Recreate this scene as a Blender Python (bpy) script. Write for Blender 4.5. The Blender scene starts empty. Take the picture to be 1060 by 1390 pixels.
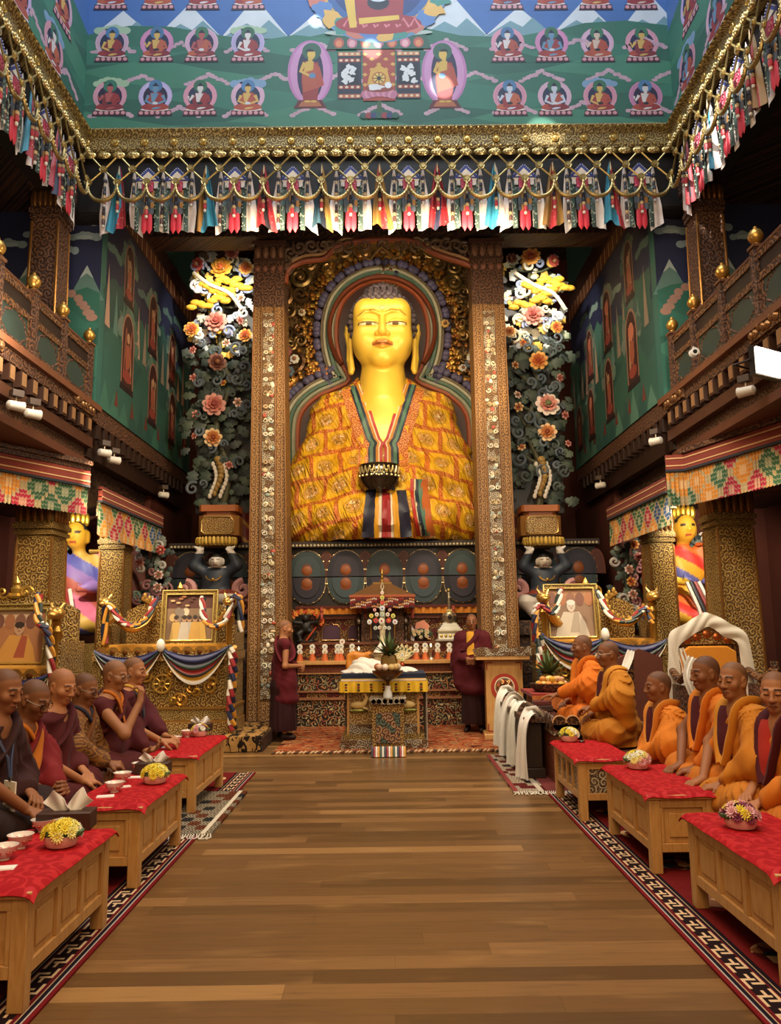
import bpy, math, random
import numpy as np
from mathutils import Vector, Matrix, Euler
R = math.radians; PI = math.pi; TAU = 2*math.pi
scene = bpy.context.scene
COLL = scene.collection
random.seed(7)

# ---------------------------------------------------------------- camera model (image 1060 x 1390)
F = 1050.0; H = 1.6; PITCH = math.atan(154/F); ROLL = R(0.7); YAW = R(0.2)
def ray(px, py):
    u = px-530; v = 695-py
    c, s = math.cos(-ROLL), math.sin(-ROLL)
    a = u*c-v*s; b = u*s+v*c
    fy, fz = math.cos(PITCH), math.sin(PITCH)
    d = (a, F*fy-b*fz, F*fz+b*fy)
    c, s = math.cos(YAW), math.sin(YAW)
    return (d[0]*c+d[1]*s, -d[0]*s+d[1]*c, d[2])
def pt(px, py, X=None, Y=None, Z=None):
    """world point seen at a pixel, on the plane X=, Y= or Z="""
    d = ray(px, py)
    t = X/d[0] if X is not None else Y/d[1] if Y is not None else (Z-H)/d[2]
    return Vector((d[0]*t, d[1]*t, H+d[2]*t))

# ---------------------------------------------------------------- colours
_cc = {}
def C(h):
    if not isinstance(h, str): return tuple(h)
    if h in _cc: return _cc[h]
    s = h.lstrip('#'); o = []
    for i in (0, 2, 4):
        x = int(s[i:i+2], 16)/255
        o.append(x/12.92 if x <= 0.04045 else ((x+0.055)/1.055)**2.4)
    _cc[h] = tuple(o); return _cc[h]
def vary(h, a=0.1, rng=random):
    c = C(h); k = 1+rng.uniform(-a, a)
    return tuple(min(1, max(0, x*k*(1+rng.uniform(-a/3, a/3)))) for x in c)
def lerp(a, b, t): return a+(b-a)*t

# ---------------------------------------------------------------- mesh builder
MATS = {}
class MB:
    def __init__(s):
        s.v = []; s.f = []; s.c = []; s.m = []; s.M = None
    def add(s, vs, fs, col='#808080', mat='paint'):
        o = len(s.v)
        if s.M is not None:
            M = s.M; vs = [tuple(M @ Vector(v)) for v in vs]
        s.v.extend(tuple(v) for v in vs)
        c = C(col)
        for f in fs:
            s.f.append(tuple(i+o for i in f)); s.c.append(c); s.m.append(mat)
        return s
    def box(s, c, d, col='#808080', mat='paint', rot=None):
        x, y, z = d[0]/2, d[1]/2, d[2]/2
        vs = [(-x,-y,-z),(x,-y,-z),(x,y,-z),(-x,y,-z),(-x,-y,z),(x,-y,z),(x,y,z),(-x,y,z)]
        if rot is not None:
            E = rot if isinstance(rot, Matrix) else Euler(rot).to_matrix()
            vs = [E @ Vector(v) for v in vs]
        vs = [(v[0]+c[0], v[1]+c[1], v[2]+c[2]) for v in vs]
        return s.add(vs, [(0,3,2,1),(4,5,6,7),(0,1,5,4),(1,2,6,5),(2,3,7,6),(3,0,4,7)], col, mat)
    def b2(s, lo, hi, col='#808080', mat='paint'):
        return s.box([(a+b)/2 for a, b in zip(lo, hi)], [abs(b-a) for a, b in zip(lo, hi)], col, mat)
    def lathe(s, prof, c=(0,0,0), n=16, col='#808080', mat='paint', axis='z', sx=1, sy=1, a0=0, rip=0, ripn=8):
        """prof: list of (r, z[, col])"""
        vs = []
        for p in prof:
            for i in range(n):
                a = a0+TAU*i/n; r = p[0]*(1+rip*math.cos(ripn*a))
                q = (r*math.cos(a)*sx, r*math.sin(a)*sy, p[1])
                if axis == 'y': q = (q[0], q[2], q[1])
                elif axis == 'x': q = (q[2], q[0], q[1])
                vs.append((q[0]+c[0], q[1]+c[1], q[2]+c[2]))
        rows = len(prof)
        fl = axis == 'y'
        for j in range(rows-1):
            fs = []
            for i in range(n):
                k = (i+1) % n
                q = (j*n+i, j*n+k, (j+1)*n+k, (j+1)*n+i)
                fs.append(q[::-1] if fl else q)
            cc = prof[j][2] if len(prof[j]) > 2 else col
            if j == 0: base = len(s.v); s.add(vs, fs, cc, mat)
            else:
                s.f.extend(tuple(i+base for i in f) for f in fs); s.c.extend([C(cc)]*len(fs)); s.m.extend([mat]*len(fs))
        caps = []
        if prof[0][0] > 1e-6: caps.append((tuple(range(n))[::-1], prof[0]))
        if prof[-1][0] > 1e-6: caps.append((tuple((rows-1)*n+i for i in range(n)), prof[-1]))
        for f, p in caps:
            f = f[::-1] if fl else f
            s.f.append(tuple(i+base for i in f)); s.c.append(C(p[2] if len(p) > 2 else col)); s.m.append(mat)
        return s
    def ball(s, c, r, col='#808080', mat='paint', n=12, m=8):
        if not hasattr(r, '__len__'): r = (r, r, r)
        prof = [(max(1e-7, math.sin(PI*j/m)), -math.cos(PI*j/m)) for j in range(m+1)]
        M0 = s.M
        T = Matrix.Translation(c) @ Matrix.Diagonal((r[0], r[1], r[2], 1))
        s.M = T if M0 is None else M0 @ T
        s.lathe(prof, n=n, col=col, mat=mat); s.M = M0
        return s
    def tube(s, pts, r, col='#808080', mat='paint', n=8, cap=True, flat=None, up=(0,0,1)):
        """tube along pts; r number or list; flat=(w,h) multipliers"""
        P = [Vector(p) for p in pts]
        rr = r if hasattr(r, '__len__') else [r]*len(P)
        vs = []; N = len(P)
        pu = None
        for i, p in enumerate(P):
            t = (P[min(i+1, N-1)]-P[max(i-1, 0)])
            if t.length < 1e-9: t = Vector((0,0,1))
            t.normalize()
            if pu is None:
                u = Vector(up)
                if abs(t.dot(u)) > 0.95: u = Vector((0,1,0)) if abs(t.y) < 0.9 else Vector((1,0,0))
            else: u = pu
            u = (u-t*t.dot(u))
            if u.length < 1e-6: u = t.orthogonal()
            u.normalize(); pu = u
            w = t.cross(u)
            fw, fh = flat if flat else (1, 1)
            for k in range(n):
                a = TAU*k/n
                vs.append(p+w*(math.cos(a)*rr[i]*fw)+u*(math.sin(a)*rr[i]*fh))
        fs = []
        for i in range(N-1):
            for k in range(n):
                k2 = (k+1) % n
                fs.append((i*n+k, i*n+k2, (i+1)*n+k2, (i+1)*n+k))
        if cap:
            fs.append(tuple(range(n))[::-1]); fs.append(tuple((N-1)*n+k for k in range(n)))
        return s.add(vs, fs, col, mat)
    def prism(s, outline, t, M=None, col='#808080', mat='paint', side=None):
        """outline in local XY extruded from z=0 to z=t, placed by matrix M"""
        n = len(outline)
        A = sum(outline[i][0]*outline[(i+1) % n][1]-outline[(i+1) % n][0]*outline[i][1] for i in range(n))
        if A < 0: outline = outline[::-1]
        vs = [(x, y, 0) for x, y in outline]+[(x, y, t) for x, y in outline]
        if M is not None: vs = [M @ Vector(v) for v in vs]
        s.add(vs, [tuple(range(n))[::-1], tuple(range(n, 2*n))], col, mat)
        base = len(s.v)-2*n
        cc = C(side or col)
        for i in range(n):
            j = (i+1) % n
            s.f.append((base+i, base+j, base+n+j, base+n+i)); s.c.append(cc); s.m.append(mat)
        return s
    def grid(s, fn, nu, nv, col='#808080', mat='paint', colfn=None, thick=0, close_u=False):
        """fn(u,v)->point, u,v in 0..1"""
        vs = [fn(i/nu, j/nv) for j in range(nv+1) for i in range(nu+1)]
        W = nu+1
        if not thick:
            base = len(s.v)
            s.add(vs, [], col, mat)
            for j in range(nv):
                for i in range(nu):
                    s.f.append(tuple(base+k for k in (j*W+i, j*W+i+1, (j+1)*W+i+1, (j+1)*W+i)))
                    s.c.append(C(colfn((i+.5)/nu, (j+.5)/nv) if colfn else col)); s.m.append(mat)
            return s
        V = [Vector(v) for v in vs]
        off = []
        for j in range(nv+1):
            for i in range(nu+1):
                du = V[j*W+min(i+1, nu)]-V[j*W+max(i-1, 0)]
                dv = V[min(j+1, nv)*W+i]-V[max(j-1, 0)*W+i]
                nn = du.cross(dv)
                if nn.length < 1e-12: nn = Vector((0,0,1))
                off.append(V[j*W+i]-nn.normalized()*thick)
        base = len(s.v); s.add([tuple(v) for v in V+off], [], col, mat)
        K = len(V)
        for j in range(nv):
            for i in range(nu):
                q = (j*W+i, j*W+i+1, (j+1)*W+i+1, (j+1)*W+i)
                cc = C(colfn((i+.5)/nu, (j+.5)/nv) if colfn else col)
                s.f.append(tuple(base+k for k in q)); s.c.append(cc); s.m.append(mat)
                s.f.append(tuple(base+K+k for k in q[::-1])); s.c.append(cc); s.m.append(mat)
        def rim(a, b, cc):
            s.f.append((base+a, base+K+a, base+K+b, base+b)); s.c.append(cc); s.m.append(mat)
        cf = lambda u, v: C(colfn(u, v) if colfn else col)
        for i in range(nu):
            rim(i, i+1, cf((i+.5)/nu, 0)); rim(nv*W+i+1, nv*W+i, cf((i+.5)/nu, .999))
        for j in range(nv):
            rim((j+1)*W, j*W, cf(0, (j+.5)/nv)); rim(j*W+nu, (j+1)*W+nu, cf(.999, (j+.5)/nv))
        return s
    def build(s, name, parent=None, angle=35, bevel=0, loc=None):
        me = bpy.data.meshes.new(name)
        me.from_pydata(s.v, [], s.f)
        keys = []
        for m in s.m:
            if m not in keys: keys.append(m)
        for k in keys: me.materials.append(MATS[k])
        ix = {k: i for i, k in enumerate(keys)}
        me.polygons.foreach_set('material_index', [ix[m] for m in s.m])
        at = me.color_attributes.new('Col', 'FLOAT_COLOR', 'CORNER')
        cnt = np.array([len(f) for f in s.f], dtype=np.int64)
        ca = np.ones((len(s.f), 4), dtype=np.float32)
        if s.c: ca[:, :3] = np.array(s.c, dtype=np.float32)
        at.data.foreach_set('color', np.repeat(ca, cnt, axis=0).ravel())
        me.polygons.foreach_set('use_smooth', [True]*len(s.f))
        me.set_sharp_from_angle(angle=R(angle))
        me.update()
        return link(name, me, parent, bevel)
def link(name, me, parent=None, bevel=0):
    o = bpy.data.objects.new(name, me)
    COLL.objects.link(o)
    if parent is not None: o.parent = parent
    if bevel:
        b = o.modifiers.new('bevel', 'BEVEL'); b.width = bevel; b.segments = 2; b.limit_method = 'ANGLE'; b.angle_limit = R(40)
    return o
def tag(o, label, cat, group=None, kind=None):
    if label: o['label'] = label
    if cat: o['category'] = cat
    if group: o['group'] = group
    if kind: o['kind'] = kind
    return o
def thing(name, label, cat, loc=(0,0,0), rz=0, group=None, sc=1):
    o = bpy.data.objects.new(name, None); COLL.objects.link(o)
    o.empty_display_size = 0.1
    o.location = loc; o.rotation_euler = (0, 0, rz); o.scale = (sc, sc, sc)
    return tag(o, label, cat, group)
KIDS = {}
def kids(o): return list(o.children)
def dup(root, loc=None, rz=None, label=None, group=None, sc=None):
    r = root.copy(); COLL.objects.link(r)
    if loc is not None: r.location = loc
    if rz is not None: r.rotation_euler = (0, 0, rz)
    if sc is not None: r.scale = (sc, sc, sc) if not hasattr(sc, '__len__') else sc
    if label: r['label'] = label
    if group: r['group'] = group
    for ch in kids(root):
        c = ch.copy(); COLL.objects.link(c); c.parent = r
        for g in kids(ch):
            d = g.copy(); COLL.objects.link(d); d.parent = c
    return r
def struct(mb, name, parent=None, **k):
    o = mb.build(name, parent, **k)
    o['kind'] = 'structure'
    return o

# ---------------------------------------------------------------- SDF modelling (smooth organic surfaces)
class SDF:
    def __init__(s): s.ops = []; s.disp = None
    def cap(s, a, b, ra, rb=None, k=0.0, sub=False):
        a = np.array(a, float); b = np.array(b, float)
        rb = ra if rb is None else rb
        c = (a+b)/2; rad = np.linalg.norm(b-a)/2+max(ra, rb)
        s.ops.append(('cap', sub, k, c, rad, (a, b, ra, rb))); return s
    def path(s, pts, rs, k=0.0):
        for i in range(len(pts)-1): s.cap(pts[i], pts[i+1], rs[i], rs[i+1], k)
        return s
    def ell(s, c, r, k=0.0, rot=None, sub=False):
        c = np.array(c, float); r = np.array(r if hasattr(r, '__len__') else (r,)*3, float)
        Mt = None if rot is None else np.array(Euler(rot).to_matrix())
        s.ops.append(('ell', sub, k, c, float(r.max()), (r, Mt))); return s
    def rbox(s, c, h, r, k=0.0, rot=None, sub=False):
        c = np.array(c, float); h = np.array(h, float)
        Mt = None if rot is None else np.array(Euler(rot).to_matrix())
        s.ops.append(('box', sub, k, c, float(np.linalg.norm(h)+r), (h, r, Mt))); return s
    def ev(s, P, cull=None):
        d = np.full(len(P), 10.0)
        for t, sub, k, c, rad, a in s.ops:
            if cull is not None and not sub:
                if np.linalg.norm(c-cull[0])-rad-cull[1] > cull[2]+k: continue
            if t == 'cap':
                A, B, ra, rb = a
                ab = B-A; L = max(1e-12, ab @ ab)
                h = np.clip(((P-A) @ ab)/L, 0, 1)
                q = np.sqrt(((P-A-h[:, None]*ab)**2).sum(1))-(ra+(rb-ra)*h)
            elif t == 'ell':
                r, Mt = a
                p = P-c
                if Mt is not None: p = p @ Mt
                k0 = np.sqrt(((p/r)**2).sum(1)); k1 = np.sqrt(((p/(r*r))**2).sum(1))
                q = np.where(k1 > 1e-9, k0*(k0-1)/np.maximum(k1, 1e-9), -r.min())
            else:
                h, rr, Mt = a
                p = P-c
                if Mt is not None: p = p @ Mt
                w = np.abs(p)-h
                q = np.sqrt((np.maximum(w, 0)**2).sum(1))+np.minimum(w.max(1), 0)-rr
            if sub:
                q = -q
                if k > 0:
                    h = np.maximum(k-np.abs(d-q), 0)/k; d = np.maximum(d, q)+h*h*k*0.25
                else: d = np.maximum(d, q)
            else:
                if k > 0:
                    h = np.maximum(k-np.abs(d-q), 0)/k; d = np.minimum(d, q)-h*h*k*0.25
                else: d = np.minimum(d, q)
        if s.disp is not None: d = d+s.disp(P)
        return d
    def bounds(s, pad):
        lo = np.full(3, 1e9); hi = -lo
        for t, sub, k, c, rad, a in s.ops:
            if sub: continue
            if t == 'cap':
                A, B, ra, rb = a
                lo = np.minimum(lo, np.minimum(A-ra, B-rb)); hi = np.maximum(hi, np.maximum(A+ra, B+rb))
            elif t == 'ell' and a[1] is None:
                lo = np.minimum(lo, c-a[0]); hi = np.maximum(hi, c+a[0])
            else: lo = np.minimum(lo, c-rad); hi = np.maximum(hi, c+rad)
        return lo-pad, hi+pad
    def mesh(s, res, B=12, clip=None):
        lo, hi = s.bounds(res*3+0.02)
        if clip is not None:
            lo = np.maximum(lo, clip[0]); hi = np.minimum(hi, clip[1])
        nb = np.ceil((hi-lo)/(res*B)).astype(int)
        n = nb*B+1
        V = np.full(n, 1.0, dtype=np.float32)
        half = res*B*0.5; diag = half*math.sqrt(3)
        g = np.arange(B+1)*res
        gx, gy, gz = np.meshgrid(g, g, g, indexing='ij')
        loc = np.stack([gx.ravel(), gy.ravel(), gz.ravel()], 1)
        bi = np.stack(np.meshgrid(*[np.arange(k) for k in nb], indexing='ij'), -1).reshape(-1, 3)
        cen = lo+(bi+0.5)*res*B
        dc = s.ev(cen)
        for (i, j, k), c0, d0 in zip(bi, cen, dc):
            sl = (slice(i*B, i*B+B+1), slice(j*B, j*B+B+1), slice(k*B, k*B+B+1))
            if abs(d0) > diag*1.35+0.02:
                if d0 < 0: V[sl] = -1.0
                continue
            o = lo+np.array((i, j, k))*res*B
            V[sl] = s.ev(loc+o, (c0, diag, diag+0.03)).reshape(B+1, B+1, B+1)
        return surface_nets(V, lo, res)
def surface_nets(V, lo, res):
    S = V < 0
    nx, ny, nz = V.shape
    acc = np.zeros((nx-1, ny-1, nz-1, 3), dtype=np.float32); cnt = np.zeros((nx-1, ny-1, nz-1), dtype=np.float32)
    for ax in range(3):
        o1, o2 = [a for a in range(3) if a != ax]
        for d1 in (0, 1):
            for d2 in (0, 1):
                a = [slice(0, -1)]*3; b = [slice(0, -1)]*3
                a[o1] = b[o1] = slice(d1, V.shape[o1]-1+d1); a[o2] = b[o2] = slice(d2, V.shape[o2]-1+d2)
                a[ax] = slice(0, -1); b[ax] = slice(1, None)
                va = V[tuple(a)]; vb = V[tuple(b)]
                m = (va < 0) != (vb < 0)
                t = np.where(m, va/np.where(m, va-vb, 1), 0)
                p = [0, 0, 0]; p[ax] = t; p[o1] = d1; p[o2] = d2
                for q in range(3): acc[..., q] += np.where(m, p[q], 0)
                cnt += m
    act = cnt > 0
    idx = np.full(act.shape, -1, dtype=np.int64); idx[act] = np.arange(act.sum())
    cell = np.argwhere(act)
    verts = lo+(cell+acc[act]/cnt[act][:, None])*res
    quads = []
    for ax in range(3):
        o1, o2 = [a for a in range(3) if a != ax]
        a = [slice(None)]*3; b = [slice(None)]*3
        a[ax] = slice(0, -1); b[ax] = slice(1, None)
        sa = S[tuple(a)]; m = sa != S[tuple(b)]
        # interior only
        sl = [slice(None)]*3; sl[o1] = slice(1, -1); sl[o2] = slice(1, -1)
        mm = np.zeros_like(m); mm[tuple(sl)] = m[tuple(sl)]
        e = np.argwhere(mm)
        if not len(e): continue
        def cellat(x, y):
            q = e.copy(); q[:, o1] -= x; q[:, o2] -= y
            return idx[q[:, 0], q[:, 1], q[:, 2]]
        Q = np.stack([cellat(1, 1), cellat(0, 1), cellat(0, 0), cellat(1, 0)], 1)
        inside = sa[e[:, 0], e[:, 1], e[:, 2]]
        flip = inside if ax != 1 else ~inside
        Q[~flip] = Q[~flip][:, ::-1]
        quads.append(Q)
    Q = np.concatenate(quads); Q = Q[(Q >= 0).all(1)]
    return verts, Q
def sdf_obj(name, sd, res, mat, col, parent=None, smooth=1, clip=None, keep=None):
    """col: colour or function(verts Nx3)->Nx3 linear"""
    v, q = sd.mesh(res, clip=clip)
    for _ in range(smooth):   # light Laplacian on quads' edges
        acc = np.zeros_like(v); cn = np.zeros(len(v))
        for a, b in ((0,1),(1,2),(2,3),(3,0)):
            np.add.at(acc, q[:, a], v[q[:, b]]); np.add.at(cn, q[:, a], 1)
            np.add.at(acc, q[:, b], v[q[:, a]]); np.add.at(cn, q[:, b], 1)
        v = 0.5*v+0.5*acc/np.maximum(cn, 1)[:, None]
    if keep is not None:
        kv = keep(v); q = q[kv[q].all(1)]
        used = np.unique(q); mp = np.full(len(v), -1); mp[used] = np.arange(len(used)); v = v[used]; q = mp[q]
    return np_obj(name, v, q, mat, col, parent)
def np_obj(name, v, q, mat, col, parent=None):
    me = bpy.data.meshes.new(name)
    me.vertices.add(len(v)); me.vertices.foreach_set('co', np.asarray(v, dtype=np.float32).ravel())
    me.loops.add(q.size); me.loops.foreach_set('vertex_index', q.ravel().astype(np.int32))
    me.polygons.add(len(q)); me.polygons.foreach_set('loop_start', np.arange(0, q.size, q.shape[1], dtype=np.int32))
    me.polygons.foreach_set('use_smooth', np.ones(len(q), dtype=bool))
    me.update(calc_edges=True); me.validate()
    me.materials.append(MATS[mat])
    at = me.color_attributes.new('Col', 'FLOAT_COLOR', 'POINT')
    ca = np.ones((len(v), 4), dtype=np.float32)
    ca[:, :3] = col(v) if callable(col) else np.array(C(col))
    at.data.foreach_set('color', ca.ravel())
    return link(name, me, parent)
def front_y(sd, x, z, y0, y1, dirn=1):
    """march along +Y from y0 until surface (returns y)"""
    y = y0
    for _ in range(200):
        d = float(sd.ev(np.array([[x, y, z]]))[0])
        if d < 0.002: return y
        y += dirn*max(d*0.7, 0.002)
        if (y-y1)*dirn > 0: return y1
    return y
def vnoise(P, f, seed=0):
    """cheap smooth pseudo noise in -1..1"""
    x, y, z = P[:, 0]*f, P[:, 1]*f, P[:, 2]*f; s = seed*1.7
    return (np.sin(x*1.3+1.7*np.sin(y*1.1+s)+s)+np.sin(y*1.2+1.9*np.sin(z*0.9+s*2)+2*s)+np.sin(z*1.4+1.6*np.sin(x*1.2+3*s)+s))/3
# ---------------------------------------------------------------- node helper and materials
class G:
    def __init__(s, name):
        m = bpy.data.materials.new(name); m.use_nodes = True
        s.mat = m; s.nt = m.node_tree; s.nt.nodes.clear()
        s.out = s.nt.nodes.new('ShaderNodeOutputMaterial')
        s.b = s.nt.nodes.new('ShaderNodeBsdfPrincipled')
        s.nt.links.new(s.b.outputs[0], s.out.inputs[0])
    def n(s, t, **k):
        x = s.nt.nodes.new(t)
        for a, v in k.items(): setattr(x, a, v)
        return x
    def put(s, sock, v):
        if isinstance(v, bpy.types.NodeSocket): s.nt.links.new(v, sock)
        elif isinstance(v, str): sock.default_value = (*C(v), 1)
        elif v is not None:
            if hasattr(v, '__len__') and sock.type == 'RGBA' and len(v) == 3: v = (*v, 1)
            sock.default_value = v
    def set(s, **k):
        nm = dict(col='Base Color', rough='Roughness', metal='Metallic', normal='Normal', sheen='Sheen Weight', spec='Specular IOR Level',
                  sss='Subsurface Weight', emit='Emission Color', es='Emission Strength', coat='Coat Weight', trans='Transmission Weight', srough='Sheen Roughness')
        for a, v in k.items(): s.put(s.b.inputs[nm[a]], v)
        return s
    def m(s, op, a, b=None, c=None, clamp=False):
        x = s.n('ShaderNodeMath', operation=op, use_clamp=clamp)
        s.put(x.inputs[0], a)
        if b is not None: s.put(x.inputs[1], b)
        if c is not None: s.put(x.inputs[2], c)
        return x.outputs[0]
    def mix(s, f, a, b, mode='MIX'):
        x = s.n('ShaderNodeMix', data_type='RGBA', blend_type=mode)
        s.put(x.inputs[0], f); s.put(x.inputs[6], a); s.put(x.inputs[7], b)
        return x.outputs[2]
    def obj(s): return s.n('ShaderNodeTexCoord').outputs['Object']
    def sep(s, v):
        x = s.n('ShaderNodeSeparateXYZ'); s.put(x.inputs[0], v); return x.outputs
    def comb(s, x=0, y=0, z=0):
        c = s.n('ShaderNodeCombineXYZ')
        for i, q in enumerate((x, y, z)): s.put(c.inputs[i], q)
        return c.outputs[0]
    def vm(s, op, a, b=None, sc=None):
        x = s.n('ShaderNodeVectorMath', operation=op); s.put(x.inputs[0], a)
        if b is not None: s.put(x.inputs[1], b)
        if sc is not None: s.put(x.inputs['Scale'], sc)
        return x.outputs['Value'] if op in ('LENGTH', 'DISTANCE', 'DOT_PRODUCT') else x.outputs[0]
    def noise(s, v, scale=5, detail=2, rough=0.5, dist=0, col=False):
        x = s.n('ShaderNodeTexNoise'); s.put(x.inputs['Vector'], v)
        x.inputs['Scale'].default_value = scale; x.inputs['Detail'].default_value = detail; x.inputs['Roughness'].default_value = rough
        x.inputs['Distortion'].default_value = dist
        return x.outputs['Color' if col else 'Fac']
    def ramp(s, f, stops, interp='LINEAR'):
        x = s.n('ShaderNodeValToRGB'); s.put(x.inputs[0], f)
        e = x.color_ramp; e.interpolation = interp
        while len(e.elements) < len(stops): e.elements.new(0.5)
        for el, (p, c) in zip(e.elements, stops):
            el.position = p; el.color = (*C(c), 1) if not isinstance(c, (int, float)) else (c, c, c, 1)
        return x.outputs[0]
    def step(s, v, a, b):
        x = s.n('ShaderNodeMapRange', interpolation_type='SMOOTHSTEP'); s.put(x.inputs[0], v)
        x.inputs[1].default_value = a; x.inputs[2].default_value = b
        return x.outputs[0]
    def bump(s, h, strength=0.5, dist=0.02):
        x = s.n('ShaderNodeBump'); s.put(x.inputs['Height'], h)
        x.inputs['Strength'].default_value = strength; x.inputs['Distance'].default_value = dist
        return x.outputs[0]
    def attr(s):
        x = s.n('ShaderNodeAttribute'); x.attribute_name = 'Col'; return x.outputs['Color']
    def uv_xyz(s):
        """(x+y, z) planar coordinates that work on upright faces"""
        o = s.sep(s.obj()); return s.m('ADD', o[0], o[1]), o[2]
    def vor(s, v, scale, rnd=1.0, feature='F1'):
        x = s.n('ShaderNodeTexVoronoi', voronoi_dimensions='2D', feature=feature)
        s.put(x.inputs['Vector'], v); x.inputs['Scale'].default_value = scale; x.inputs['Randomness'].default_value = rnd
        return x.outputs
    def spiral(s, u, v, scale, turns=2.2, rnd=0.75, lo=-0.1, hi=0.5, warp=0.1):
        """carved scrollwork: a spiral wound around each Voronoi cell centre. returns 0..1 and cell colour"""
        vec = s.comb(u, v, 0)
        if warp:
            nz = s.noise(vec, scale*0.8, 1, col=True)
            vec = s.vm('ADD', vec, s.vm('SCALE', s.vm('SUBTRACT', nz, (.5, .5, .5)), sc=warp/scale*4))
        o = s.vor(vec, scale, rnd)
        d = s.sep(s.vm('SUBTRACT', s.vm('SCALE', vec, sc=1.0), o['Position']))
        ang = s.m('ARCTAN2', d[1], d[0])
        dist = o['Distance']
        sg = s.m('SUBTRACT', s.m('MULTIPLY', s.m('GREATER_THAN', s.sep(o['Color'])[0], 0.5), 2), 1)
        ph = s.m('ADD', s.m('MULTIPLY', ang, sg), s.m('MULTIPLY', dist, TAU*turns))
        return s.step(s.m('SINE', ph), lo, hi), o['Color']
    def done(s, key):
        MATS[key] = s.mat; s.mat.name = key; return s.mat

def basic(key, rough=0.6, metal=0.0, nscale=0, namt=0.12, bscale=0, bst=0.2, bd=0.005, **k):
    g = G(key); c = g.attr(); o = g.obj()
    if nscale:
        nz = g.noise(o, nscale, 3)
        f = g.m('MULTIPLY_ADD', nz, namt*2, 1-namt)
        c = g.vm('SCALE', c, sc=f)
    g.set(col=c, rough=rough, metal=metal, **k)
    if bscale: g.set(normal=g.bump(g.noise(o, bscale, 3), bst, bd))
    return g.done(key)
basic('paint', 0.55, nscale=9)
g = G('mural'); c = g.attr(); h = g.n('ShaderNodeHueSaturation'); h.inputs['Saturation'].default_value = .92; h.inputs['Value'].default_value = .86; g.put(h.inputs['Color'], c)
f = g.m('MULTIPLY_ADD', g.noise(g.obj(), 3, 4), .3, .85); g.set(col=g.vm('SCALE', h.outputs[0], sc=f), rough=.6); g.done('mural')
basic('cloth', 0.9, nscale=14, namt=0.1, bscale=160, bst=0.25, bd=0.004, sheen=0.04)
basic('silk', 0.5, nscale=10, namt=0.1, sheen=0.05, bscale=60, bst=0.15)
basic('robe', 0.8, nscale=7, namt=0.12, bscale=220, bst=0.2, bd=0.003, sheen=0.03, spec=.25)
basic('skin', 0.6, spec=.3, nscale=22, namt=0.07, sss=0.06)
basic('glossy', 0.12, nscale=0, coat=0.4)
basic('gold', 0.32, 0.75, nscale=12, namt=0.15, bscale=70, bst=0.25, bd=0.006)
basic('statue_gold', 0.42, 0.15, nscale=3, namt=0.06, coat=0.15)
basic('metal', 0.3, 0.9, nscale=8)
basic('petal', 0.6, nscale=20, namt=0.1, sss=0.05)
basic('darkwood', 0.5, nscale=6, namt=0.25, bscale=40, bst=0.2)
def emit(key, col, st):
    g = G(key); g.set(col=col, emit=col, es=st); g.done(key)
emit('lamp_warm', '#ffd9a0', 30); emit('lamp_white', '#fff3dd', 45); emit('lamp_soft', '#ffcf90', 9)

# gilded carving: bright scrolls on dark ground
def gilt(key, scale, hi='#c99a45', hi2='#e3bf6c', lo='#3a2110', metal=0.55, rough=0.36, turns=2.2, bst=0.8, accents=None, rnd=0.8, med=0):
    g = G(key); u, v = g.uv_xyz()
    f, cc = g.spiral(u, v, scale, turns, rnd)
    f2, c2 = g.spiral(u, v, scale*2.7, 1.6, 1.0)
    h = g.m('ADD', g.m('MULTIPLY', f, 0.7), g.m('MULTIPLY', f2, 0.3))
    if med:
        uu = g.m('SUBTRACT', g.m('FRACT', g.m('MULTIPLY', u, med)), 0.5); vv = g.m('SUBTRACT', g.m('FRACT', g.m('MULTIPLY', v, med)), 0.5)
        r = g.m('SQRT', g.m('ADD', g.m('MULTIPLY', uu, uu), g.m('MULTIPLY', vv, vv)))
        ring = g.m('MULTIPLY', g.step(r, .28, .33), g.m('SUBTRACT', 1, g.step(r, .37, .42)))
        h = g.m('MAXIMUM', h, ring)
    gold = g.mix(g.noise(g.obj(), 7, 2), hi, hi2)
    if accents:
        x = g.sep(cc)
        k = g.m('GREATER_THAN', x[1], 0.62)
        gold = g.mix(k, gold, accents)
    col = g.mix(h, lo, gold)
    g.set(col=col, rough=rough, metal=g.m('MULTIPLY', h, metal), normal=g.bump(h, bst, 0.03))
    return g.done(key)
gilt('gilt', 12.0, hi='#d2a24a', hi2='#ecca7c', lo='#4a2a14', metal=.4, rough=.32, bst=1.2)
gilt('gilt_light', 11.0, hi='#d8b468', hi2='#ecd49a', lo='#8a5a2c', metal=.25, rough=.4, bst=.8)
gilt('gilt_fine', 20.0, hi='#d2a24a', hi2='#e6c478', metal=.4, rough=.34, bst=1.0, med=0)
gilt('gilt_big', 6.0, turns=2.6, hi='#8a683a', hi2='#a07c48', lo='#3a2412')
gilt('gilt_dim', 8.0, hi='#8a5a30', hi2='#9a6a3a', lo='#2a140c', metal=0.25, rough=0.5)
gilt('carved_brown', 9.0, hi='#6d4630', hi2='#8a6040', lo='#2c1810', metal=0.1, rough=0.55)
gilt('carved_dark', 5.0, hi='#4a2c1c', hi2='#5c3a22', lo='#1d0f0a', metal=0.05, rough=0.6)
gilt('gilt_red', 15.0, hi='#d2a550', hi2='#e6c878', lo='#5a1a12', metal=0.4)
gilt('cornice_gold', 12.0, hi='#cdb06a', hi2='#e8d49a', lo='#5d4620', metal=0.5, rough=0.38, bst=1.0)
gilt('paint_scroll', 12.0, hi='#a8623a', hi2='#c99b6a', lo='#24130d', metal=0.05, rough=0.5, accents='#5d6f5a', bst=0.4)
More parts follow.
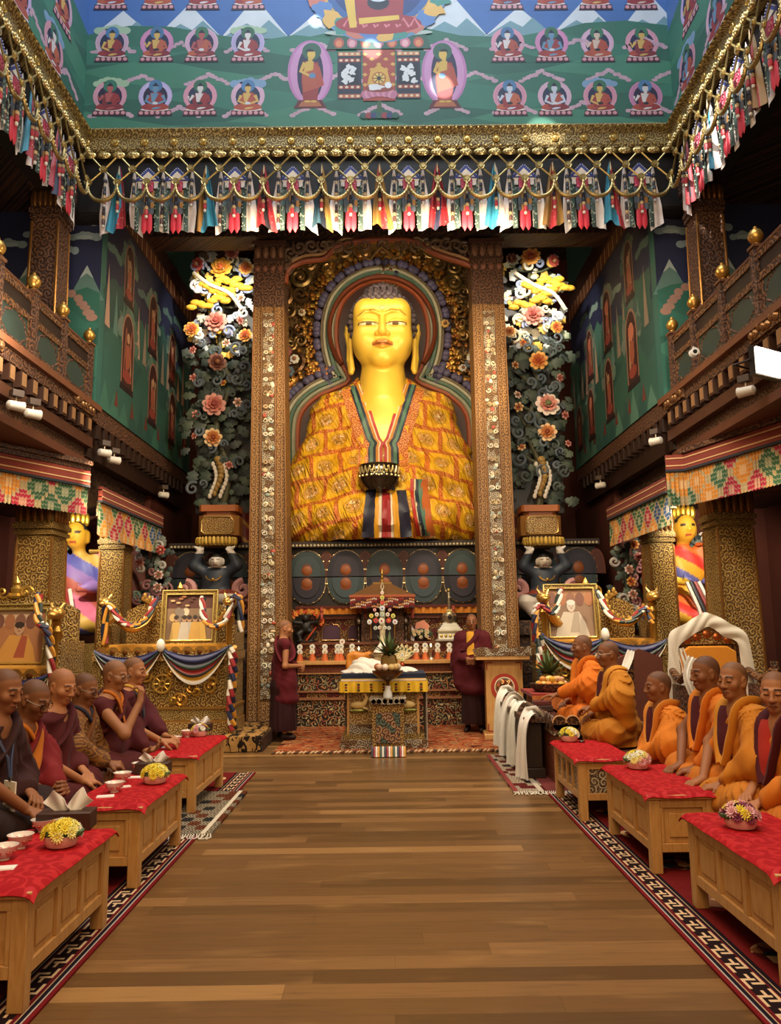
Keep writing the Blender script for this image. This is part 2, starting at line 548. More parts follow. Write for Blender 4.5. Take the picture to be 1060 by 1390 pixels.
gilt('altar_carving', 11, hi='#a86a3c', hi2='#caa060', lo='#2a0f0c', metal=0.2, rough=0.42, accents='#8b3226', bst=0.7)
gilt('bone_scroll', 14.0, hi='#bba684', hi2='#dccdae', lo='#2a1014', metal=0.0, rough=0.5, accents='#8f6a3a', bst=0.5, turns=2.6)
gilt('pillar_side', 15.0, hi='#a87a40', hi2='#c0945a', lo='#40200f', metal=0.2, rough=0.5, bst=0.5, rnd=0.2, turns=1.8)
gilt('brown_pattern', 16.0, hi='#8a5a1c', hi2='#a06a28', lo='#4e2a0c', metal=0, rough=.8, bst=.1)
gilt('valance_yellow', 30.0, hi='#e8b820', hi2='#eec034', lo='#deac1a', metal=0, rough=0.6, bst=0.1)

gilt('fillet_wood', 40, hi='#8a5c2a', hi2='#986a34', lo='#6d441e', metal=.1, bst=.2)
# aisle floor: long oak boards laid across the hall
g = G('floor_planks'); o = g.sep(g.obj())
bw = 0.145
row = g.m('FLOOR', g.m('DIVIDE', o[1], bw))
wn = g.n('ShaderNodeTexWhiteNoise', noise_dimensions='1D'); g.put(wn.inputs['W'], row)
xs = g.m('ADD', o[0], g.m('MULTIPLY', wn.outputs['Value'], 9.3))
cell = g.m('FLOOR', g.m('DIVIDE', xs, 2.3))
wn2 = g.n('ShaderNodeTexWhiteNoise', noise_dimensions='2D'); g.put(wn2.inputs['Vector'], g.comb(row, cell, 0))
tone = wn2.outputs['Value']
gr = g.noise(g.comb(g.m('MULTIPLY', o[0], 1.6), g.m('ADD', g.m('MULTIPLY', o[1], 26), g.m('MULTIPLY', tone, 40)), 0), 1.6, 5, 0.6, 0.6)
big = g.noise(g.comb(g.m('MULTIPLY', o[0], 1.2), g.m('MULTIPLY', o[1], 4), tone), 1.5, 2)
col = g.ramp(tone, [(0, '#543a1e'), (.2, '#654726'), (.5, '#6d4d2b'), (.75, '#75532f'), (.93, '#7f5b35'), (1, '#997143')])
col = g.mix(g.m('MULTIPLY', g.step(gr, .48, .75), .45), col, '#402a16')
col = g.mix(g.m('MULTIPLY', g.step(big, .55, .8), .35), col, '#b08450')
fy = g.m('FRACT', g.m('DIVIDE', o[1], bw)); fx = g.m('FRACT', g.m('DIVIDE', xs, 2.3))
seam = g.m('MAXIMUM', g.m('SUBTRACT', 1, g.step(fy, 0.0, .03)), g.m('SUBTRACT', 1, g.step(fx, 0, .002)))
col = g.mix(g.m('MULTIPLY', seam, .6), col, '#2d1c0e')
g.set(col=col, rough=g.m('MULTIPLY_ADD', gr, .18, .24), normal=g.bump(g.m('SUBTRACT', gr, seam), .08, .004), spec=.45)
g.done('floor_planks')

# table wood
g = G('table_wood'); o = g.sep(g.obj())
w = g.noise(g.comb(g.m('MULTIPLY', o[0], 9), g.m('MULTIPLY', o[1], 9), g.m('MULTIPLY', o[2], 1.5)), 3, 4, .6, 1.2)
w2 = g.noise(g.obj(), 2.2, 2)
col = g.ramp(w, [(.2, '#a8753c'), (.5, '#c8975a'), (.8, '#d6aa6c')])
col = g.mix(g.m('MULTIPLY', w2, .4), col, '#b9803f')
g.set(col=col, rough=.38, normal=g.bump(w, .12, .003), coat=.1); g.done('table_wood')

# red damask cloth
g = G('red_damask'); o = g.sep(g.obj())
f, cc = g.spiral(o[0], o[1], 9, 1.6, .5, warp=.25)
col = g.mix(f, '#9c0812', '#b81a1e')
col = g.mix(g.m('MULTIPLY', g.noise(g.obj(), 4), .4), col, '#96101a')
g.set(col=col, rough=g.m('MULTIPLY_ADD', f, -.2, .8), spec=.2, normal=g.bump(g.noise(g.obj(), 240, 2), .12, .003)); g.done('red_damask')

# carpets
def carpet(key, fn):
    g = G(key); o = g.sep(g.obj()); col = fn(g, o)
    nz = g.noise(g.obj(), 130, 3)
    col = g.vm('SCALE', col, sc=g.m('MULTIPLY_ADD', nz, .5, .75))
    g.set(col=col, rough=.95, spec=.15, normal=g.bump(nz, .5, .008)); g.done(key)
def tile(g, v, p): return g.m('FRACT', g.m('DIVIDE', v, p))
def inr(g, v, a, b): return g.m('MULTIPLY', g.m('GREATER_THAN', v, a), g.m('LESS_THAN', v, b))
def band(g, v, a, b): return inr(g, v, a, b)
def runner(sgn):
    def fn(g, o):
        # local x = distance from the aisle edge (0..w), y along the runner
        x, y = o[0], o[1]
        col = '#56100f'
        t = tile(g, y, .16)
        bx = g.m('DIVIDE', g.m('SUBTRACT', x, .075), .09)      # 0..1 over the fret band
        # interlocking fret: hooks made of bars
        k = band(g, t, .0, .12)
        k1 = g.m('MULTIPLY', band(g, t, .5, .62), g.m('LESS_THAN', bx, .72))
        k2 = g.m('MULTIPLY', band(g, t, .25, .37), g.m('GREATER_THAN', bx, .35))
        h1 = g.m('MULTIPLY', band(g, bx, .0, .16), g.m('LESS_THAN', t, .62))
        h2 = g.m('MULTIPLY', band(g, bx, .84, 1.0), g.m('GREATER_THAN', t, .25))
        h3 = g.m('MULTIPLY', band(g, bx, .4, .56), band(g, t, .62, .9))
        fr = k1
        for q in (k2, h1, h2, h3): fr = g.m('MAXIMUM', fr, q)
        inb = band(g, bx, 0, 1)
        c = g.mix(inb, '#6a1414', '#1d0d10')
        c = g.mix(g.m('MULTIPLY', inb, fr), c, '#d0b089')
        for a, b, cc in ((.0, .022, '#701317'), (.022, .03, '#a8a098'), (.03, .05, '#16101c'), (.05, .056, '#b09070'), (.056, .07, '#5d1016'), (.172, .186, '#1a1020'), (.186, .192, '#a89070'), (.192, .215, '#1a0d14')):
            c = g.mix(band(g, x, a, b), c, cc)
        # flower medallions in the field
        px = g.m('DIVIDE', g.m('SUBTRACT', g.m('FRACT', g.m('DIVIDE', g.m('SUBTRACT', x, .2), .5)), .5), 1)
        py = g.m('SUBTRACT', tile(g, y, .72), .5)
        rr = g.m('SQRT', g.m('ADD', g.m('MULTIPLY', g.m('MULTIPLY', px, px), .25*.6), g.m('MULTIPLY', g.m('MULTIPLY', py, py), .52)))
        inm = g.m('MULTIPLY', g.m('LESS_THAN', rr, .15), g.m('GREATER_THAN', x, .22))
        v = g.vor(g.comb(x, y, 0), 16)
        mc = g.ramp(g.sep(v['Color'])[0], [(0, '#4c0f10'), (.3, '#c9a070'), (.55, '#20303a'), (.75, '#8c5a3a'), (1, '#d9bd90')], 'CONSTANT')
        return g.mix(inm, c, mc)
    return fn
carpet('runner', runner(1))
def altar_rug(g, o):
    nz = g.noise(g.comb(g.m('MULTIPLY', o[0], 1.0), g.m('MULTIPLY', o[1], 2.0), 0), 4.0, 2, .5, 2.0)
    c = g.ramp(nz, [(.33, '#2a1712'), (.41, '#7a3018'), (.48, '#a8562c'), (.53, '#74301a'), (.59, '#b98a58'), (.66, '#3a2a20')])
    return c
carpet('altar_rug', altar_rug)
def tiger(g, o):
    # dark curved stripes on tan
    w = g.noise(g.comb(g.m('MULTIPLY', o[0], 2.4), g.m('MULTIPLY', g.m('ADD', o[1], o[2]), 1), 0), 3.4, 2, .5, 1.4)
    s = g.m('SINE', g.m('ADD', g.m('MULTIPLY', o[0], 34), g.m('MULTIPLY', w, 16)))
    return g.mix(g.step(s, -.1, .4), '#9a7340', '#1d130d')
carpet('tiger_rug', tiger)
def geo(dark, light, acc, acc2):
    def fn(g, o):
        x, y = o[0], o[1]
        tx = g.m('ABSOLUTE', g.m('SUBTRACT', tile(g, x, .09), .5)); ty = g.m('ABSOLUTE', g.m('SUBTRACT', tile(g, y, .13), .5))
        dm = g.m('ADD', tx, ty)
        k = g.m('GREATER_THAN', g.m('SINE', g.m('MULTIPLY', dm, 22)), .1)
        wn = g.n('ShaderNodeTexWhiteNoise', noise_dimensions='2D'); g.put(wn.inputs['Vector'], g.comb(g.m('FLOOR', g.m('DIVIDE', x, .09)), g.m('FLOOR', g.m('DIVIDE', y, .13)), 0))
        cc = g.ramp(wn.outputs['Value'], [(0, light), (.45, acc), (.7, acc2), (.85, light)], 'CONSTANT')
        return g.mix(k, dark, cc)
    return fn
carpet('geo_rug', geo('#120e0c', '#a8977c', '#7d3f20', '#2e2c2a'))
carpet('geo_rug_red', geo('#26100e', '#cbb69a', '#6d1712', '#30302c'))
carpet('plain_red_carpet', lambda g, o: g.mix(g.noise(g.obj(), 3, 2), '#4a0d0e', '#661414'))

# patchwork brocade robe on the big statue
g = G('patch_robe'); o = g.sep(g.obj())
wob = g.noise(g.obj(), 1.6, 2, col=True)
wv = g.sep(g.vm('SCALE', g.vm('SUBTRACT', wob, (.5, .5, .5)), sc=.2))
x = g.m('ADD', o[0], wv[0]); z = g.m('ADD', g.m('ADD', o[2], wv[1]), g.m('MULTIPLY', g.m('ABSOLUTE', o[0]), .22))
ph, pw = .47, .52
rw = g.m('FLOOR', g.m('DIVIDE', z, ph))
xx = g.m('ADD', g.m('DIVIDE', x, pw), g.m('MULTIPLY', g.m('MODULO', rw, 2), .5))
fx = g.m('FRACT', xx); fz = g.m('FRACT', g.m('DIVIDE', z, ph))
ex = g.m('MINIMUM', fx, g.m('SUBTRACT', 1, fx)); ez = g.m('MINIMUM', fz, g.m('SUBTRACT', 1, fz))
inn = g.m('MULTIPLY', g.step(ex, .07, .085), g.step(ez, .07, .085))
dx = g.m('SUBTRACT', fx, .5); dz = g.m('SUBTRACT', fz, .5)
rr = g.m('SQRT', g.m('ADD', g.m('MULTIPLY', dx, dx), g.m('MULTIPLY', dz, dz)))
yel = g.mix(g.noise(g.obj(), 5, 2), '#d89c14', '#f0bc22')
med = g.ramp(g.m('MULTIPLY', g.noise(g.obj(), 16, 3, .6, 1.2), 1.0), [(.38, '#7d5a1e'), (.48, '#e0b240'), (.55, '#b8552c'), (.62, '#efe0b0')])
ring = g.m('MULTIPLY', g.step(rr, .24, .26), g.m('SUBTRACT', 1, g.step(rr, .28, .3)))
yel = g.mix(g.m('SUBTRACT', 1, g.step(rr, .21, .25)), yel, med)
yel = g.mix(g.m('MULTIPLY', ring, .6), yel, '#8a6420')
f, cc = g.spiral(o[0], o[2], 16, 1.6, .6)
org = g.mix(f, '#b4521a', '#d98a34')
col = g.mix(inn, org, yel)
dr = g.noise(g.comb(g.m('ADD', g.m('MULTIPLY', o[0], 5), g.m('MULTIPLY', o[2], 2)), g.m('MULTIPLY', o[2], 1.2), o[1]), 1.6, 4, .55, 1.2)
g.set(col=col, rough=.5, normal=g.bump(dr, .9, .16)); g.done('patch_robe')
g = G('orange_brocade'); o = g.sep(g.obj())
f, cc = g.spiral(o[0], o[2], 13, 2, .5); col = g.mix(f, '#a64a1c', '#dd9a4a')
g.set(col=col, rough=.5, normal=g.bump(f, .2, .01)); g.done('orange_brocade')
# lattice-painted altar fronts
g = G('altar_front'); o = g.sep(g.obj()); u, v = g.uv_xyz()
f, cc = g.spiral(u, v, 9, 2.4, .8, warp=.3)
c = g.ramp(g.noise(g.comb(u, v, 0), 11, 2, .5, .8), [(.35, '#7d2a22'), (.47, '#b07a44'), (.55, '#5d6b52'), (.65, '#c9a878')])
col = g.mix(f, '#1f0f0b', c)
g.set(col=col, rough=.45, normal=g.bump(f, .5, .02)); g.done('altar_front')
g = G('fret_panel'); u, v = g.uv_xyz()
a = g.m('ABSOLUTE', g.m('SUBTRACT', tile(g, u, .07), .5)); b = g.m('ABSOLUTE', g.m('SUBTRACT', tile(g, v, .07), .5))
k = g.m('GREATER_THAN', g.m('SINE', g.m('MULTIPLY', g.m('MAXIMUM', a, b), 38)), .35)
col = g.mix(k, '#5a1c14', '#a5623c'); g.set(col=col, rough=.5); g.done('fret_panel')
g = G('plaster_red'); nz = g.noise(g.obj(), 1.3, 4)
g.set(col=g.mix(nz, '#3a150d', '#5f2714'), rough=.8, normal=g.bump(g.noise(g.obj(), 12, 3), .2, .02)); g.done('plaster_red')
g = G('feather'); u, v = g.uv_xyz(); f, cc = g.spiral(u, v, 22, 1.5, 1); g.set(col=g.mix(f, '#b79a5a', '#eadfb4'), rough=.7); g.done('feather')
# pixel-diamond pleated valance under the galleries
g = G('diamond_valance'); o = g.sep(g.obj()); u, v = o[0], o[2]
CW, CH = .05, .052
uu = g.m('FLOOR', g.m('DIVIDE', u, CW))
sc = g.m('MULTIPLY', g.m('ABSOLUTE', g.m('SUBTRACT', g.m('FRACT', g.m('DIVIDE', u, CW)), .5)), .05)
vs_ = g.m('SUBTRACT', v, sc); vv = g.m('FLOOR', g.m('DIVIDE', vs_, CH))
U = g.m('DIVIDE', g.m('ADD', uu, .5), 8); V = g.m('DIVIDE', g.m('ADD', vv, .5), 8)
a_ = g.m('ADD', U, V); b_ = g.m('SUBTRACT', U, V)         # rotated lattice: every cell a diamond
ca, cb = g.m('FLOOR', a_), g.m('FLOOR', b_)
fa = g.m('ABSOLUTE', g.m('SUBTRACT', g.m('FRACT', a_), .5)); fb = g.m('ABSOLUTE', g.m('SUBTRACT', g.m('FRACT', b_), .5))
dm = g.m('MAXIMUM', fa, fb)
wn = g.n('ShaderNodeTexWhiteNoise', noise_dimensions='2D'); g.put(wn.inputs['Vector'], g.comb(ca, cb, 0))
A = g.ramp(wn.outputs['Value'], [(0, '#9a1430'), (.27, '#1f4672'), (.52, '#2c5634'), (.76, '#c07a1e')], 'CONSTANT')
col = g.mix(g.m('LESS_THAN', dm, .45), '#a08c64', A)
col = g.mix(g.m('LESS_THAN', dm, .16), col, g.mix(.35, A, '#d8c8a0'))
tip = g.m('FRACT', g.m('DIVIDE', vs_, CH))
col = g.mix(g.m('MULTIPLY', g.m('LESS_THAN', tip, .2), .5), col, '#b8ab92')
col = g.mix(g.m('MULTIPLY', g.m('LESS_THAN', g.m('FRACT', g.m('DIVIDE', u, CW)), .1), .6), col, '#2a201c')
g.set(col=col, rough=.8); g.done('diamond_valance')
# ---------------------------------------------------------------- the setting
XL, XR = -4.0, 3.82           # gallery edges
AL, AR = -4.23, 4.11          # light-well walls
YA = 10.0                     # light-well end wall
ZC = 8.44                     # cornice top
def S(name, lo, hi, col='#3a2216', mat='darkwood', parent=None, **k):
    return struct(MB().b2(lo, hi, col, mat), name, parent, **k)
S('floor', (-6.6, -1.5, -.12), (6.6, 16.8, 0), mat='floor_planks')
S('wall_back', (-6.6, 16.5, 0), (6.6, 16.8, 9.75), mat='plaster_red')
S('wall_left', (-6.8, -1.5, 0), (-6.6, 16.8, 9.75), mat='plaster_red')
S('wall_right', (6.6, -1.5, 0), (6.8, 16.8, 9.75), mat='plaster_red')
S('ceiling', (-6.6, YA+.32, 9.75), (6.6, 16.8, 9.95), mat='carved_dark')
for sd, X, A in (('left', XL, AL), ('right', XR, AR)):
    s = -1 if X < 0 else 1
    S('ceiling_gallery_'+sd, (A+s*.3, 1, 7.5), (s*6.6, YA+.4, 7.7), mat='carved_dark')
    # gallery floor slab with its stepped, carved edge
    m = MB()
    m.b2((X, 1, 4.42), (s*6.6, 10.4, 4.62), mat='carved_brown')
    m.b2((X+s*.10, 1, 4.2), (s*6.6, 10.4, 4.42), '#2a170e', 'darkwood')
    m.b2((X+s*.05, 1, 4.06), (s*6.6, 10.4, 4.2), '#4a2a1a', 'darkwood')
    m.b2((X+s*.16, 1, 3.9), (s*6.6, 10.4, 4.06), mat='carved_brown')
    m.b2((X+s*.10, 1, 3.8), (s*6.6, 10.4, 3.9), '#5a3220', 'darkwood')
    m.b2((X-s*.06, 1, 4.56), (X+s*.02, 10.4, 4.64), '#6b4028', 'darkwood')
    o = struct(m, 'floor_gallery_'+sd)
    mm = MB()
    y = 4.2
    while y < 10.3:
        mm.box((X+s*.045, y, 4.33), (.09, .13, .2), '#3a2115', 'darkwood')
        mm.box((X-s*.003, y, 4.33), (.012, .09, .15), '#8a6440', 'paint')
        y += .27
    struct(mm, 'trim_brackets_'+sd, o)
    # ledge under the painted side wall, further back
    m = MB(); X2 = X+s*.02
    m.b2((X2, 10.4, 4.42), (s*6.6, 15.3, 4.66), mat='carved_brown')
    m.b2((X2+s*.1, 10.4, 3.95), (s*6.6, 15.3, 4.42), '#2a160d', 'darkwood')
    m.b2((X2+s*.3, 10.4, 3.55), (s*6.6, 14.2, 3.95), mat='carved_dark')
    y = 10.55
    while y < 15.2:
        m.box((X2+s*.05, y, 4.32), (.1, .12, .2), '#2e1a10', 'darkwood'); y += .26
    struct(m, 'trim_ledge_'+sd)
    m = MB()
    m.b2((X+s*.2, 13.4, 0), (s*6.6, 13.6, 3.56), mat='plaster_red')
    m.b2((X+s*.22, 13.6, 0), (X+s*.42, 16.5, 4.0), mat='plaster_red')
    struct(m, 'wall_aisle_'+sd)
# light-well walls
S('wall_upper_back', (AL-.3, YA, 7.28), (AR+.3, YA+.3, 12.2), '#20140e', 'darkwood')
S('wall_upper_left', (AL-.3, 1, 7.28), (AL, YA, 12.2), '#20140e', 'darkwood')
S('wall_upper_right', (AR, 1, 7.28), (AR+.3, YA, 12.2), '#20140e', 'darkwood')
# upper part of the shrine front, above the pillars
S('trim_lintel', (-4.3, 12.25, 8.13), (4.2, 12.75, 9.0), mat='carved_dark')

# ---------------------------------------------------------------- wall paintings
class Painter:
    def __init__(s, O, U, V):
        s.O = Vector(O); s.U = Vector(U).normalized(); s.V = Vector(V).normalized(); s.N = s.U.cross(s.V)
        s.mb = MB(); s.k = 0
    def poly(s, pts, col, dk=1):
        s.k += dk
        d = .002+s.k*.00008
        A = sum(pts[i][0]*pts[(i+1) % len(pts)][1]-pts[(i+1) % len(pts)][0]*pts[i][1] for i in range(len(pts)))
        if A < 0: pts = pts[::-1]
        s.mb.add([s.O+s.U*u+s.V*v+s.N*d for u, v in pts], [tuple(range(len(pts)))], col, 'mural')
    def ell(s, u, v, ru, rv=None, col='#fff', n=18, rot=0, a0=0, a1=TAU):
        rv = ru if rv is None else rv; c, q = math.cos(rot), math.sin(rot); P = []
        full = abs(a1-a0-TAU) < 1e-6
        for i in range(n if full else n+1):
            a = a0+(a1-a0)*i/n; x, y = ru*math.cos(a), rv*math.sin(a)
            P.append((u+x*c-y*q, v+x*q+y*c))
        s.poly(P, col)
    def line(s, P, w, col):
        """ribbon along P"""
        L = []; Rr = []
        for i, p in enumerate(P):
            a = P[max(0, i-1)]; b = P[min(len(P)-1, i+1)]
            dx, dy = b[0]-a[0], b[1]-a[1]; l = math.hypot(dx, dy) or 1
            ww = w[i] if hasattr(w, '__len__') else w
            L.append((p[0]-dy/l*ww/2, p[1]+dx/l*ww/2)); Rr.append((p[0]+dy/l*ww/2, p[1]-dx/l*ww/2))
        s.k += 1; d = .002+s.k*.00008
        for i in range(len(P)-1):
            q = [L[i], Rr[i], Rr[i+1], L[i+1]]
            s.mb.add([s.O+s.U*u+s.V*v+s.N*d for u, v in q], [(0,1,2,3)], col, 'mural')
    def blob(s, u, v, r, col, n=22, j=.18, sx=1, sy=1, seed=0):
        g = random.Random(seed); ph = [g.uniform(0, TAU) for _ in range(4)]
        P = []
        for i in range(n):
            a = TAU*i/n; k = 1+j*(math.sin(3*a+ph[0])*.5+math.sin(5*a+ph[1])*.4+math.sin(8*a+ph[2])*.3)
            P.append((u+r*k*math.cos(a)*sx, v+r*k*math.sin(a)*sy))
        s.poly(P, col)
    def cloud(s, *a):
        k = s.k; s._cloud(*a); s.k = k+2
    def _cloud(s, u, v, r, col, seed=0, col2=None):
        g = random.Random(seed)
        for i in range(6):
            a = i/5*2-1
            s.ell(u+a*r, v+r*.25*(1-abs(a))*g.uniform(.5, 1.4), r*g.uniform(.3, .45), r*g.uniform(.24, .36), col, 12)
        if col2: s.ell(u, v, r*.7, r*.2, col2, 12)
    def ribbon_cloud(s, *a):
        k = s.k; s._ribbon(*a); s.k = k+1
    def _ribbon(s, P, w, col, seed=0):
        g = random.Random(seed)
        for i in range(len(P)-1):
            n = max(2, int(math.hypot(P[i+1][0]-P[i][0], P[i+1][1]-P[i][1])/(w*.7)))
            for k in range(n):
                t = k/n
                s.ell(lerp(P[i][0], P[i+1][0], t), lerp(P[i][1], P[i+1][1], t)+g.uniform(-.2, .2)*w, w*g.uniform(.5, .75), w*g.uniform(.35, .5), vary(col, .08, g), 9)
    def build(s, parent, name='mural'):
        o = s.mb.build(name, parent); o['kind'] = 'structure'; return o

def layered(f):
    def h(p, *a):
        k = p.k; f(p, *a); p.top = max(getattr(p, 'top', 0), p.k); p.k = k
    return h
@layered
def seated_figure(p, u, v, s, g, full=True, q=1.0):
    """small painted seated figure: aureole, halo, robe, lotus seat. v = bottom of the seat, s = overall height"""
    ring = g.choice(['#c07aa8', '#b89ac8', '#c98aa0', '#c8a0b8', '#b0a0d0'])
    inner = g.choice(['#1b2247', '#231a3c', '#182a4a'])
    halo = g.choice(['#2e6b4e', '#3a6fa0', '#2f7460'])
    skin = g.choice(['#c9a24a', '#b9bfd0', '#a84a4a', '#c8b0a0', '#c9a24a', '#5a86a8', '#d0c8c8'])
    robe = g.choice(['#8e1c22', '#9a2a1a', '#7a1a2a', '#a8431e'])
    robe2 = g.choice(['#a43a20', '#8e1c22', '#b0502a'])
    cy = v+s*.56
    if g.random() < .4: p.cloud(u, v+s*.9, s*.34, '#6f95b8' if g.random() < .6 else '#9ab89a', g.random())
    p.ell(u, cy, s*.43, s*.43, ring); p.ell(u, cy, s*.395, s*.395, vary(ring, .12, g)); p.ell(u, cy-s*.02, s*.31, s*.33, inner)
    p.ell(u, v+s*.84, s*.175, s*.175, halo); p.ell(u, v+s*.84, s*.15, s*.15, vary(halo, .2, g))
    # seat
    p.poly([(u-s*.43, v+s*.02), (u+s*.43, v+s*.02), (u+s*.41, v+s*.16), (u-s*.41, v+s*.16)], '#4a1a2c')
    p.poly([(u-s*.44, v+s*.0), (u+s*.44, v+s*.0), (u+s*.44, v+s*.03), (u-s*.44, v+s*.03)], '#2a1830')
    for i in range(6): p.ell(u+(i-2.5)*s*.14, v+s*.095, s*.055, s*.05, '#c98a94', 8)
    p.ell(u, v+s*.185, s*.37, s*.045, '#d8c8c8', 14)
    # legs, body, arms
    p.ell(u, v+s*.25, s*.36, s*.095, robe, 16)
    p.ell(u-s*.2, v+s*.27, s*.15, s*.075, robe2, 10, .2); p.ell(u+s*.2, v+s*.27, s*.15, s*.075, robe, 10, -.2)
    p.ell(u+s*.03, v+s*.225, s*.12, s*.03, skin, 8, .2)
    p.poly([(u-s*.17, v+s*.25), (u+s*.17, v+s*.25), (u+s*.2, v+s*.52), (u+s*.1, v+s*.66), (u-s*.1, v+s*.66), (u-s*.2, v+s*.52)], robe)
    p.poly([(u-s*.09, v+s*.4), (u+s*.05, v+s*.36), (u+s*.1, v+s*.62), (u-s*.12, v+s*.64)], skin)
    p.poly([(u-s*.02, v+s*.3), (u+s*.15, v+s*.3), (u+s*.2, v+s*.6), (u+s*.1, v+s*.66), (u+s*.0, v+s*.45)], robe2)
    k = g.random()
    if k < .5: p.line([(u-s*.17, v+s*.58), (u-s*.26, v+s*.44), (u-s*.3, v+s*.56)], [s*.08, s*.065, s*.05], skin)
    else: p.line([(u-s*.17, v+s*.58), (u-s*.24, v+s*.42), (u-s*.04, v+s*.33)], [s*.08, s*.065, s*.05], skin)
    p.line([(u+s*.18, v+s*.58), (u+s*.25, v+s*.42), (u+s*.04, v+s*.34)], [s*.09, s*.075, s*.05], robe2 if k < .7 else skin)
    p.ell(u, v+s*.36, s*.07, s*.04, '#20242c' if k < .6 else '#c8ccd0', 10)
    p.ell(u, v+s*.67, s*.045, s*.05, skin, 8)
    p.ell(u, v+s*.77, s*.078, s*.095, skin, 12)
    p.ell(u, v+s*.83, s*.08, s*.055, '#1a2038', 12, 0, 0, PI); p.ell(u, v+s*.89, s*.035, s*.035, '#1a2038', 8)

@layered
def standing_figure(p, u, v, s, fl, g):
    p.ell(u, v+s*.52, s*.33, s*.52, '#b070a8', 28); p.ell(u, v+s*.52, s*.29, s*.49, '#c088b8', 28); p.ell(u, v+s*.5, s*.19, s*.44, '#1e2448', 24)
    p.poly([(u-s*.24, v-s*.05), (u+s*.24, v-s*.05), (u+s*.17, v+s*.08), (u-s*.17, v+s*.08)], '#5c1420'); p.poly([(u-s*.17, v-s*.02), (u+s*.17, v-s*.02), (u+s*.12, v+s*.06), (u-s*.12, v+s*.06)], '#a85a28')
    p.ell(u+fl*s*.02, v+s*.86, s*.14, s*.14, '#2e6048'); p.ell(u+fl*s*.02, v+s*.86, s*.12, s*.12, '#2a5a4c')
    p.poly([(u-s*.1, v+s*.06), (u+s*.1, v+s*.06), (u+s*.14, v+s*.4), (u+s*.12, v+s*.68), (u-s*.1, v+s*.7), (u-s*.13, v+s*.4)], '#8e1f1c')
    p.poly([(u-s*.1, v+s*.2), (u+s*.12, v+s*.28), (u+s*.13, v+s*.62), (u-s*.02, v+s*.68), (u-s*.12, v+s*.5)], '#a8431f')
    p.poly([(u+s*.06, v+s*.68), (u+s*.14, v+s*.6), (u+s*.2, v+s*.32), (u+s*.1, v+s*.26)], '#a83a20')
    p.poly([(u-s*.1, v+s*.52), (u+s*.04, v+s*.56), (u+s*.05, v+s*.7), (u-s*.06, v+s*.7)], '#c9a23c')
    p.line([(u-s*.08, v+s*.68), (u-s*.14, v+s*.54), (u-s*.01, v+s*.47)], [s*.06, s*.05, s*.04], '#c9a23c')
    p.ell(u+fl*s*.03, v+s*.47, s*.05, s*.045, '#4f7fa8', 10)
    p.ell(u, v+s*.73, s*.035, s*.05, '#c9a23c', 8); p.ell(u+fl*s*.015, v+s*.81, s*.06, s*.08, '#cfa840', 12)
    p.ell(u-fl*s*.005, v+s*.855, s*.062, s*.042, '#181c24', 12, 0, 0, PI)
    p.ell(u-s*.04, v+s*.06, s*.05, s*.018, '#c9a23c', 8); p.ell(u+s*.05, v+s*.06, s*.05, s*.018, '#c9a23c', 8)

def hills(p, u0, u1, v0, v1, g, n=9):
    for k in range(n):
        t = k/n; v = lerp(v1, v0, t); c = ['#2a6a58', '#2f7462', '#245e50', '#387c64'][k % 4]
        P = [(u0, v0)]; m = 14
        for i in range(m+1):
            u = lerp(u0, u1, i/m); P.append((u, v+.14*math.sin(i*1.1+k*2.1)+g.uniform(-.03, .03)))
        P.append((u1, v0)); p.poly(P, c)

# end wall of the light well
g = random.Random(3)
ub = bpy.data.objects['wall_upper_back']
p = Painter((0, YA, 0), (1, 0, 0), (0, 0, 1))
def q(px, py):
    w = pt(px, py, Y=YA-.003); return (w.x, w.z)
u0, v0 = AL, ZC-.1; u1, v1 = AR, 12.2
p.poly([(u0, 10.0), (u1, 10.0), (u1, v1), (u0, v1)], '#2c62a8')
for k in range(9):
    cx = u0+.5+k*.95
    p.poly([(cx-.5, 9.95), (cx, 10.42+.1*(k % 3)), (cx+.5, 9.95)], '#c8d0d8'); p.poly([(cx-.5, 9.95), (cx-.12, 10.2), (cx+.05, 10.1), (cx+.2, 10.25), (cx+.5, 9.95)], '#6a93a0')
hills(p, u0, u1, v0, 10.05, g)
for k in range(9):
    for r in range(3):
        a = (u0+.1+k*.95+.4*(r % 2), 8.75+r*.5)
        p.ribbon_cloud([a, (a[0]+.3, a[1]+.14), (a[0]+.62, a[1]-.02)], .07, '#b896a8', k*7+r)
for row, (py, xs) in enumerate(((158, (148, 210, 271, 336, 693, 754, 816, 878)), (86, (151, 212, 273, 336, 690, 750, 812, 873)), (16, (150, 214, 275, 337, 688, 748, 809, 870)))):
    for px in xs:
        a = q(px, py-row*1); seated_figure(p, a[0], a[1], .56, g)
for a in [q(x, 158-74*3) for x in (150, 214, 275, 337, 688, 748, 809, 870)]:
    seated_figure(p, a[0], min(a[1], 11.4), .56, g)
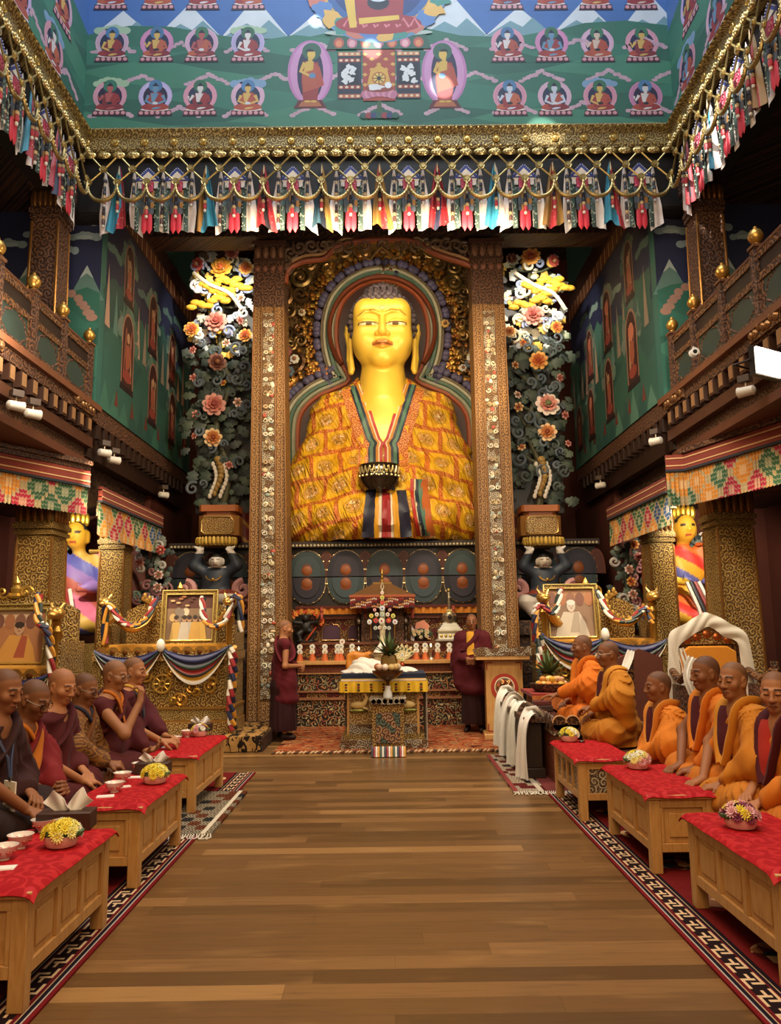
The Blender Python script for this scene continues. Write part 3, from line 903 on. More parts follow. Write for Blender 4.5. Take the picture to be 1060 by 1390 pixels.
# central throne, wheel and large figure
c0 = q(515, 160); cu = c0[0]
for px, fl in ((421, 1), (604, -1)):
    a = q(px, 143); standing_figure(p, a[0], a[1], .98, fl, g)
for k, (du, col) in enumerate(((-.42, 1), (.42, 1))):
    uu = cu+du
    p.poly([(uu-.17, 8.98), (uu+.17, 8.98), (uu+.17, 9.72), (uu-.17, 9.72)], '#20263c')
    for vv, cc in ((9.0, '#b05a30'), (9.14, '#8a2a20'), (9.56, '#8a2a20'), (9.66, '#c07a48')):
        p.poly([(uu-.16, vv), (uu+.16, vv), (uu+.16, vv+.06), (uu-.16, vv+.06)], cc)
        for i in range(4): p.ell(uu-.12+i*.08, vv+.03, .025, .02, '#d8c0a0', 8)
    p.poly([(uu-.13, 9.22), (uu+.13, 9.22), (uu+.13, 9.53), (uu-.13, 9.53)], '#101828')
    for i in range(9): p.blob(uu+g.uniform(-.09, .09), 9.26+i*.028, .045, '#d0d4d8', 12, .4, seed=i+k*9)
p.poly([(cu-.23, 8.95), (cu+.23, 8.95), (cu+.23, 9.75), (cu-.23, 9.75)], '#9c3424')
for i in range(5):
    for j in range(4):
        a, b = cu-.2+i*.1, 9.2+j*.16+(i % 2)*.08
        if b < 9.72: p.poly([(a-.04, b), (a, b-.03), (a+.04, b), (a, b+.03)], '#c9983c')
p.poly([(cu-.17, 9.2), (cu+.17, 9.2), (cu+.12, 9.42), (cu, 9.52), (cu-.12, 9.42)], '#c99a2c')
p.ell(cu, 9.3, .1, .1, '#a8481e'); p.ell(cu, 9.3, .085, .085, '#d8b048'); p.ell(cu, 9.3, .03, .03, '#20242c', 10)
for i in range(8): p.line([(cu, 9.3), (cu+.09*math.cos(i*PI/4), 9.3+.09*math.sin(i*PI/4))], .012, '#20242c')
for i in range(11): p.ell(cu+(i-5)*.042, 9.03+.05*math.cos((i-5)/5*1.4), .045, .07, '#c8809a' if i % 2 else '#b0688a', 10, -(i-5)*.08)
p.ell(cu, 9.13, .2, .05, '#8a3226', 16); p.blob(cu-.05, 9.16, .08, '#d8dce4', 14, .3, 1.4, .6, 4); p.ell(cu+.13, 9.19, .05, .05, '#dde0e8', 12)
p.poly([(cu-.03, 8.7), (cu+.03, 8.7), (cu+.03, 8.95), (cu-.03, 8.95)], '#3a5a3a')
for i in range(7): p.ell(cu+(i-3)*.075, 8.72, .055, .05, ['#2a5a50', '#8a2a30', '#2a3a6a'][i % 3], 10)
p.poly([(cu-.75, 9.76), (cu+.75, 9.76), (cu+.68, 9.98), (cu-.68, 9.98)], '#2c5a4c')
for i in range(7): p.ell(cu+(i-3)*.19, 9.86, .075, .085, '#c06a80' if i % 2 else '#b04a3a', 12); p.ell(cu+(i-3)*.19, 9.85, .045, .055, '#d8a0a8' if i % 2 else '#d07a4a', 10)
p.ell(cu, 10.02, .78, .06, '#a8b8b0', 24)
for r_, cc in ((1.05, '#5a8ab0'), (.96, '#c09a40'), (.8, '#2a5a9a'), (.7, '#1f3f7a')): p.ell(cu, 10.85, r_, r_*.95, cc, 36)
for i in range(14):
    a = PI+(i+.5)*PI/14; p.blob(cu+.95*math.cos(a), 10.85+.85*math.sin(a), .14, ['#3a8a80', '#c06a5a', '#4a7ab8', '#d8a84a'][i % 4], 14, .3, seed=i)
p.ell(cu, 10.16, .62, .17, '#9a2230', 24)
for i in range(7): p.line([(cu-.5+i*.16, 10.12), (cu-.44+i*.16, 10.24), (cu-.36+i*.16, 10.1)], .035, '#d0707c')
p.poly([(cu-.3, 10.15), (cu+.34, 10.15), (cu+.42, 11.2), (cu-.4, 11.2)], '#982832')
p.line([(cu-.33, 11.2), (cu-.42, 10.6), (cu-.36, 10.1)], [.2, .15, .1], '#d8b038'); p.line([(cu-.28, 10.2), (cu+.3, 10.26)], [.1, .07], '#d8b038')
p.ell(cu, 10.5, .16, .12, '#22283a', 16); p.ell(cu, 10.56, .12, .05, '#c0c8d0', 14)
p.build(ub)

def side_mural(wall, O, U, nv=(0, 1)):
    g = random.Random(11)
    p = Painter(O, U, (0, 0, 1)); L = 8.0
    p.poly([(0, 9.9), (L, 9.9), (L, 12.2), (0, 12.2)], '#2c62a8')
    hills(p, 0, L, 8.45, 10.0, g)
    for k in range(8):
        p.ribbon_cloud([(k*1+.1, 8.8), (k*1+.4, 9.0), (k*1+.8, 8.85)], .09, '#b896a8', k)
        for r in range(4): seated_figure(p, .55+k*.92+.2*(r % 2), 8.66+r*.8, .66, g)
    p.build(wall)
side_mural(bpy.data.objects['wall_upper_left'], (AL, 2, 0), (0, 1, 0))
side_mural(bpy.data.objects['wall_upper_right'], (AR, YA, 0), (0, -1, 0))

# painted side walls of the shrine, above the ledges
@layered
def niche_figure(p, u, v, s, g):
    for i in range(9):
        a = g.uniform(.15, PI-.15); p.blob(u+s*.3*math.cos(a), v+s*.5+s*.45*math.sin(a), s*.11, g.choice(['#4a6a5c', '#5a7a6a', '#3e5a58', '#6a7a72']), 12, .3, seed=g.random())
    P = [(u-s*.22, v), (u+s*.22, v)]+[(u+s*.22*math.cos(a), v+s*.62+s*.34*math.sin(a)) for a in [i*PI/10 for i in range(11)]]
    p.poly(P, '#9a6a52'); p.poly([(lerp(u, x, .86), lerp(v+s*.45, y, .93)) for x, y in P], '#3c1c18')
    for i in range(7): p.line([(u+g.uniform(-.12, .12)*s, v+s*g.uniform(.55, .8)), (u+g.uniform(-.14, .14)*s, v+s*.1)], s*.035, g.choice(['#8a4228', '#a87a50', '#6a2a20', '#b09068']))
    p.ell(u, v+s*.15, s*.15, s*.08, '#8a3020', 12); p.ell(u, v+s*.4, s*.09, s*.16, '#9a4a2c', 12); p.ell(u, v+s*.64, s*.05, s*.07, '#b88a62', 10); p.ell(u, v+s*.66, s*.1, s*.12, '#c06a4a', 12) if g.random() < .3 else None
    p.poly([(u-s*.24, v-s*.05), (u+s*.24, v-s*.05), (u+s*.22, v+s*.03), (u-s*.22, v+s*.03)], '#241414')
def shrine_wall(sd, X):
    s = -1 if X < 0 else 1
    w = S('wall_shrine_'+sd, (X, 10.5, 4.66), (X+s*.2, 15.3, 9.75), '#24504a', 'mural')
    O, U = ((X, 10.5, 0), (0, 1, 0)) if s < 0 else ((X, 15.3, 0), (0, -1, 0))
    g = random.Random(21+s); p = Painter(O, U, (0, 0, 1)); L = 4.8
    fl = (lambda u: u) if s < 0 else (lambda u: L-u)
    p.poly([(0, 6.2), (L, 6.2), (L, 7.75), (0, 7.75)], '#1a2246')
    for k in range(8): p.blob(fl(.4+k*.6), 6.35+.2*math.sin(k*2), .4, g.choice(['#2c5a50', '#37665a', '#244a48']), 16, .25, seed=k)
    P = [(0, 4.66)]+[(L*i/14, 5.75+.3*math.sin(i*1.3)+g.uniform(-.1, .1)) for i in range(15)]+[(L, 4.66)]
    p.poly(P, '#2b5a4e')
    for k in range(12): p.poly([(k*.4-.1, 4.66), (k*.4+.12, 5.0+.25*g.random()), (k*.4+.35, 4.66)], g.choice(['#346a58', '#24504a', '#4a7a68']))
    for k in range(7): p.cloud(fl(.3+k*.68), 7.1+.35*math.sin(k*1.7), .22, g.choice(['#5c7a72', '#7a938c', '#4a6a6a']), k)
    for k in range(14): p.poly([(k*.34, 5.9), (k*.34+.09, 6.5+.4*g.random()), (k*.34+.2, 5.9)], g.choice(['#8a7a6a', '#547a72', '#b08a74']))
    for u, v, sz in ((1.0, 5.25, 1.25), (.95, 6.6, 1.0), (2.3, 5.05, 1.1), (2.2, 6.25, 1.1), (3.5, 5.0, 1.0), (3.4, 6.1, 1.0), (4.4, 5.0, .9)):
        niche_figure(p, fl(u), v, sz, g)
    for k in range(6): p.poly([(fl(.5+k*.7), 4.85), (fl(.58+k*.7), 5.12), (fl(.66+k*.7), 4.85)], '#6a2a20')
    p.poly([(0, 7.72), (L, 7.72), (L, 8.4), (0, 8.4)], '#3a1c12')
    for k in range(40): p.poly([(k*.12, 7.76), (k*.12+.07, 7.76), (k*.12+.07, 8.02), (k*.12, 8.02)], '#7a3a22' if k % 2 else '#a87a4a')
    p.build(w)
    # the return of the wall that faces the hall
    lo, hi = (X, s*6.6) if s > 0 else (-6.6, X)
    w = S('wall_gallery_'+sd, (lo, 10.3, 4.66), (hi, 10.5, 7.5), '#2c6258', 'mural')
    p = Painter((X if s > 0 else -6.6, 10.3, 0), (1, 0, 0), (0, 0, 1)); p.poly
    W = abs(hi-lo); fl = (lambda u: u) if s > 0 else (lambda u: W-u)
    p.poly([(0, 6.2), (W, 6.2), (W, 7.5), (0, 7.5)], '#20264c')
    for k in range(5): p.poly([(fl(k*.42-.06), 6.15), (fl(k*.42+.2), 6.68+.08*(k % 2)), (fl(k*.42+.46), 6.15)], '#5c8078'); p.poly([(fl(k*.42+.1), 6.48), (fl(k*.42+.2), 6.68+.08*(k % 2)), (fl(k*.42+.3), 6.48), (fl(k*.42+.2), 6.56)], '#a8b8b4')
    for i, (u, v) in enumerate(((.25, 7.1), (.55, 6.9), (.3, 7.32), (.9, 7.15), (1.3, 7.0))): p.cloud(fl(u), v, .17, '#8aa0a8', i, '#a0b4ba')
    hills(p, 0, W, 4.66, 6.2, g, 6)
    p.ribbon_cloud([(fl(.1), 5.9), (fl(.3), 6.2), (fl(.5), 6.3), (fl(.75), 5.95)], .12, '#a87a68', 5)
    p.ell(fl(.55), 5.85, .14, .18, '#2c5a48', 14); p.ell(fl(.55), 5.72, .15, .07, '#8a2a24', 12)
    p.build(w)
shrine_wall('left', XL); shrine_wall('right', XR)

# ---------------------------------------------------------------- gilded cornice round the light well
def cornice_bar(m, a, b, nrm):
    """a,b: points at wall line (xy); nrm: direction into the well"""
    A = Vector((a[0], a[1], 0)); B = Vector((b[0], b[1], 0)); N = Vector((nrm[0], nrm[1], 0)); D = (B-A); L = D.length; D.normalize()
    prof = [(0, ZC+.05), (.06, ZC+.05), (.17, ZC+.02), (.2, ZC-.02), (.15, ZC-.05), (.12, ZC-.08), (.12, ZC-.25), (.15, ZC-.265), (.13, ZC-.31), (.05, ZC-.33), (0, ZC-.33)]
    n = len(prof)
    vs = []
    for P, e in ((A, 1), (B, -1)):
        for d, z in prof: vs.append(P+N*d+D*(e*d)*CORNER+Vector((0, 0, z)))
    fs = [(i, i+1, n+i+1, n+i) for i in range(n-1)]
    m.add(vs, fs, '#c9ab62', 'cornice_gold')
    k = int(L/.2)
    for i in range(k):           # beading and rosettes
        c = A+D*(L*(i+.5)/k)
        for dz, r in ((-.035, .018), (-.28, .018)):
            for t in (-.25, .25):
                c2 = c+D*(t*L/k)+N*(.185 if dz > -.1 else .145); m.ball((c2.x, c2.y, ZC+dz), r, '#d8bd78', 'gold', 6, 4)
        if i % 2 == 0:
            rot = Vector((0, 0, 1)).rotation_difference(N).to_matrix().to_4x4()
            m.M = Matrix.Translation((c.x+N.x*.12, c.y+N.y*.12, ZC-.165)) @ rot
            m.lathe([(  .056, 0), (.056, .02), (.048, .026), (.05, .012), (.03, .012), (.026, .03), (0, .034)], n=14, col='#d2b46a', mat='gold', rip=.06)
            m.M = None
CORNER = 1
for nm, a, b, N in (('back', (AL, YA), (AR, YA), (0, -1)), ('left', (AL, 3), (AL, YA), (1, 0)), ('right', (AR, YA), (AR, 3), (-1, 0))):
    m = MB(); cornice_bar(m, a, b, N); struct(m, 'trim_cornice_'+nm)
# dark board behind the hanging ornaments
S('trim_valance_back', (AL, YA-.012, 7.3), (AR, YA-.001, 8.12), '#17100e', 'darkwood')
S('trim_valance_left', (AL+.001, 3, 7.3), (AL+.012, YA-.02, 8.12), '#17100e', 'darkwood')
S('trim_valance_right', (AR-.012, 3, 7.3), (AR-.001, YA-.02, 8.12), '#17100e', 'darkwood')

# ---------------------------------------------------------------- gallery columns, balustrades
def carved_column(name, label, x, y, z0, z1, w, group=None, mats=('gilt_dim', 'carved_brown'), taper=.9):
    t = thing(name, label, 'column', (x, y, z0), 0, group)
    h = z1-z0; zc = h*.78
    m = MB(); a, b = w/2, w/2*taper
    m.add([(-a,-a,0),(a,-a,0),(a,a,0),(-a,a,0),(-b,-b,zc),(b,-b,zc),(b,b,zc),(-b,b,zc)], [(0,3,2,1),(4,5,6,7),(0,1,5,4),(1,2,6,5),(2,3,7,6),(3,0,4,7)], '#a97b3f', mats[0])
    for s_ in (-1, 1):                                  # raised edge fillets
        for q_ in (-1, 1):
            m.tube([(s_*a, q_*a, 0), (s_*b, q_*b, zc)], .018, '#9a6c38', 'gold', 6)
    m.build('shaft', t)
    m = MB()
    zz = zc; prof = [(1.0, .04), (1.14, .05), (1.05, .03), (1.2, .06), (1.12, .03)]
    for k, dz in prof:
        m.b2((-b*k, -b*k, zz), (b*k, b*k, zz+dz), '#8a5c34', mats[1]); zz += dz
    rest = h-zz
    n = 5
    for i in range(n):
        for f in range(4):
            c, s_ = math.cos(f*PI/2), math.sin(f*PI/2); u = (i-(n-1)/2)*b*2/n
            m.M = Matrix.Rotation(f*PI/2, 4, 'Z'); m.ball((u, -b*1.12, zz+rest*.25), (b/n*.95, .03, rest*.28), '#9a6a3a', 'gold', 8, 6); m.M = None
    m.b2((-b*1.05, -b*1.05, zz), (b*1.05, b*1.05, zz+rest*.6), mat=mats[1])
    m.b2((-b*1.35, -b*1.35, zz+rest*.6), (b*1.35, b*1.35, h), mat=mats[1])
    m.build('capital', t)
    return t
carved_column('gallery_column', 'dim carved gallery column behind the left balustrade, beside the painted clouds', -4.42, 9.6, 4.62, 7.5, .38, mats=('carved_brown', 'carved_brown'))
carved_column('gallery_column', 'dim carved gallery column behind the right balustrade, beside the painted snow peaks', 4.25, 9.6, 4.62, 7.5, .38, mats=('carved_brown', 'carved_brown'))

def balustrade(sd, X, ys, label):
    s = -1 if X < 0 else 1
    t = thing('balustrade', label, 'railing', (X+s*.06, 0, 4.64))
    hp = .86
    for i, y in enumerate(ys):
        m = MB(); m.b2((-.055, y-.055, 0), (.055, y+.055, hp-.06), '#4a2e1e', 'carved_brown'); m.b2((-.07, y-.07, hp-.06), (.07, y+.07, hp-.03), '#6a452c', 'darkwood')
        o = m.build('post', t)
        m = MB(); m.lathe([(.03, hp-.03), (.03, hp), (.05, hp+.01), (.075, hp+.05), (.078, hp+.09), (.055, hp+.14), (.02, hp+.165), (.018, hp+.185), (0, hp+.195)], (0, y, 0), 16, '#c49548', 'gold')
        m.build('gilded_ball', o)
    for a, b in zip(ys[:-1], ys[1:]):
        m = MB(); y0, y1 = a+.055, b-.055
        m.b2((-.03, y0, .66), (.03, y1, .74), mat='gilt_dim'); m.b2((-.035, y0, .74), (.035, y1, .77), '#5a3622', 'darkwood')
        m.b2((-.03, y0, .42), (.03, y1, .5), mat='gilt_dim'); m.b2((-.04, y0, 0), (.04, y1, .09), mat='carved_brown')
        m.b2((-.018, y0, .09), (.018, y0+.06, .42), mat='gilt_dim'); m.b2((-.018, y1-.06, .09), (.018, y1, .42), mat='gilt_dim')
        ym = (y0+y1)/2
        for q_ in (-1, 1):
            m.tube([(0, ym+q_*(y1-y0)*.2, .1), (0, ym+q_*(y1-y0)*.42, .2), (0, ym+q_*(y1-y0)*.3, .36), (0, ym+q_*(y1-y0)*.1, .41)], .022, '#7a5436', 'carved_brown', 6)
        m.b2((-.012, y0+.06, .09), (.012, y1-.06, .42), '#2a3a34', 'darkwood')
        m.b2((-.012, y0, .5), (.012, y1, .66), '#20140e', 'darkwood')
        m.build('panel', t)
    return t
balustrade('left', XL, (5.1, 5.95, 6.8, 7.64, 8.47, 9.28, 10.14), 'carved brown gallery balustrade with gilded ball finials along the left gallery')
balustrade('right', XR, (5.0, 5.9, 6.75, 7.58, 8.4, 9.25, 9.99), 'carved brown gallery balustrade with gilded ball finials along the right gallery')
# carved plaques on the gallery fascia
for sd, X in (('left', XL), ('right', XR)):
    s = -1 if X < 0 else 1; m = MB()
    for y in (5.6, 7.4, 9.9):
        m.b2((X-s*.03, y-.32, 4.45), (X-s*.005, y+.32, 4.62), mat='gilt_dim')
        for k in range(7): m.ball((X-s*.035, y+(k-3)*.085, 4.535+.03*math.sin(k*2)), (.03, .05, .05), '#9a7450', 'gold', 8, 6)
    struct(m, 'trim_plaques_'+sd)
# columns of the lower aisles
AC = [(-4.54, 10.1), (-4.23, 12.0), (4.4, 9.95), (4.16, 11.9)]
LB = ['gilded square column nearest the viewer on the left, under the front valance', 'gilded square column behind the left golden throne with the picture', 'gilded square column nearest the viewer on the right, behind the white-draped chair', 'gilded square column beside the right lit niche, further back than its neighbour']
for (x, y), l in zip(AC, LB):
    carved_column('carved_column', l, x, y, 0, 3.55, .5 if y < 11 else .4, mats=('gilt', 'gilt_fine'))

# pleated diamond valances hung under the galleries
def valance(label, A, B, ztop, zb, group=None):
    """A -> B: left to right as seen from the hall"""
    A = Vector((*A, 0)); B = Vector((*B, 0)); L = (B-A).length
    t = thing('pleated_valance', label, 'valance', A, math.atan2(B.y-A.y, B.x-A.x), group)
    m = MB()
    def fn(u, v):
        k = .016*math.cos(u*L/.055*TAU)*(.3+.7*v)
        return Vector((u*L, -.02+k, lerp(ztop, zb+.03*(1-abs(math.sin(u*L/.055*PI))), v)))
    m.grid(fn, int(L/.0138), 6, '#a03040', 'diamond_valance', thick=-.006)
    m.build('pleated_cloth', t)
    m = MB()
    for z0, z1, d, col in ((ztop-.02, ztop+.17, .055, '#7a3022'), (ztop+.02, ztop+.035, .06, '#c9a070'), (ztop+.115, ztop+.13, .06, '#c9a070'), (ztop-.05, ztop-.02, .06, '#20242c')):
        m.b2((0, -d, z0), (L, 0, z1), col, 'cloth')
    m.build('striped_band', t)
    return t
valance('diamond patterned pleated valance hanging over the nearest left columns', (-5.0, 8.2), (-3.98, 10.1), 3.5, 3.08)
valance('dim diamond patterned pleated valance further back on the left', (-3.95, 10.42), (-3.95, 13.3), 3.36, 2.85)
valance('diamond patterned pleated valance hanging over the nearest right columns', (3.85, 9.75), (4.55, 7.4), 3.56, 3.06)
valance('short face-on end of the diamond patterned pleated valance on the right', (3.6, 9.82), (3.85, 9.76), 3.56, 3.06)
valance('dim diamond patterned pleated valance further back on the right', (3.86, 13.3), (3.86, 10.42), 3.4, 2.9)
# beams carrying them
for sd, s, P in (('left', -1, [(-5.0, 8.2), (-3.98, 10.1)]), ('right', 1, [(3.85, 9.8), (4.57, 7.4)])):
    m = MB(); A, B = Vector((*P[0], 0)), Vector((*P[1], 0)); d = (B-A).normalized(); n = Vector((d.y, -d.x, 0))
    for z0, z1, o_ in ((3.74, 3.8, .1), (3.68, 3.745, .05)):
        q_ = [A+n*o_, B+n*o_, B-n*1.0, A-n*1.0]
        m.add([(*v.xy, z0) for v in q_]+[(*v.xy, z1) for v in q_], [(0,3,2,1),(4,5,6,7),(0,1,5,4),(1,2,6,5),(2,3,7,6),(3,0,4,7)], '#4a2a1a', 'carved_brown')
    struct(m, 'trim_beam_'+sd)
# ---------------------------------------------------------------- big seated statue
BO = Vector((-.07, 14.3, 3.08))
def LB_(px, py, Y=14.0):
    w = pt(px, py, Y=Y); return (w.x-BO.x, w.z-BO.z)
PXM = .01385
hz = LB_(519, 450)[1]; hx = LB_(519, 450)[0]
HC = np.array((hx, -.12, hz))
def hp(x, y, z): return HC+np.array((x*1.045, y, z))*PXM
big = thing('seated_statue', 'colossal golden seated statue in a yellow patchwork brocade robe holding a dark bowl', 'statue', BO)
sd = SDF()
sd.rbox(hp(0, -6, 4), np.array((20, 13, 21))*PXM, 19.5*PXM)
sd.ell(hp(0, 6, 18), np.array((40, 44, 42))*PXM, .08)
sd.ell(hp(0, -8, -23), np.array((37, 33, 32))*PXM, .12)
sd.ell(hp(0, -28, -42), np.array((15, 12, 12))*PXM, .12)
for s in (-1, 1):
    sd.ell(hp(s*22, -24, -14), np.array((16, 16, 16))*PXM, .1)
sd.cap(hp(0, -40, 14), hp(0, -47, -11), 3.4*PXM, 5.6*PXM, .05)
sd.ell(hp(0, -47, -13), np.array((6, 5.5, 5))*PXM, .03)
for s in (-1, 1):
    sd.ell(hp(s*6, -43, -14), np.array((4.5, 5, 4))*PXM, .02)
    sd.ell(hp(s*18, -44, 3.5), np.array((12, 7, 6))*PXM, .05, sub=True)
    sd.ell(hp(s*18, -35, 2.5), np.array((13.5, 8, 7.5))*PXM, .02)
    sd.path([hp(s*3.5, -41, 14), hp(s*12, -41, 18.5), hp(s*22, -38, 18), hp(s*31, -33, 12)], [1.6*PXM]*4, .05)
    # long pierced ears
    sd.path([hp(s*41, 4, 16), hp(s*46, 7, 14), hp(s*47, 8, 4), hp(s*44, 5, -14)], np.array((3, 4, 4, 4))*PXM, .02)
    sd.path([hp(s*42, 2, 10), hp(s*42.5, 3, -10), hp(s*42, 3, -30), hp(s*41, 2, -48)], np.array((3.5, 3.5, 3, 4.5))*PXM, .015)
    sd.path([hp(s*45, 6, -10), hp(s*45.5, 5, -34), hp(s*42, 3, -52)], np.array((2.6, 2.6, 4))*PXM, .015)
# mouth
sd.path([hp(-13, -38, -27), hp(-5, -44, -25.5), hp(0, -45, -26.5), hp(5, -44, -25.5), hp(13, -38, -27)], np.array((1.2, 3, 2.8, 3, 1.2))*PXM, .015)
sd.path([hp(-11, -38, -29.5), hp(0, -43.5, -31), hp(11, -38, -29.5)], np.array((1.5, 3.8, 1.5))*PXM, .015)
sd.cap(hp(0, 10, -40), hp(0, 12, -92), 29*PXM, 36*PXM, .08)
zs = LB_(519, 545)[1]
sd.ell((0, .22, zs-.45), (1.05, .52, .85), .25)
sd.ell((0, .1, 1.3), (.9, .5, 1.5), .3)
# lap hand with five fingers under the bowl, wrist hidden in the sleeve
bwl = LB_(515, 652, 13.3); bx, bz = bwl
sd.path([(.55, -.55, bz-.12), (.3, -.9, bz-.14), (.12, -.98, bz-.16)], [.13, .11, .1], .05)
for i in range(4):
    sd.path([(.12, -1.08+i*.07, bz-.17), (-.1, -1.12+i*.08, bz-.16), (-.24, -1.08+i*.08, bz-.08)], [.045, .042, .036], .015)
sd.path([(.28, -1.0, bz-.1), (.26, -1.12, bz-.02), (.2, -1.16, bz+.06)], [.05, .045, .036], .02)
GOLDC = np.array(C('#e8bf42')); LIPC = np.array(C('#cc8238')); LINE = np.array(C('#7a4a14'))
def face_col(v):
    c = np.tile(GOLDC, (len(v), 1))
    p = (v-HC)/PXM
    x, y, z = p[:, 0]/1.045, p[:, 1], p[:, 2]; ax = np.abs(x); fr = y < -20
    lips = fr & (ax < 13.5) & (z < -23.6+ax*-.1) & (z > -33+ax*.25)
    c[lips] = LIPC
    c[lips & (np.abs(z+28.3+.05*ax) < .8)] = np.array(C('#8a4a1c'))
    # half-closed eyes: white slit, dark iris and lid line
    zl = .2-.012*(ax-18)**2*.35
    slit = fr & (np.abs(ax-18) < 12) & (z < zl+1.7) & (z > zl-2.3*(1-((ax-18)/12)**2))
    c[slit] = np.array(C('#e8dcae'))
    c[slit & (np.abs(ax-17) < 4)] = np.array(C('#5a4414'))
    c[fr & (np.abs(ax-18) < 13.5) & (np.abs(z-zl-2.0) < .8)] = LINE*.5
    bz_ = 17+2.2*np.sin((ax-3)/28*PI)-np.maximum(0, ax-22)*.42
    c[fr & (ax > 4) & (ax < 31) & (np.abs(z-bz_) < .75)] = LINE
    urna = fr & ((x**2+(z-23)**2) < 7); c[urna] = np.array(C('#e8c860'))
    ring = fr & (np.abs(np.sqrt(x**2+(z-23)**2)-3) < .5); c[ring] = LINE
    return c
sdf_obj('body', sd, .0125, 'statue_gold', face_col, big, clip=(np.array((-3, -3, .06)), np.array((3, 3, 9))))
# hair of tight curls with the crown bump
m = MB(); rr = np.array((44, 48, 52))
def curl(x, y, z, r=4.6):
    w = hp(x, y, z); m.ball(tuple(w), (r*PXM, r*PXM, r*PXM*.95), vary('#54494e', .12), 'paint', 8, 6)
rows = 13
for i in range(rows):
    th = PI*.5-(i+.3)/rows*PI*.78       # latitude
    n = max(6, int(TAU*math.cos(th)*46/8.6)) if math.cos(th) > .1 else 5
    for k in range(n):
        a = TAU*(k+.5*(i % 2))/n
        x = 43.5*math.cos(th)*math.cos(a); y = 6+47*math.cos(th)*math.sin(a); z = 15+47*math.sin(th)
        front = y < 6
        if front and z < 38-17*(min(abs(x), 40)/40)**3.5 and not (abs(x) > 38.5 and y > -14): continue
        if z < -20: continue
        curl(x, y, z)
for i in range(5):
    th = PI*.5-(i+.2)/5*PI*.5; n = max(1, int(TAU*math.cos(th)*24/8.2))
    for k in range(n):
        a = TAU*(k+.5*(i % 2))/n; curl(25*math.cos(th)*math.cos(a), 8+25*math.cos(th)*math.sin(a), 54+19*math.sin(th), 4.4)
m.ball(tuple(hp(0, 9, 20)), tuple(np.array((43, 45.5, 45))*PXM), '#2e2528', 'paint', 24, 16)
m.ball(tuple(hp(0, 8, 54)), tuple(np.array((24, 24, 18))*PXM), '#2e2528', 'paint', 16, 10)
m.build('hair', big)

# robe
rb = SDF()
shz = LB_(519, 550)[1]
for s in (-1, 1):
    rb.cap((s*.3, .22, shz+.12), (s*.98, .18, shz-.04), .36, .36, .2)
    rb.cap((s*.98, .18, shz-.04), (s*1.30, .0, 1.25), .36, .46, .25)
    rb.cap((s*1.28, .0, 1.25), (s*.5, -.62, 1.05), .46, .36, .3)
    rb.cap((s*1.25, -.1, 1.1), (s*1.36, -.25, .32), .48, .42, .3)
    rb.cap((s*1.3, -.35, .4), (s*.2, -.75, .38), .42, .4, .3)
rb.ell((0, .2, 1.7), (1.15, .62, 1.75), .25)
rb.ell((0, -.3, .4), (1.6, .9, .55), .25)
def robe_disp(P):
    x, y, z = P[:, 0], P[:, 1], P[:, 2]
    ax = np.abs(x)
    th = np.arctan2(z-shz-.5, ax-.25)        # folds fall from the shoulders
    f = np.sin(th*17+1.4*vnoise(P, 1.1, 3)+x*2)
    f2 = np.sin(z*9+ax*7+2.2*vnoise(P, 1.3, 5)+x)
    w = np.clip((z-.2)/1.2, 0, 1)
    return .07*w*(np.abs(f)-.5)*(.6+.6*vnoise(P, 2, 9))+.05*(np.abs(f2)-.5)*(1.1-w*.5)+.035*(np.abs(vnoise(P, 4.5, 2))-.3)
rb.disp = robe_disp
vz = LB_(519, 597, 13.6)[1]; nz_ = LB_(519, 520)[1]
def vhalf(z):
    t = (z-vz)/(nz_-vz); return np.where(t > 0, .03+.36*np.clip(t, 0, 1.6)**.95, 0.0)
def robe_keep(v):
    return ~((v[:, 1] < .25) & (np.abs(v[:, 0]) < vhalf(v[:, 2])) & (v[:, 2] > vz))
sdf_obj('robe', rb, .026, 'patch_robe', '#d9a92c', big, clip=(np.array((-3, -3, 0.0)), np.array((3, 3, 9))), keep=robe_keep)
# collar bands that follow the robe surface: orange brocade, then green, white and red stripes
def on_robe(x, z, lift=.02): return Vector((x, front_y(rb, x, z, -2.2, .6)-lift, z))
zbw = bz+.3
def collar_path(off, s):
    P = []
    for i in range(15):
        t = i/14; z = lerp(nz_+.02, vz, t); x = s*(float(vhalf(z))+off)
        P.append((x, z))
    for i in range(1, 8):
        t = i/7; z = lerp(vz, zbw-.15, t); P.append((s*(.03+off), z))
    return P
def ribbon(m, P, w, col, mat='silk', lift=.02, thick=.012):
    pts = []
    for i, (x, z) in enumerate(P):
        a = P[max(0, i-1)]; b = P[min(len(P)-1, i+1)]; dx, dz = b[0]-a[0], b[1]-a[1]; l = math.hypot(dx, dz) or 1
        n = (-dz/l*w/2, dx/l*w/2); pts.append((on_robe(x+n[0], z+n[1], lift), on_robe(x-n[0], z-n[1], lift)))
    N = len(pts)-1
    def fn(u, v):
        i = min(N, int(round(v*N))); a, b = pts[i]; return a.lerp(b, u)
    m.grid(fn, 2, N, col, mat, thick=thick)
m = MB()
for s in (-1, 1): ribbon(m, collar_path(.33, s), .2, '#b05a22', 'orange_brocade', .015)
m.build('collar_brocade', big)
m = MB()
for s in (-1, 1):
    for k, (col, w) in enumerate((('#a8241c', .05), ('#d9c39a', .025), ('#b8791c', .045), ('#1d2838', .05), ('#48705a', .06), ('#202a3a', .03))):
        off = sum(q[1] for q in (('', .05), ('', .025), ('', .045), ('', .05), ('', .06), ('', .03))[:k])+w/2-.012
        ribbon(m, collar_path(off, s), w, col, 'silk', .03)
m.build('collar_stripes', big)
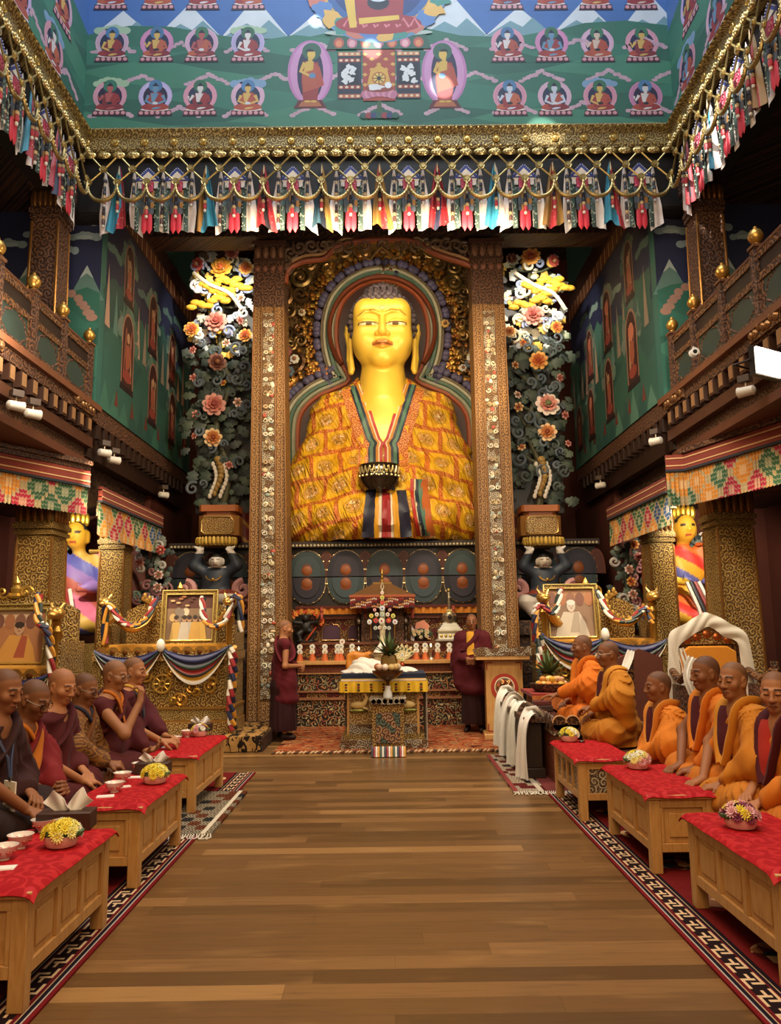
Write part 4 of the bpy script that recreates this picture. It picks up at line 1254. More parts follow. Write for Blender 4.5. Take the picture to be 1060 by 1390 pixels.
# hanging striped panel under the bowl
m = MB(); xs = [(-.33, -.16, '#1b1b30'), (-.16, -.1, '#c98f1c'), (-.1, -.055, '#d8cdb4'), (-.055, .075, '#8e1b1c'), (.075, .115, '#d8cdb4'), (.115, .2, '#c98f1c'), (.2, .36, '#1b1b30')]
for a, b, col in xs:
    def fn(u, v):
        z = lerp(bz-.2, .01, v); x = (a+(b-a)*u)*(1+.25*v)+.03
        return Vector((x, min(-.93-.22*v, front_y(rb, x, max(.06, z), -2.2, .6)-.03)+.012*math.sin(x*60), z))
    m.grid(fn, 3, 8, col, 'silk', thick=.02)
m.build('hanging_panel', big)
# a second striped border that falls beside it on the right
m = MB()
for k, (col, w) in enumerate((('#a8241c', .05), ('#d9c39a', .03), ('#1d2838', .07), ('#48705a', .07), ('#b05a22', .13))):
    off = sum((.05, .03, .07, .07, .13)[:k])
    P = [(lerp(.5, .44, t/10)+.28*(t/10)**2*.6+off, lerp(bz+.02, .05, t/10)) for t in range(11)]
    ribbon(m, P, w, col, 'silk', .035)
m.build('robe_border', big)
# bowl with looped bead chains
m = MB(); by = -1.02
m.lathe([(.0, bz-.22), (.27, bz-.2), (.36, bz-.06), (.385, bz+.1), (.345, bz+.22), (.36, bz+.25), (.32, bz+.25), (.3, bz+.2), (0, bz+.18)], (bx, by, 0), 28, '#241a12', 'glossy')
o = m.build('bowl', big)
m = MB()
for k in range(-5, 6):
    a = -PI/2+k*.22; b = a+.22
    if k < 5:
        m.tube([(bx+.385*math.cos(lerp(a, b, t/6)), by+.385*math.sin(lerp(a, b, t/6)), bz+.2-.13*math.sin(PI*t/6)) for t in range(7)], .011, '#d8c68c', 'gold', 5)
        m.ball((bx+.4*math.cos((a+b)/2), by+.4*math.sin((a+b)/2), bz+.03), .022, '#e0cf9a', 'gold', 6, 5)
for i in range(9): m.ball((bx+.395*math.sin((i-4)*.1), by-.395*math.cos((i-4)*.1), bz+.2-.18*math.cos((i-4)*.35)), .018, '#e0cf9a', 'gold', 6, 5)
m.build('bead_chain', o)

# ---------------------------------------------------------------- arched backing behind the statue
def wp(px, py, Y): return pt(px, py, Y=Y)
YH = 15.0
def sym(P):
    """left half pixels -> full outline, mirrored about the statue's axis"""
    L = [wp(x, y, YH) for x, y in P]; cx = BO.x
    return [(v.x, v.z) for v in L], [(2*cx-v.x, v.z) for v in L][::-1]
def smooth(P, n=6):
    o = []
    for i in range(len(P)-1):
        p0 = P[max(0, i-1)]; p1 = P[i]; p2 = P[i+1]; p3 = P[min(len(P)-1, i+2)]
        for k in range(n):
            t = k/n; o.append(tuple(.5*((2*p1[j])+(-p0[j]+p2[j])*t+(2*p0[j]-5*p1[j]+4*p2[j]-p3[j])*t*t+(-p0[j]+3*p1[j]-3*p2[j]+p3[j])*t**3) for j in range(len(p1))))
    o.append(tuple(P[-1])); return o
halo = thing('halo_backing', 'arched halo backing behind the golden statue, edged with purple petals and gold foliage', 'altar backing', (BO.x, YH, BO.z))
bodyL = smooth([(402, 735), (399, 650), (398, 585), (406, 556), (428, 535), (452, 524), (468, 517)]); headL = smooth([(468, 517), (458, 498), (451, 470), (451, 440), (459, 412), (476, 392), (498, 380), (521, 376)])
L1, R1 = sym(bodyL+headL[1:]); OUT = L1+R1[1:]
def loc(p): return (p[0]-BO.x, p[1]-BO.z)
O2 = [loc(p) for p in OUT]
MX = Matrix.Rotation(PI/2, 4, 'X')     # local XY -> XZ, thickness towards -Y
def offset(P, d):
    o = []
    for i, p in enumerate(P):
        a = P[max(0, i-1)]; b = P[min(len(P)-1, i+1)]; dx, dy = b[0]-a[0], b[1]-a[1]; l = math.hypot(dx, dy) or 1
        o.append((p[0]-dy/l*d, p[1]+dx/l*d))
    return o
m = MB(); m.prism(offset(O2, .02), .04, Matrix.Translation((0, -.06, 0)) @ MX, '#3b1a10', 'darkwood'); m.build('inner_board', halo)
m = MB()
for d, r, col in ((-.02, .045, '#98987e'), (.06, .05, '#4f6a58'), (.14, .04, '#b0aa90'), (.2, .03, '#6a5a40'), (-.1, .05, '#9a4a24')):
    m.tube([(p[0], -.12+abs(d)*.2, p[1]) for p in offset(O2, d)], r, col, 'paint', 6)
m.build('striped_rim', halo)
m = MB(); Q = offset(O2, .3); acc = 0
for a, b in zip(Q[:-1], Q[1:]):
    l = math.hypot(b[0]-a[0], b[1]-a[1]); acc += l
    while acc > .13:
        acc -= .13; m.ball((b[0], -.1, b[1]), (.085, .06, .085), vary('#4e4864', .15), 'paint', 8, 6)
m.build('petal_rim', halo)
# head halo: dark disc rim behind the head
m = MB()
hcx, hcz = 0, LB_(519, 452, YH)[1]
m.tube([(1.06*math.cos(a), -.16, hcz+1.12*math.sin(a)) for a in [R(-40)+R(260)*i/40 for i in range(41)]], .1, '#7a3a1c', 'paint', 8, flat=(1, .5))
m.build('inner_rim', halo)
def scroll(m, c, r, turns, a0, sgn, col, mat, w=.05, y=0, tail=None):
    P = []; n = int(14*turns)+4
    for i in range(n+1):
        t = i/n; a = a0+sgn*TAU*turns*t; rr = r*(1-t)**.8+r*.06
        P.append((c[0]+rr*math.cos(a), y-.05*t, c[1]+rr*math.sin(a)))
    if tail: P.insert(0, (tail[0], y+.03, tail[1]))
    N = len(P); m.tube(P, [w*(1.15-.75*abs(i/N-.25)) for i in range(N)], col, mat, 6)
def inside(P, x, y):
    k = False
    for i in range(len(P)):
        a, b = P[i], P[i-1]
        if (a[1] > y) != (b[1] > y) and x < (b[0]-a[0])*(y-a[1])/(b[1]-a[1])+a[0]: k = not k
    return k
big_out = offset(O2, .42)
m = MB(); gg = random.Random(5); m2 = MB()
m.b2((-2.3, .05, 0), (2.3, .1, 6.35), mat='gilt_big'); m.build('carved_board', halo)
m = MB(); cnt = 0; pts = []
for _ in range(4000):
    x, z = gg.uniform(-2.15, 2.15), gg.uniform(.2, 6.2); r = gg.uniform(.1, .24)
    if inside(big_out, x, z) or any(math.hypot(x-q[0], z-q[1]) < (r+q[2])*.82 for q in pts): continue
    if min(math.hypot(x-q[0], z-q[1]) for q in big_out[::2]) < r+.05: continue
    pts.append((x, z, r))
    scroll(m, (x, z), r, gg.uniform(1.2, 2.0), gg.uniform(0, TAU), gg.choice((-1, 1)), vary(gg.choice(['#6d5230', '#7d6238', '#5c4228', '#8a6c3e']), .15, gg), 'gold', r*.24, -.06)
    if gg.random() < .3: m.ball((x, -.1, z), r*.3, vary('#8a6a40', .2, gg), 'gold', 8, 6)
m.build('scrollwork', halo)['kind'] = 'stuff'
m = MB()                                    # fine gold blossoms that crowd the halo's edge
for i, p in enumerate(offset(O2, .47)):
    if i % 1 == 0:
        for _ in range(7):
            d = gg.gauss(0, .1); e = gg.gauss(0, .12); x, z = p[0]+d, p[1]+e
            if inside(offset(O2, .36), x, z): continue
            r = gg.uniform(.025, .055); m.ball((x, -.08+gg.uniform(-.05, .03), z), (r, r*.7, r), vary(gg.choice(['#b98a3a', '#c79c4c', '#a06a2c', '#946030']), .15, gg), 'gold', 6, 4)
m.build('gold_blossoms', halo)['kind'] = 'stuff'
m = MB()                                    # small pale and red flowers low on each side
for px, py, r, c1 in ((388, 478, .13, '#7a3a34'), (400, 488, .1, '#c8c0b0'), (392, 505, .12, '#4a5660'), (640, 487, .11, '#d0c8b8'), (636, 494, .09, '#4f5a62'), (410, 425, .08, '#b8a888'), (604, 440, .09, '#c8a05a'), (628, 500, .08, '#c8c0b0')):
    w = wp(px, py, YH-.15); w = (w.x-BO.x, w.z-BO.z)
    for k in range(7): m.ball((w[0]+r*.6*math.cos(k*TAU/7), -.18, w[1]+r*.6*math.sin(k*TAU/7)), (r*.42, r*.3, r*.42), vary(c1, .1, gg), 'petal', 8, 6)
    m.ball((w[0], -.24, w[1]), r*.4, '#8a5a3a', 'petal', 8, 6)
m.build('small_flowers', halo)

# ---------------------------------------------------------------- tall brocade-painted pillars and cusped arch
def big_pillar(label, xc0, xc1, w0, w1, grp):
    Yp = 12.5; zt = 6.87
    t = thing('painted_pillar', label, 'pillar', (xc0, Yp, 0), 0, grp); dx = xc1-xc0
    h0, h1 = w0/2, w1/2; dp = .3
    def frus(m, a0, a1, z0, z1, y, mat, yb=None, b0=None, b1=None):
        """front slab between x fractions a0..a1 (of half width), z0..z1"""
        def X(f, z): t_ = z/zt; return dx*t_+f*lerp(h0, h1, t_)
        yb = dp if yb is None else yb
        vs = [(X(a0, z0), y, z0), (X(a1, z0), y, z0), (X(a1, z0), yb, z0), (X(a0, z0), yb, z0), (X(a0, z1), y, z1), (X(a1, z1), y, z1), (X(a1, z1), yb, z1), (X(a0, z1), yb, z1)]
        m.add(vs, [(0,3,2,1),(4,5,6,7),(0,1,5,4),(1,2,6,5),(2,3,7,6),(3,0,4,7)], '#a06a34', mat)
    m = MB(); frus(m, -1, 1, 0, zt, -.26, 'pillar_side'); m.build('shaft', t)
    m = MB(); frus(m, -.36, .36, .5, zt-.12, -.285, 'bone_scroll', -.26); m.build('centre_panel', t)
    m = MB()
    for f in (-.97, -.42, .42, .97): frus(m, f-.03, f+.03, 0, zt, -.3, 'fillet_wood', -.255)
    m.build('fillets', t)
    # birds and beasts in pale relief up the panel
    m = MB(); gl = random.Random(int(abs(xc0)*100))
    for k in range(13):
        z = .9+k*.46; x0 = dx*z/zt; w = lerp(h0, h1, z/zt)*.3
        for q_ in (-1, 1):
            for j in range(2): scroll(m, (x0+q_*w*.52, z-.12+j*.22), w*.46, 1.3, PI/2-q_*PI/2, q_*(1 if j else -1), vary(gl.choice(['#d8ccae', '#c0a880', '#e0d6c0', '#a8906a']), .1, gl), 'paint', .011, -.286)
        for _ in range(4): m.ball((x0+gl.uniform(-w, w), -.295, z+gl.uniform(-.2, .2)), (gl.uniform(.02, .045), .015, gl.uniform(.02, .04)), vary(gl.choice(['#e0d6bc', '#c9b48a', '#8f9a90', '#a84a38']), .1, gl), 'paint', 8, 5)
    m.build('relief_figures', t)
    m = MB(); z = zt
    for k, dz, mat in ((1.0, .62, 'carved_brown'), (1.05, .05, 'darkwood'), (1.0, .12, 'carved_brown'), (1.05, .05, 'darkwood'), (1.0, .25, 'carved_brown'), (1.12, .06, 'darkwood')):
        m.b2((dx-h1*k, -.28*k, z), (dx+h1*k, .28*k, z+dz), '#4a2c1e', mat); z += dz
    for i in range(4):
        m.ball((dx+(i-1.5)*h1*.5, -.28, z-.2), (h1*.22, .05, .11), '#7a5236', 'paint', 8, 6)
        m.ball((dx+(i-1.5)*h1*.5, -.29, zt+.66), (h1*.2, .04, .06), '#7a4a34', 'paint', 8, 6)
    m.build('capital', t); return t
big_pillar('tall pillar with painted scroll panels standing left of the golden statue', -1.88, -1.94, .66, .51, None)
big_pillar('tall pillar with painted scroll panels standing right of the golden statue', 1.74, 1.71, .60, .53, None)
arch = thing('cusped_arch', 'dark carved cusped arch board with an orange rim above the golden statue', 'arch', (0, 12.45, 7.0))
A = smooth([(388, 388), (392, 370), (412, 358), (440, 354), (455, 340), (480, 332), (521, 329), (560, 331), (583, 344), (606, 353), (626, 359), (642, 368), (648, 388)], 5)
AP = [(lambda w: (w.x, w.z-7.0))(pt(x, y, Y=12.45)) for x, y in A]
m = MB(); m.prism([(AP[0][0], 1.11)]+AP+[(AP[-1][0], 1.11)], .14, Matrix.Translation((0, .07, 0)) @ MX, '#3a2014', 'carved_dark'); m.build('board', arch)
m = MB(); m.tube([(x, -.08, z) for x, z in AP], .05, '#8e4526', 'paint', 8); m.tube([(x, -.09, z+.09) for x, z in AP], .025, '#b5885a', 'paint', 6); m.build('rim', arch)
m = MB()
for i in range(0, len(AP)-1, 3):
    x, z = AP[i]; scroll(m, (x, min(z+.27, 1.0)), .11, 1.4, i, 1 if i % 2 else -1, vary('#6a5038', .2), 'paint', .03, -.08)
for k in (-1, 1):                # pale looped finial hanging at the crown
    m.tube([(-.05+k*.35, -.12, 1.0-.05), (-.05+k*.33, -.16, .78), (-.05+k*.2, -.18, .7), (-.05+k*.1, -.16, .85), (-.05, -.12, .96)], .025, '#b89a68', 'gold', 6)
m.build('scroll_relief', arch)

# ---------------------------------------------------------------- lotus base
lot = thing('lotus_base', 'dark blue and orange lotus petal base under the golden statue', 'pedestal', (BO.x, 13.75, 2.05))
m = MB(); m.b2((-3.75, -.02, -.35), (3.75, 1.75, 1.0), '#1d1712', 'darkwood'); m.b2((-3.8, -.16, .93), (3.8, 1.8, 1.03), '#2b1c16', 'darkwood'); m.build('core', lot)
m = MB()
for i in range(120): m.ball((-3.75+i*7.5/119, -.17, .96), .024, '#c8b890', 'paint', 6, 4)
m.build('bead_row', lot)
def half(rx, rz, n=12): return [(rx*math.cos(PI*i/n), rz*math.sin(PI*i/n)**.8) for i in range(n+1)]
def petal(x, z, up, kind):
    m = MB(); dark = ('#1b1b2c', '#2a3a3e')[kind % 2]
    sg = 1 if up else -1
    for rx, rz, d, col, t in ((.34, .47, .0, '#b59a72', .05), (.325, .455, .03, dark, .05), (.24, .36, .06, vary('#33434a' if kind % 2 else '#2a2634', .1), .04)):
        m.prism([(a, b*sg) for a, b in half(rx, rz)], t, Matrix.Translation((x, -.0-d-.0, z)) @ MX, col, 'paint')
    m.ball((x, -.06, z+sg*.15), (.19 if up else .23, .045, .17 if up else .18), '#743819' if kind % 3 else '#63301a', 'paint', 16, 10); m.ball((x, -.085, z+sg*.1), (.11, .035, .1), '#8a4a22', 'paint', 12, 8)
    for k in range(9):
        a = PI*(k+.5)/9; m.ball((x+.335*math.cos(a), -.06, z+sg*.46*math.sin(a)**.8), .018, '#c9ad7c', 'gold', 6, 4)
    return m
for i in range(11):
    x = (i-5)*.685
    petal(x, .42, True, i).build('petal', lot); petal(x+(.0), .4, False, i+1).build('petal', lot)
for i in range(12):
    x = (i-5.5)*.685; m = MB()
    m.prism([(a*.5, b*.95) for a, b in half(.3, .47)], .05, Matrix.Translation((x, .0, .42)) @ MX, '#6a3018', 'paint'); m.prism([(a*.4, b*.9) for a, b in half(.3, .47)], .02, Matrix.Translation((x, -.05, .42)) @ MX, '#4a1f14', 'paint')
    m.build('back_petal', lot)
# dark panelled wall under the lotus
S('wall_shrine_base', (-3.9, 13.72, 0), (3.75, 15.4, 1.68), '#2c1710', 'carved_dark')

# ---------------------------------------------------------------- carved flower trees in urns held up by crouching figures
def flower_mesh(r, c1, c2, c3, rows=4, n0=7, seed=0):
    m = MB(); g = random.Random(seed)
    for k in range(rows):
        t = k/rows; n = n0+2-k; rr = r*(1-.22*k); col = (c1, c1, c2, c2, c3)[min(4, k+(1 if k else 0))]
        for i in range(n):
            a = TAU*(i+.5*(k % 2))/n+g.uniform(-.1, .1)
            E = Euler((0, 0, a)).to_matrix().to_4x4()
            tilt = Euler((0, -R(12+22*k), 0)).to_matrix().to_4x4()
            m.M = Matrix.Rotation(PI/2, 4, 'X') @ E @ Matrix.Translation((rr*.32, 0, r*.1*k)) @ tilt
            m.ball((rr*.34, 0, 0), (rr*.36, rr*.30, rr*.07), vary(col, .1, g), 'petal', 8, 6)
    m.M = Matrix.Rotation(PI/2, 4, 'X'); m.ball((0, 0, r*.32), (r*.26, r*.26, r*.22), c3, 'petal', 10, 8)
    for i in range(9):
        a = i*2.4; q = r*.2*math.sqrt(i/9); m.ball((q*math.cos(a), q*math.sin(a), r*.5), r*.055, vary(c3, .3, g), 'petal', 6, 4)
    m.M = None
    return m
FC = {'pink': ('#c88f84', '#b56a5e', '#8a3a34'), 'yel': ('#dda63a', '#d08a2c', '#b85a28'), 'org': ('#d9a04c', '#c06a30', '#9a3c24'), 'red': ('#c05a50', '#a8403a', '#d8b080'), 'dark': ('#7a4a3a', '#5a2c22', '#8a5a3a'), 'wht': ('#e2cfc4', '#c88474', '#6a7048'), 'cream': ('#d8b78a', '#b8743e', '#8a3c20')}
def leaf(m, P, d, l, w, col, g, lobes=3, curl=.25):
    """lobed leaf from P along unit dir d (xz plane), facing -Y"""
    d = Vector(d).normalized(); s = Vector((-d.z, 0, d.x)); pts = []
    n = lobes*2
    prof = [0]+[(1 if i % 2 == 0 else .62)*math.sin(PI*(i+1)/(n+1.6))**.7 for i in range(n)]+[0]
    K = len(prof)-1; vs = []
    for i, p in enumerate(prof):
        t = i/K; c = Vector(P)+d*(l*t)+Vector((0, -curl*l*math.sin(PI*t)*.5, 0)); ww = w*p
        vs += [c+s*ww+Vector((0, .12*ww, 0)), c+Vector((0, -.10*w, 0)), c-s*ww+Vector((0, .12*ww, 0))]
    fs = []
    for i in range(K):
        a = i*3; fs += [(a, a+1, a+4, a+3), (a+1, a+2, a+5, a+4)]
    b = [v+Vector((0, .015, 0)) for v in vs]; o = len(vs)
    m.add(vs+b, [f[::-1] for f in fs]+[tuple(i+o for i in f) for f in fs]+[(a*3+o, a*3, a*3+3, a*3+3+o) for a in range(K)]+[(a*3+2, a*3+2+o, a*3+5+o, a*3+5) for a in range(K)], col, 'petal')
def flower_tree(label, px0, px1, flowers, buds, seed, sgn):
    Yt = 13.3; g = random.Random(seed)
    base = pt((px0+px1)/2, 716, Y=Yt)
    t = thing('flower_urn', label, 'urn', (base.x, Yt, base.z-.22))
    O = Vector((base.x, Yt, base.z-.22))
    L = lambda px, py, dy=0: pt(px, py, Y=Yt+dy)-O
    m = MB()
    def slab(w, d, z0, z1, col, ch=.08, mat='paint'):
        oc = [(-w+ch, -d), (w-ch, -d), (w, -d+ch), (w, d-ch), (w-ch, d), (-w+ch, d), (-w, d-ch), (-w, -d+ch)]
        m.prism(oc, z1-z0, Matrix.Translation((0, 0, z0)), col, mat)
    slab(.30, .22, 0, .06, '#5c3a1c'); slab(.345, .26, .06, .4, '#9a6a34', .1); slab(.28, .2, .4, .47, '#8a4f28'); slab(.33, .25, .47, .58, '#a8602e', .04)
    m.build('urn_body', t)
    m = MB(); m.prism([(-.27, .12), (-.21, .08), (.21, .08), (.27, .12), (.27, .3), (.21, .37), (-.21, .37), (-.27, .3)], .02, Matrix.Translation((0, -.26, 0)) @ MX, '#b5803c', 'gilt_red')
    m.tube([(-.27, -.285, .12), (-.21, -.285, .08), (.21, -.285, .08), (.27, -.285, .12), (.27, -.285, .3), (.21, -.285, .37), (-.21, -.285, .37), (-.27, -.285, .3), (-.27, -.285, .12)], .014, '#d8b36a', 'gold', 6)
    m.build('urn_panel', t)
    m = MB(); top = L((px0+px1)/2, 352)
    st = smooth([(0, 0, .5), (.1, .0, 1.2), (-.12, .02, 2.0), (.1, .0, 2.8), (-.1, .02, 3.6), (.05, 0, top.z)], 5)
    m.tube(st, [lerp(.07, .03, i/len(st)) for i in range(len(st))], '#4a4a34', 'petal', 8)
    m.b2((-.5, .2, .5), (.5, .24, top.z), '#1a130e', 'darkwood')
    for x, y, r, k in flowers+buds:
        w = L(x, y); near = min(st, key=lambda q: abs(q[2]-(w.z-.25)))
        m.tube(smooth([near, ((near[0]+w.x)/2, .02, (near[2]+w.z)/2-.05), (w.x, .05, w.z)], 4), .022, vary('#5a5f48', .15, g), 'petal', 6)
    # cream tail ornament low in the tree
    w = L((px0+px1)/2-2*sgn, 655)
    for i in range(9): m.ball((w.x+.06*math.sin(i*.5), -.16, w.z+.38-i*.075), (.07-.004*i, .05, .06), '#8a6a34' if i % 2 else '#9a7a40', 'petal', 8, 6)
    for i in range(9):
        for q in (-1, 1): m.ball((w.x+q*.09+.06*math.sin(i*.5), -.14, w.z+.3-i*.07), (.035, .03, .05), '#d8d0c4', 'petal', 6, 5)
    m.build('stems', t)
    m = MB()
    # leaves: dark green below; pale blue, white, yellow above, partly spotlight painted in
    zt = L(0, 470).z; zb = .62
    for i in range(210):
        fz = g.random(); z = lerp(zb, top.z, fz); halfw = lerp(.42, .58, min(1, z/1.2)) if z < zt else .6
        x = g.uniform(-halfw, halfw); a = g.uniform(-.9, PI+.9) if z > .9 else g.choice((g.uniform(2.6, 3.9), g.uniform(-.7, .5)))
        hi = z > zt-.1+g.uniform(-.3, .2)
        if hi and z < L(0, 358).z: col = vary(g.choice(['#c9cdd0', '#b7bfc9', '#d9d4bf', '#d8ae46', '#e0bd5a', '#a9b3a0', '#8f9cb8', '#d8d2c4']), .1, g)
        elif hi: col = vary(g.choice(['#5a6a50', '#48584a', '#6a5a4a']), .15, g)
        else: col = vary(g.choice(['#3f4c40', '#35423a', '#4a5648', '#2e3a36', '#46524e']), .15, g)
        l = g.uniform(.16, .30)*(1 if not hi else .85)
        leaf(m, (x, g.uniform(-.12, .1), z), (math.cos(a), 0, math.sin(a)), l, l*g.uniform(.3, .48), col, g)
    m.build('foliage', t)['kind'] = 'stuff'
    m = MB()
    for i in range(56):
        z = lerp(.8, top.z-.1, g.random()); x = g.uniform(-.5, .5); hi = z > zt
        col = vary(g.choice(['#d8dade', '#aab4cc', '#e0d8c0', '#8f9cc0', '#dcb048']) if hi else g.choice(['#56606a', '#3f4a48', '#4a5560']), .1, g)
        scroll(m, (x, z), g.uniform(.06, .12), 1.3, g.uniform(0, TAU), g.choice((-1, 1)), col, 'petal', .024, -.16)
    m.build('curled_tendrils', t)['kind'] = 'stuff'
    # yellow cloud-like blossoms across the bright part
    m = MB()
    for k in range(3):
        w = L((px0+px1)/2+(-14, 16, 2)[k], (423, 405, 396)[k])
        for i in range(9):
            m.ball((w.x+(i-4)*.075, -.2-.02*(i % 2), w.z+.06*math.sin(i*1.3+k)+.02*i), (.1, .05, .055), vary('#d9ab34', .1, g), 'petal', 8, 6)
    w = L((px0+px1)/2, 398); m.tube(smooth([(w.x-.45, -.2, w.z+.3), (w.x-.15, -.26, w.z+.05), (w.x+.2, -.26, w.z-.12), (w.x+.42, -.2, w.z-.4)], 5), .035, '#e4dac4', 'petal', 8)
    m.build('yellow_blossoms', t)
    for i, (x, y, r, k) in enumerate(flowers):
        o = flower_mesh(r*.0132, *FC[k], seed=i+seed).build('flower', t); w = L(x, y); o.location = (w.x, -.2, w.z); o.rotation_euler = (g.uniform(-.2, .3), g.uniform(0, 6), g.uniform(-.25, .25))
    for i, (x, y, r, k) in enumerate(buds):
        o = flower_mesh(r*.0132, *FC[k], rows=3, n0=4, seed=i+seed).build('bud', t); w = L(x, y); o.location = (w.x, -.17, w.z); o.rotation_euler = (g.uniform(-.3, .5), g.uniform(0, 6), g.uniform(-.5, .5))
    return t, O
FL = [(272, 366, 10, 'red'), (304, 371, 16, 'yel'), (336, 371, 10, 'org'), (297, 443, 16, 'pink'), (264, 453, 11, 'org'), (336, 461, 10, 'org'), (298, 497, 13, 'dark'), (294, 554, 16, 'pink'), (292, 598, 13, 'cream'), (318, 350, 11, 'pink')]
FB = [(265, 480, 6, 'pink'), (266, 517, 6, 'pink'), (306, 524, 5, 'org'), (269, 566, 6, 'pink'), (267, 595, 5, 'pink'), (314, 634, 6, 'pink'), (325, 550, 7, 'wht'), (328, 440, 6, 'pink'), (310, 470, 6, 'wht'), (330, 410, 6, 'wht')]
t, OL = flower_tree('carved flower tree in an orange urn between the left painted wall and left pillar', 255, 345, FL, FB, 31, 1)
FR = [(718, 356, 14, 'org'), (748, 361, 9, 'red'), (692, 358, 8, 'dark'), (720, 434, 16, 'pink'), (752, 450, 9, 'org'), (728, 495, 13, 'org'), (740, 554, 17, 'wht'), (740, 591, 13, 'cream'), (690, 456, 9, 'cream')]
FB2 = [(757, 517, 6, 'pink'), (764, 567, 6, 'pink'), (702, 556, 7, 'cream'), (697, 500, 6, 'cream'), (756, 396, 6, 'org'), (708, 470, 6, 'org'), (700, 540, 6, 'wht'), (768, 605, 5, 'pink'), (706, 610, 6, 'cream')]
t, OR = flower_tree('carved flower tree in an orange urn between the right pillar and right painted wall', 686, 777, FR, FB2, 57, -1)

def atlas(label, O, face_c, seed, lean):
    """crouching blue-clad figure with both arms raised under a fruit basket"""
    t = thing('crouching_figure', label, 'statue', (O.x, O.y-.3, O.z-1.37)); S_ = SDF()
    z0 = 0
    S_.ell((0, 0, .48), (.24, .2, .26), .1); S_.ell((0, 0, .72), (.23, .17, .2), .12)
    S_.ell((lean*.03, -.14, .97), (.105, .11, .125), .04); S_.ell((lean*.03, -.24, .95), (.025, .03, .03), .03)
    S_.cap((0, -.05, .82), (lean*.03, -.1, .9), .07, .06, .05)
    for s in (-1, 1):
        S_.path([(s*.2, -.02, .8), (s*.36, -.06, .9), (s*.25, -.1, 1.14)], [.1, .085, .06], .05)
        for k in range(4): S_.cap((s*.25, -.1, 1.14), (s*(.2+k*.045), -.13-.01*k, 1.2+.01*(k % 2)), .028, .018, .02)
        S_.cap((s*.24, -.13, 1.12), (s*.19, -.17, 1.17), .025, .018, .02)
        S_.ell((lean*.03+s*.11, -.12, .96), (.025, .03, .06), .02)
    S_.path([(.1, -.02, .4), (.34, -.22, .34), (.18, -.26, .06)], [.15, .12, .08], .05)
    S_.path([(-.1, -.02, .4), (-.36, -.2, .3), (-.2, -.24, .05)], [.15, .12, .08], .05)
    for s in (-1, 1): S_.cap((s*.18, -.24, .04), (s*.2, -.4, .035), .055, .045, .03)
    def col(v):
        x, y, z = v.T; c = np.tile(np.array(C('#2c3440')), (len(v), 1))
        head = (z > .86) & (np.hypot(x-lean*.03, y+.14) < .16); c[head] = np.array(C(face_c))
        c[head & (z > 1.03)] = np.array(C('#16120f')); c[head & (y > -.08) & (z > .92)] = np.array(C('#16120f'))
        fx = np.abs(x-lean*.03); c[head & (y < -.2) & (np.abs(z-.99) < .01) & (np.abs(fx-.045) < .025)] = np.array(C('#2a1a14')); c[head & (y < -.2) & (np.abs(z-.895) < .01) & (fx < .035)] = np.array(C('#8a3a30'))
        hands = (z > 1.1) & ~head; c[hands] = np.array(C('#d8cfc4'))
        c[(z < .36) & (y < -.1)] = np.array(C('#b8aaa0'))
        sk = (z > .3) & (z < .42+.06*np.sin(x*9)) & (y < -.05); c[sk] = np.array(C('#cfc5b8'))
        c[(z > .42) & (z < .5) & (y < 0)] = np.array(C('#7a3322'))
        return c
    sdf_obj('body', S_, .014, 'paint', col, t)
    m = MB(); m.tube([(.13*math.sin(a), -.2-.05*math.cos(a), .74-.1*math.cos(a)) for a in [R(-80)+R(160)*i/10 for i in range(11)]], .012, '#b58a44', 'gold', 6)
    m.ball((0, -.25, .66), .03, '#b58a44', 'gold', 8, 6); m.build('necklace', t)
    for s in (-1, 1):
        m = MB(); scroll(m, (s*.47, .5), .14, 1.2, PI/2, s, '#b5807c', 'paint', .06, -.1); m.ball((s*.47, -.1, .5), .05, '#1c1c22', 'paint', 8, 6)
        scroll(m, (s*.5, .24), .11, 1.2, -PI/2, s, '#8a4a3a', 'paint', .045, -.06); m.build('scarf_scroll', t)
    m = MB(); m.lathe([(.16, 1.21), (.27, 1.23), (.31, 1.34), (.27, 1.36)], (0, -.02, 0), 20, '#8a6a2c', 'paint', sx=1.15, sy=.75)
    m.build('basket', t)
    m = MB()
    for i in range(15):
        a = PI+PI*(i+.5)/15; m.ball((.33*math.cos(a), -.02+.22*math.sin(a), 1.31), (.03, .025, .07), '#c9a544' if i % 2 else '#b58f38', 'paint', 8, 6)
    m.build('basket_petals', t)
    return t
# a crouching figure on its ledge under each urn
for sd_, O, lb, fc, ln in (('left', OL, 'crouching blue clad figure with a pale face carrying the left flower urn', '#cfc6bc', 1), ('right', OR, 'crouching dark clad figure with a pale face carrying the right flower urn', '#c8b8a4', -1)):
    atlas(lb, O, fc, 3, ln)
    S('trim_ledge_figure_'+sd_, (O.x-.75, O.y-.85, O.z-1.6), (O.x+.75, O.y+.38, O.z-1.375), mat='carved_dark')
    S('trim_plinth_'+sd_, (O.x-.7, O.y-.78, 0), (O.x+.7, O.y+.38, O.z-1.6), mat='carved_dark')
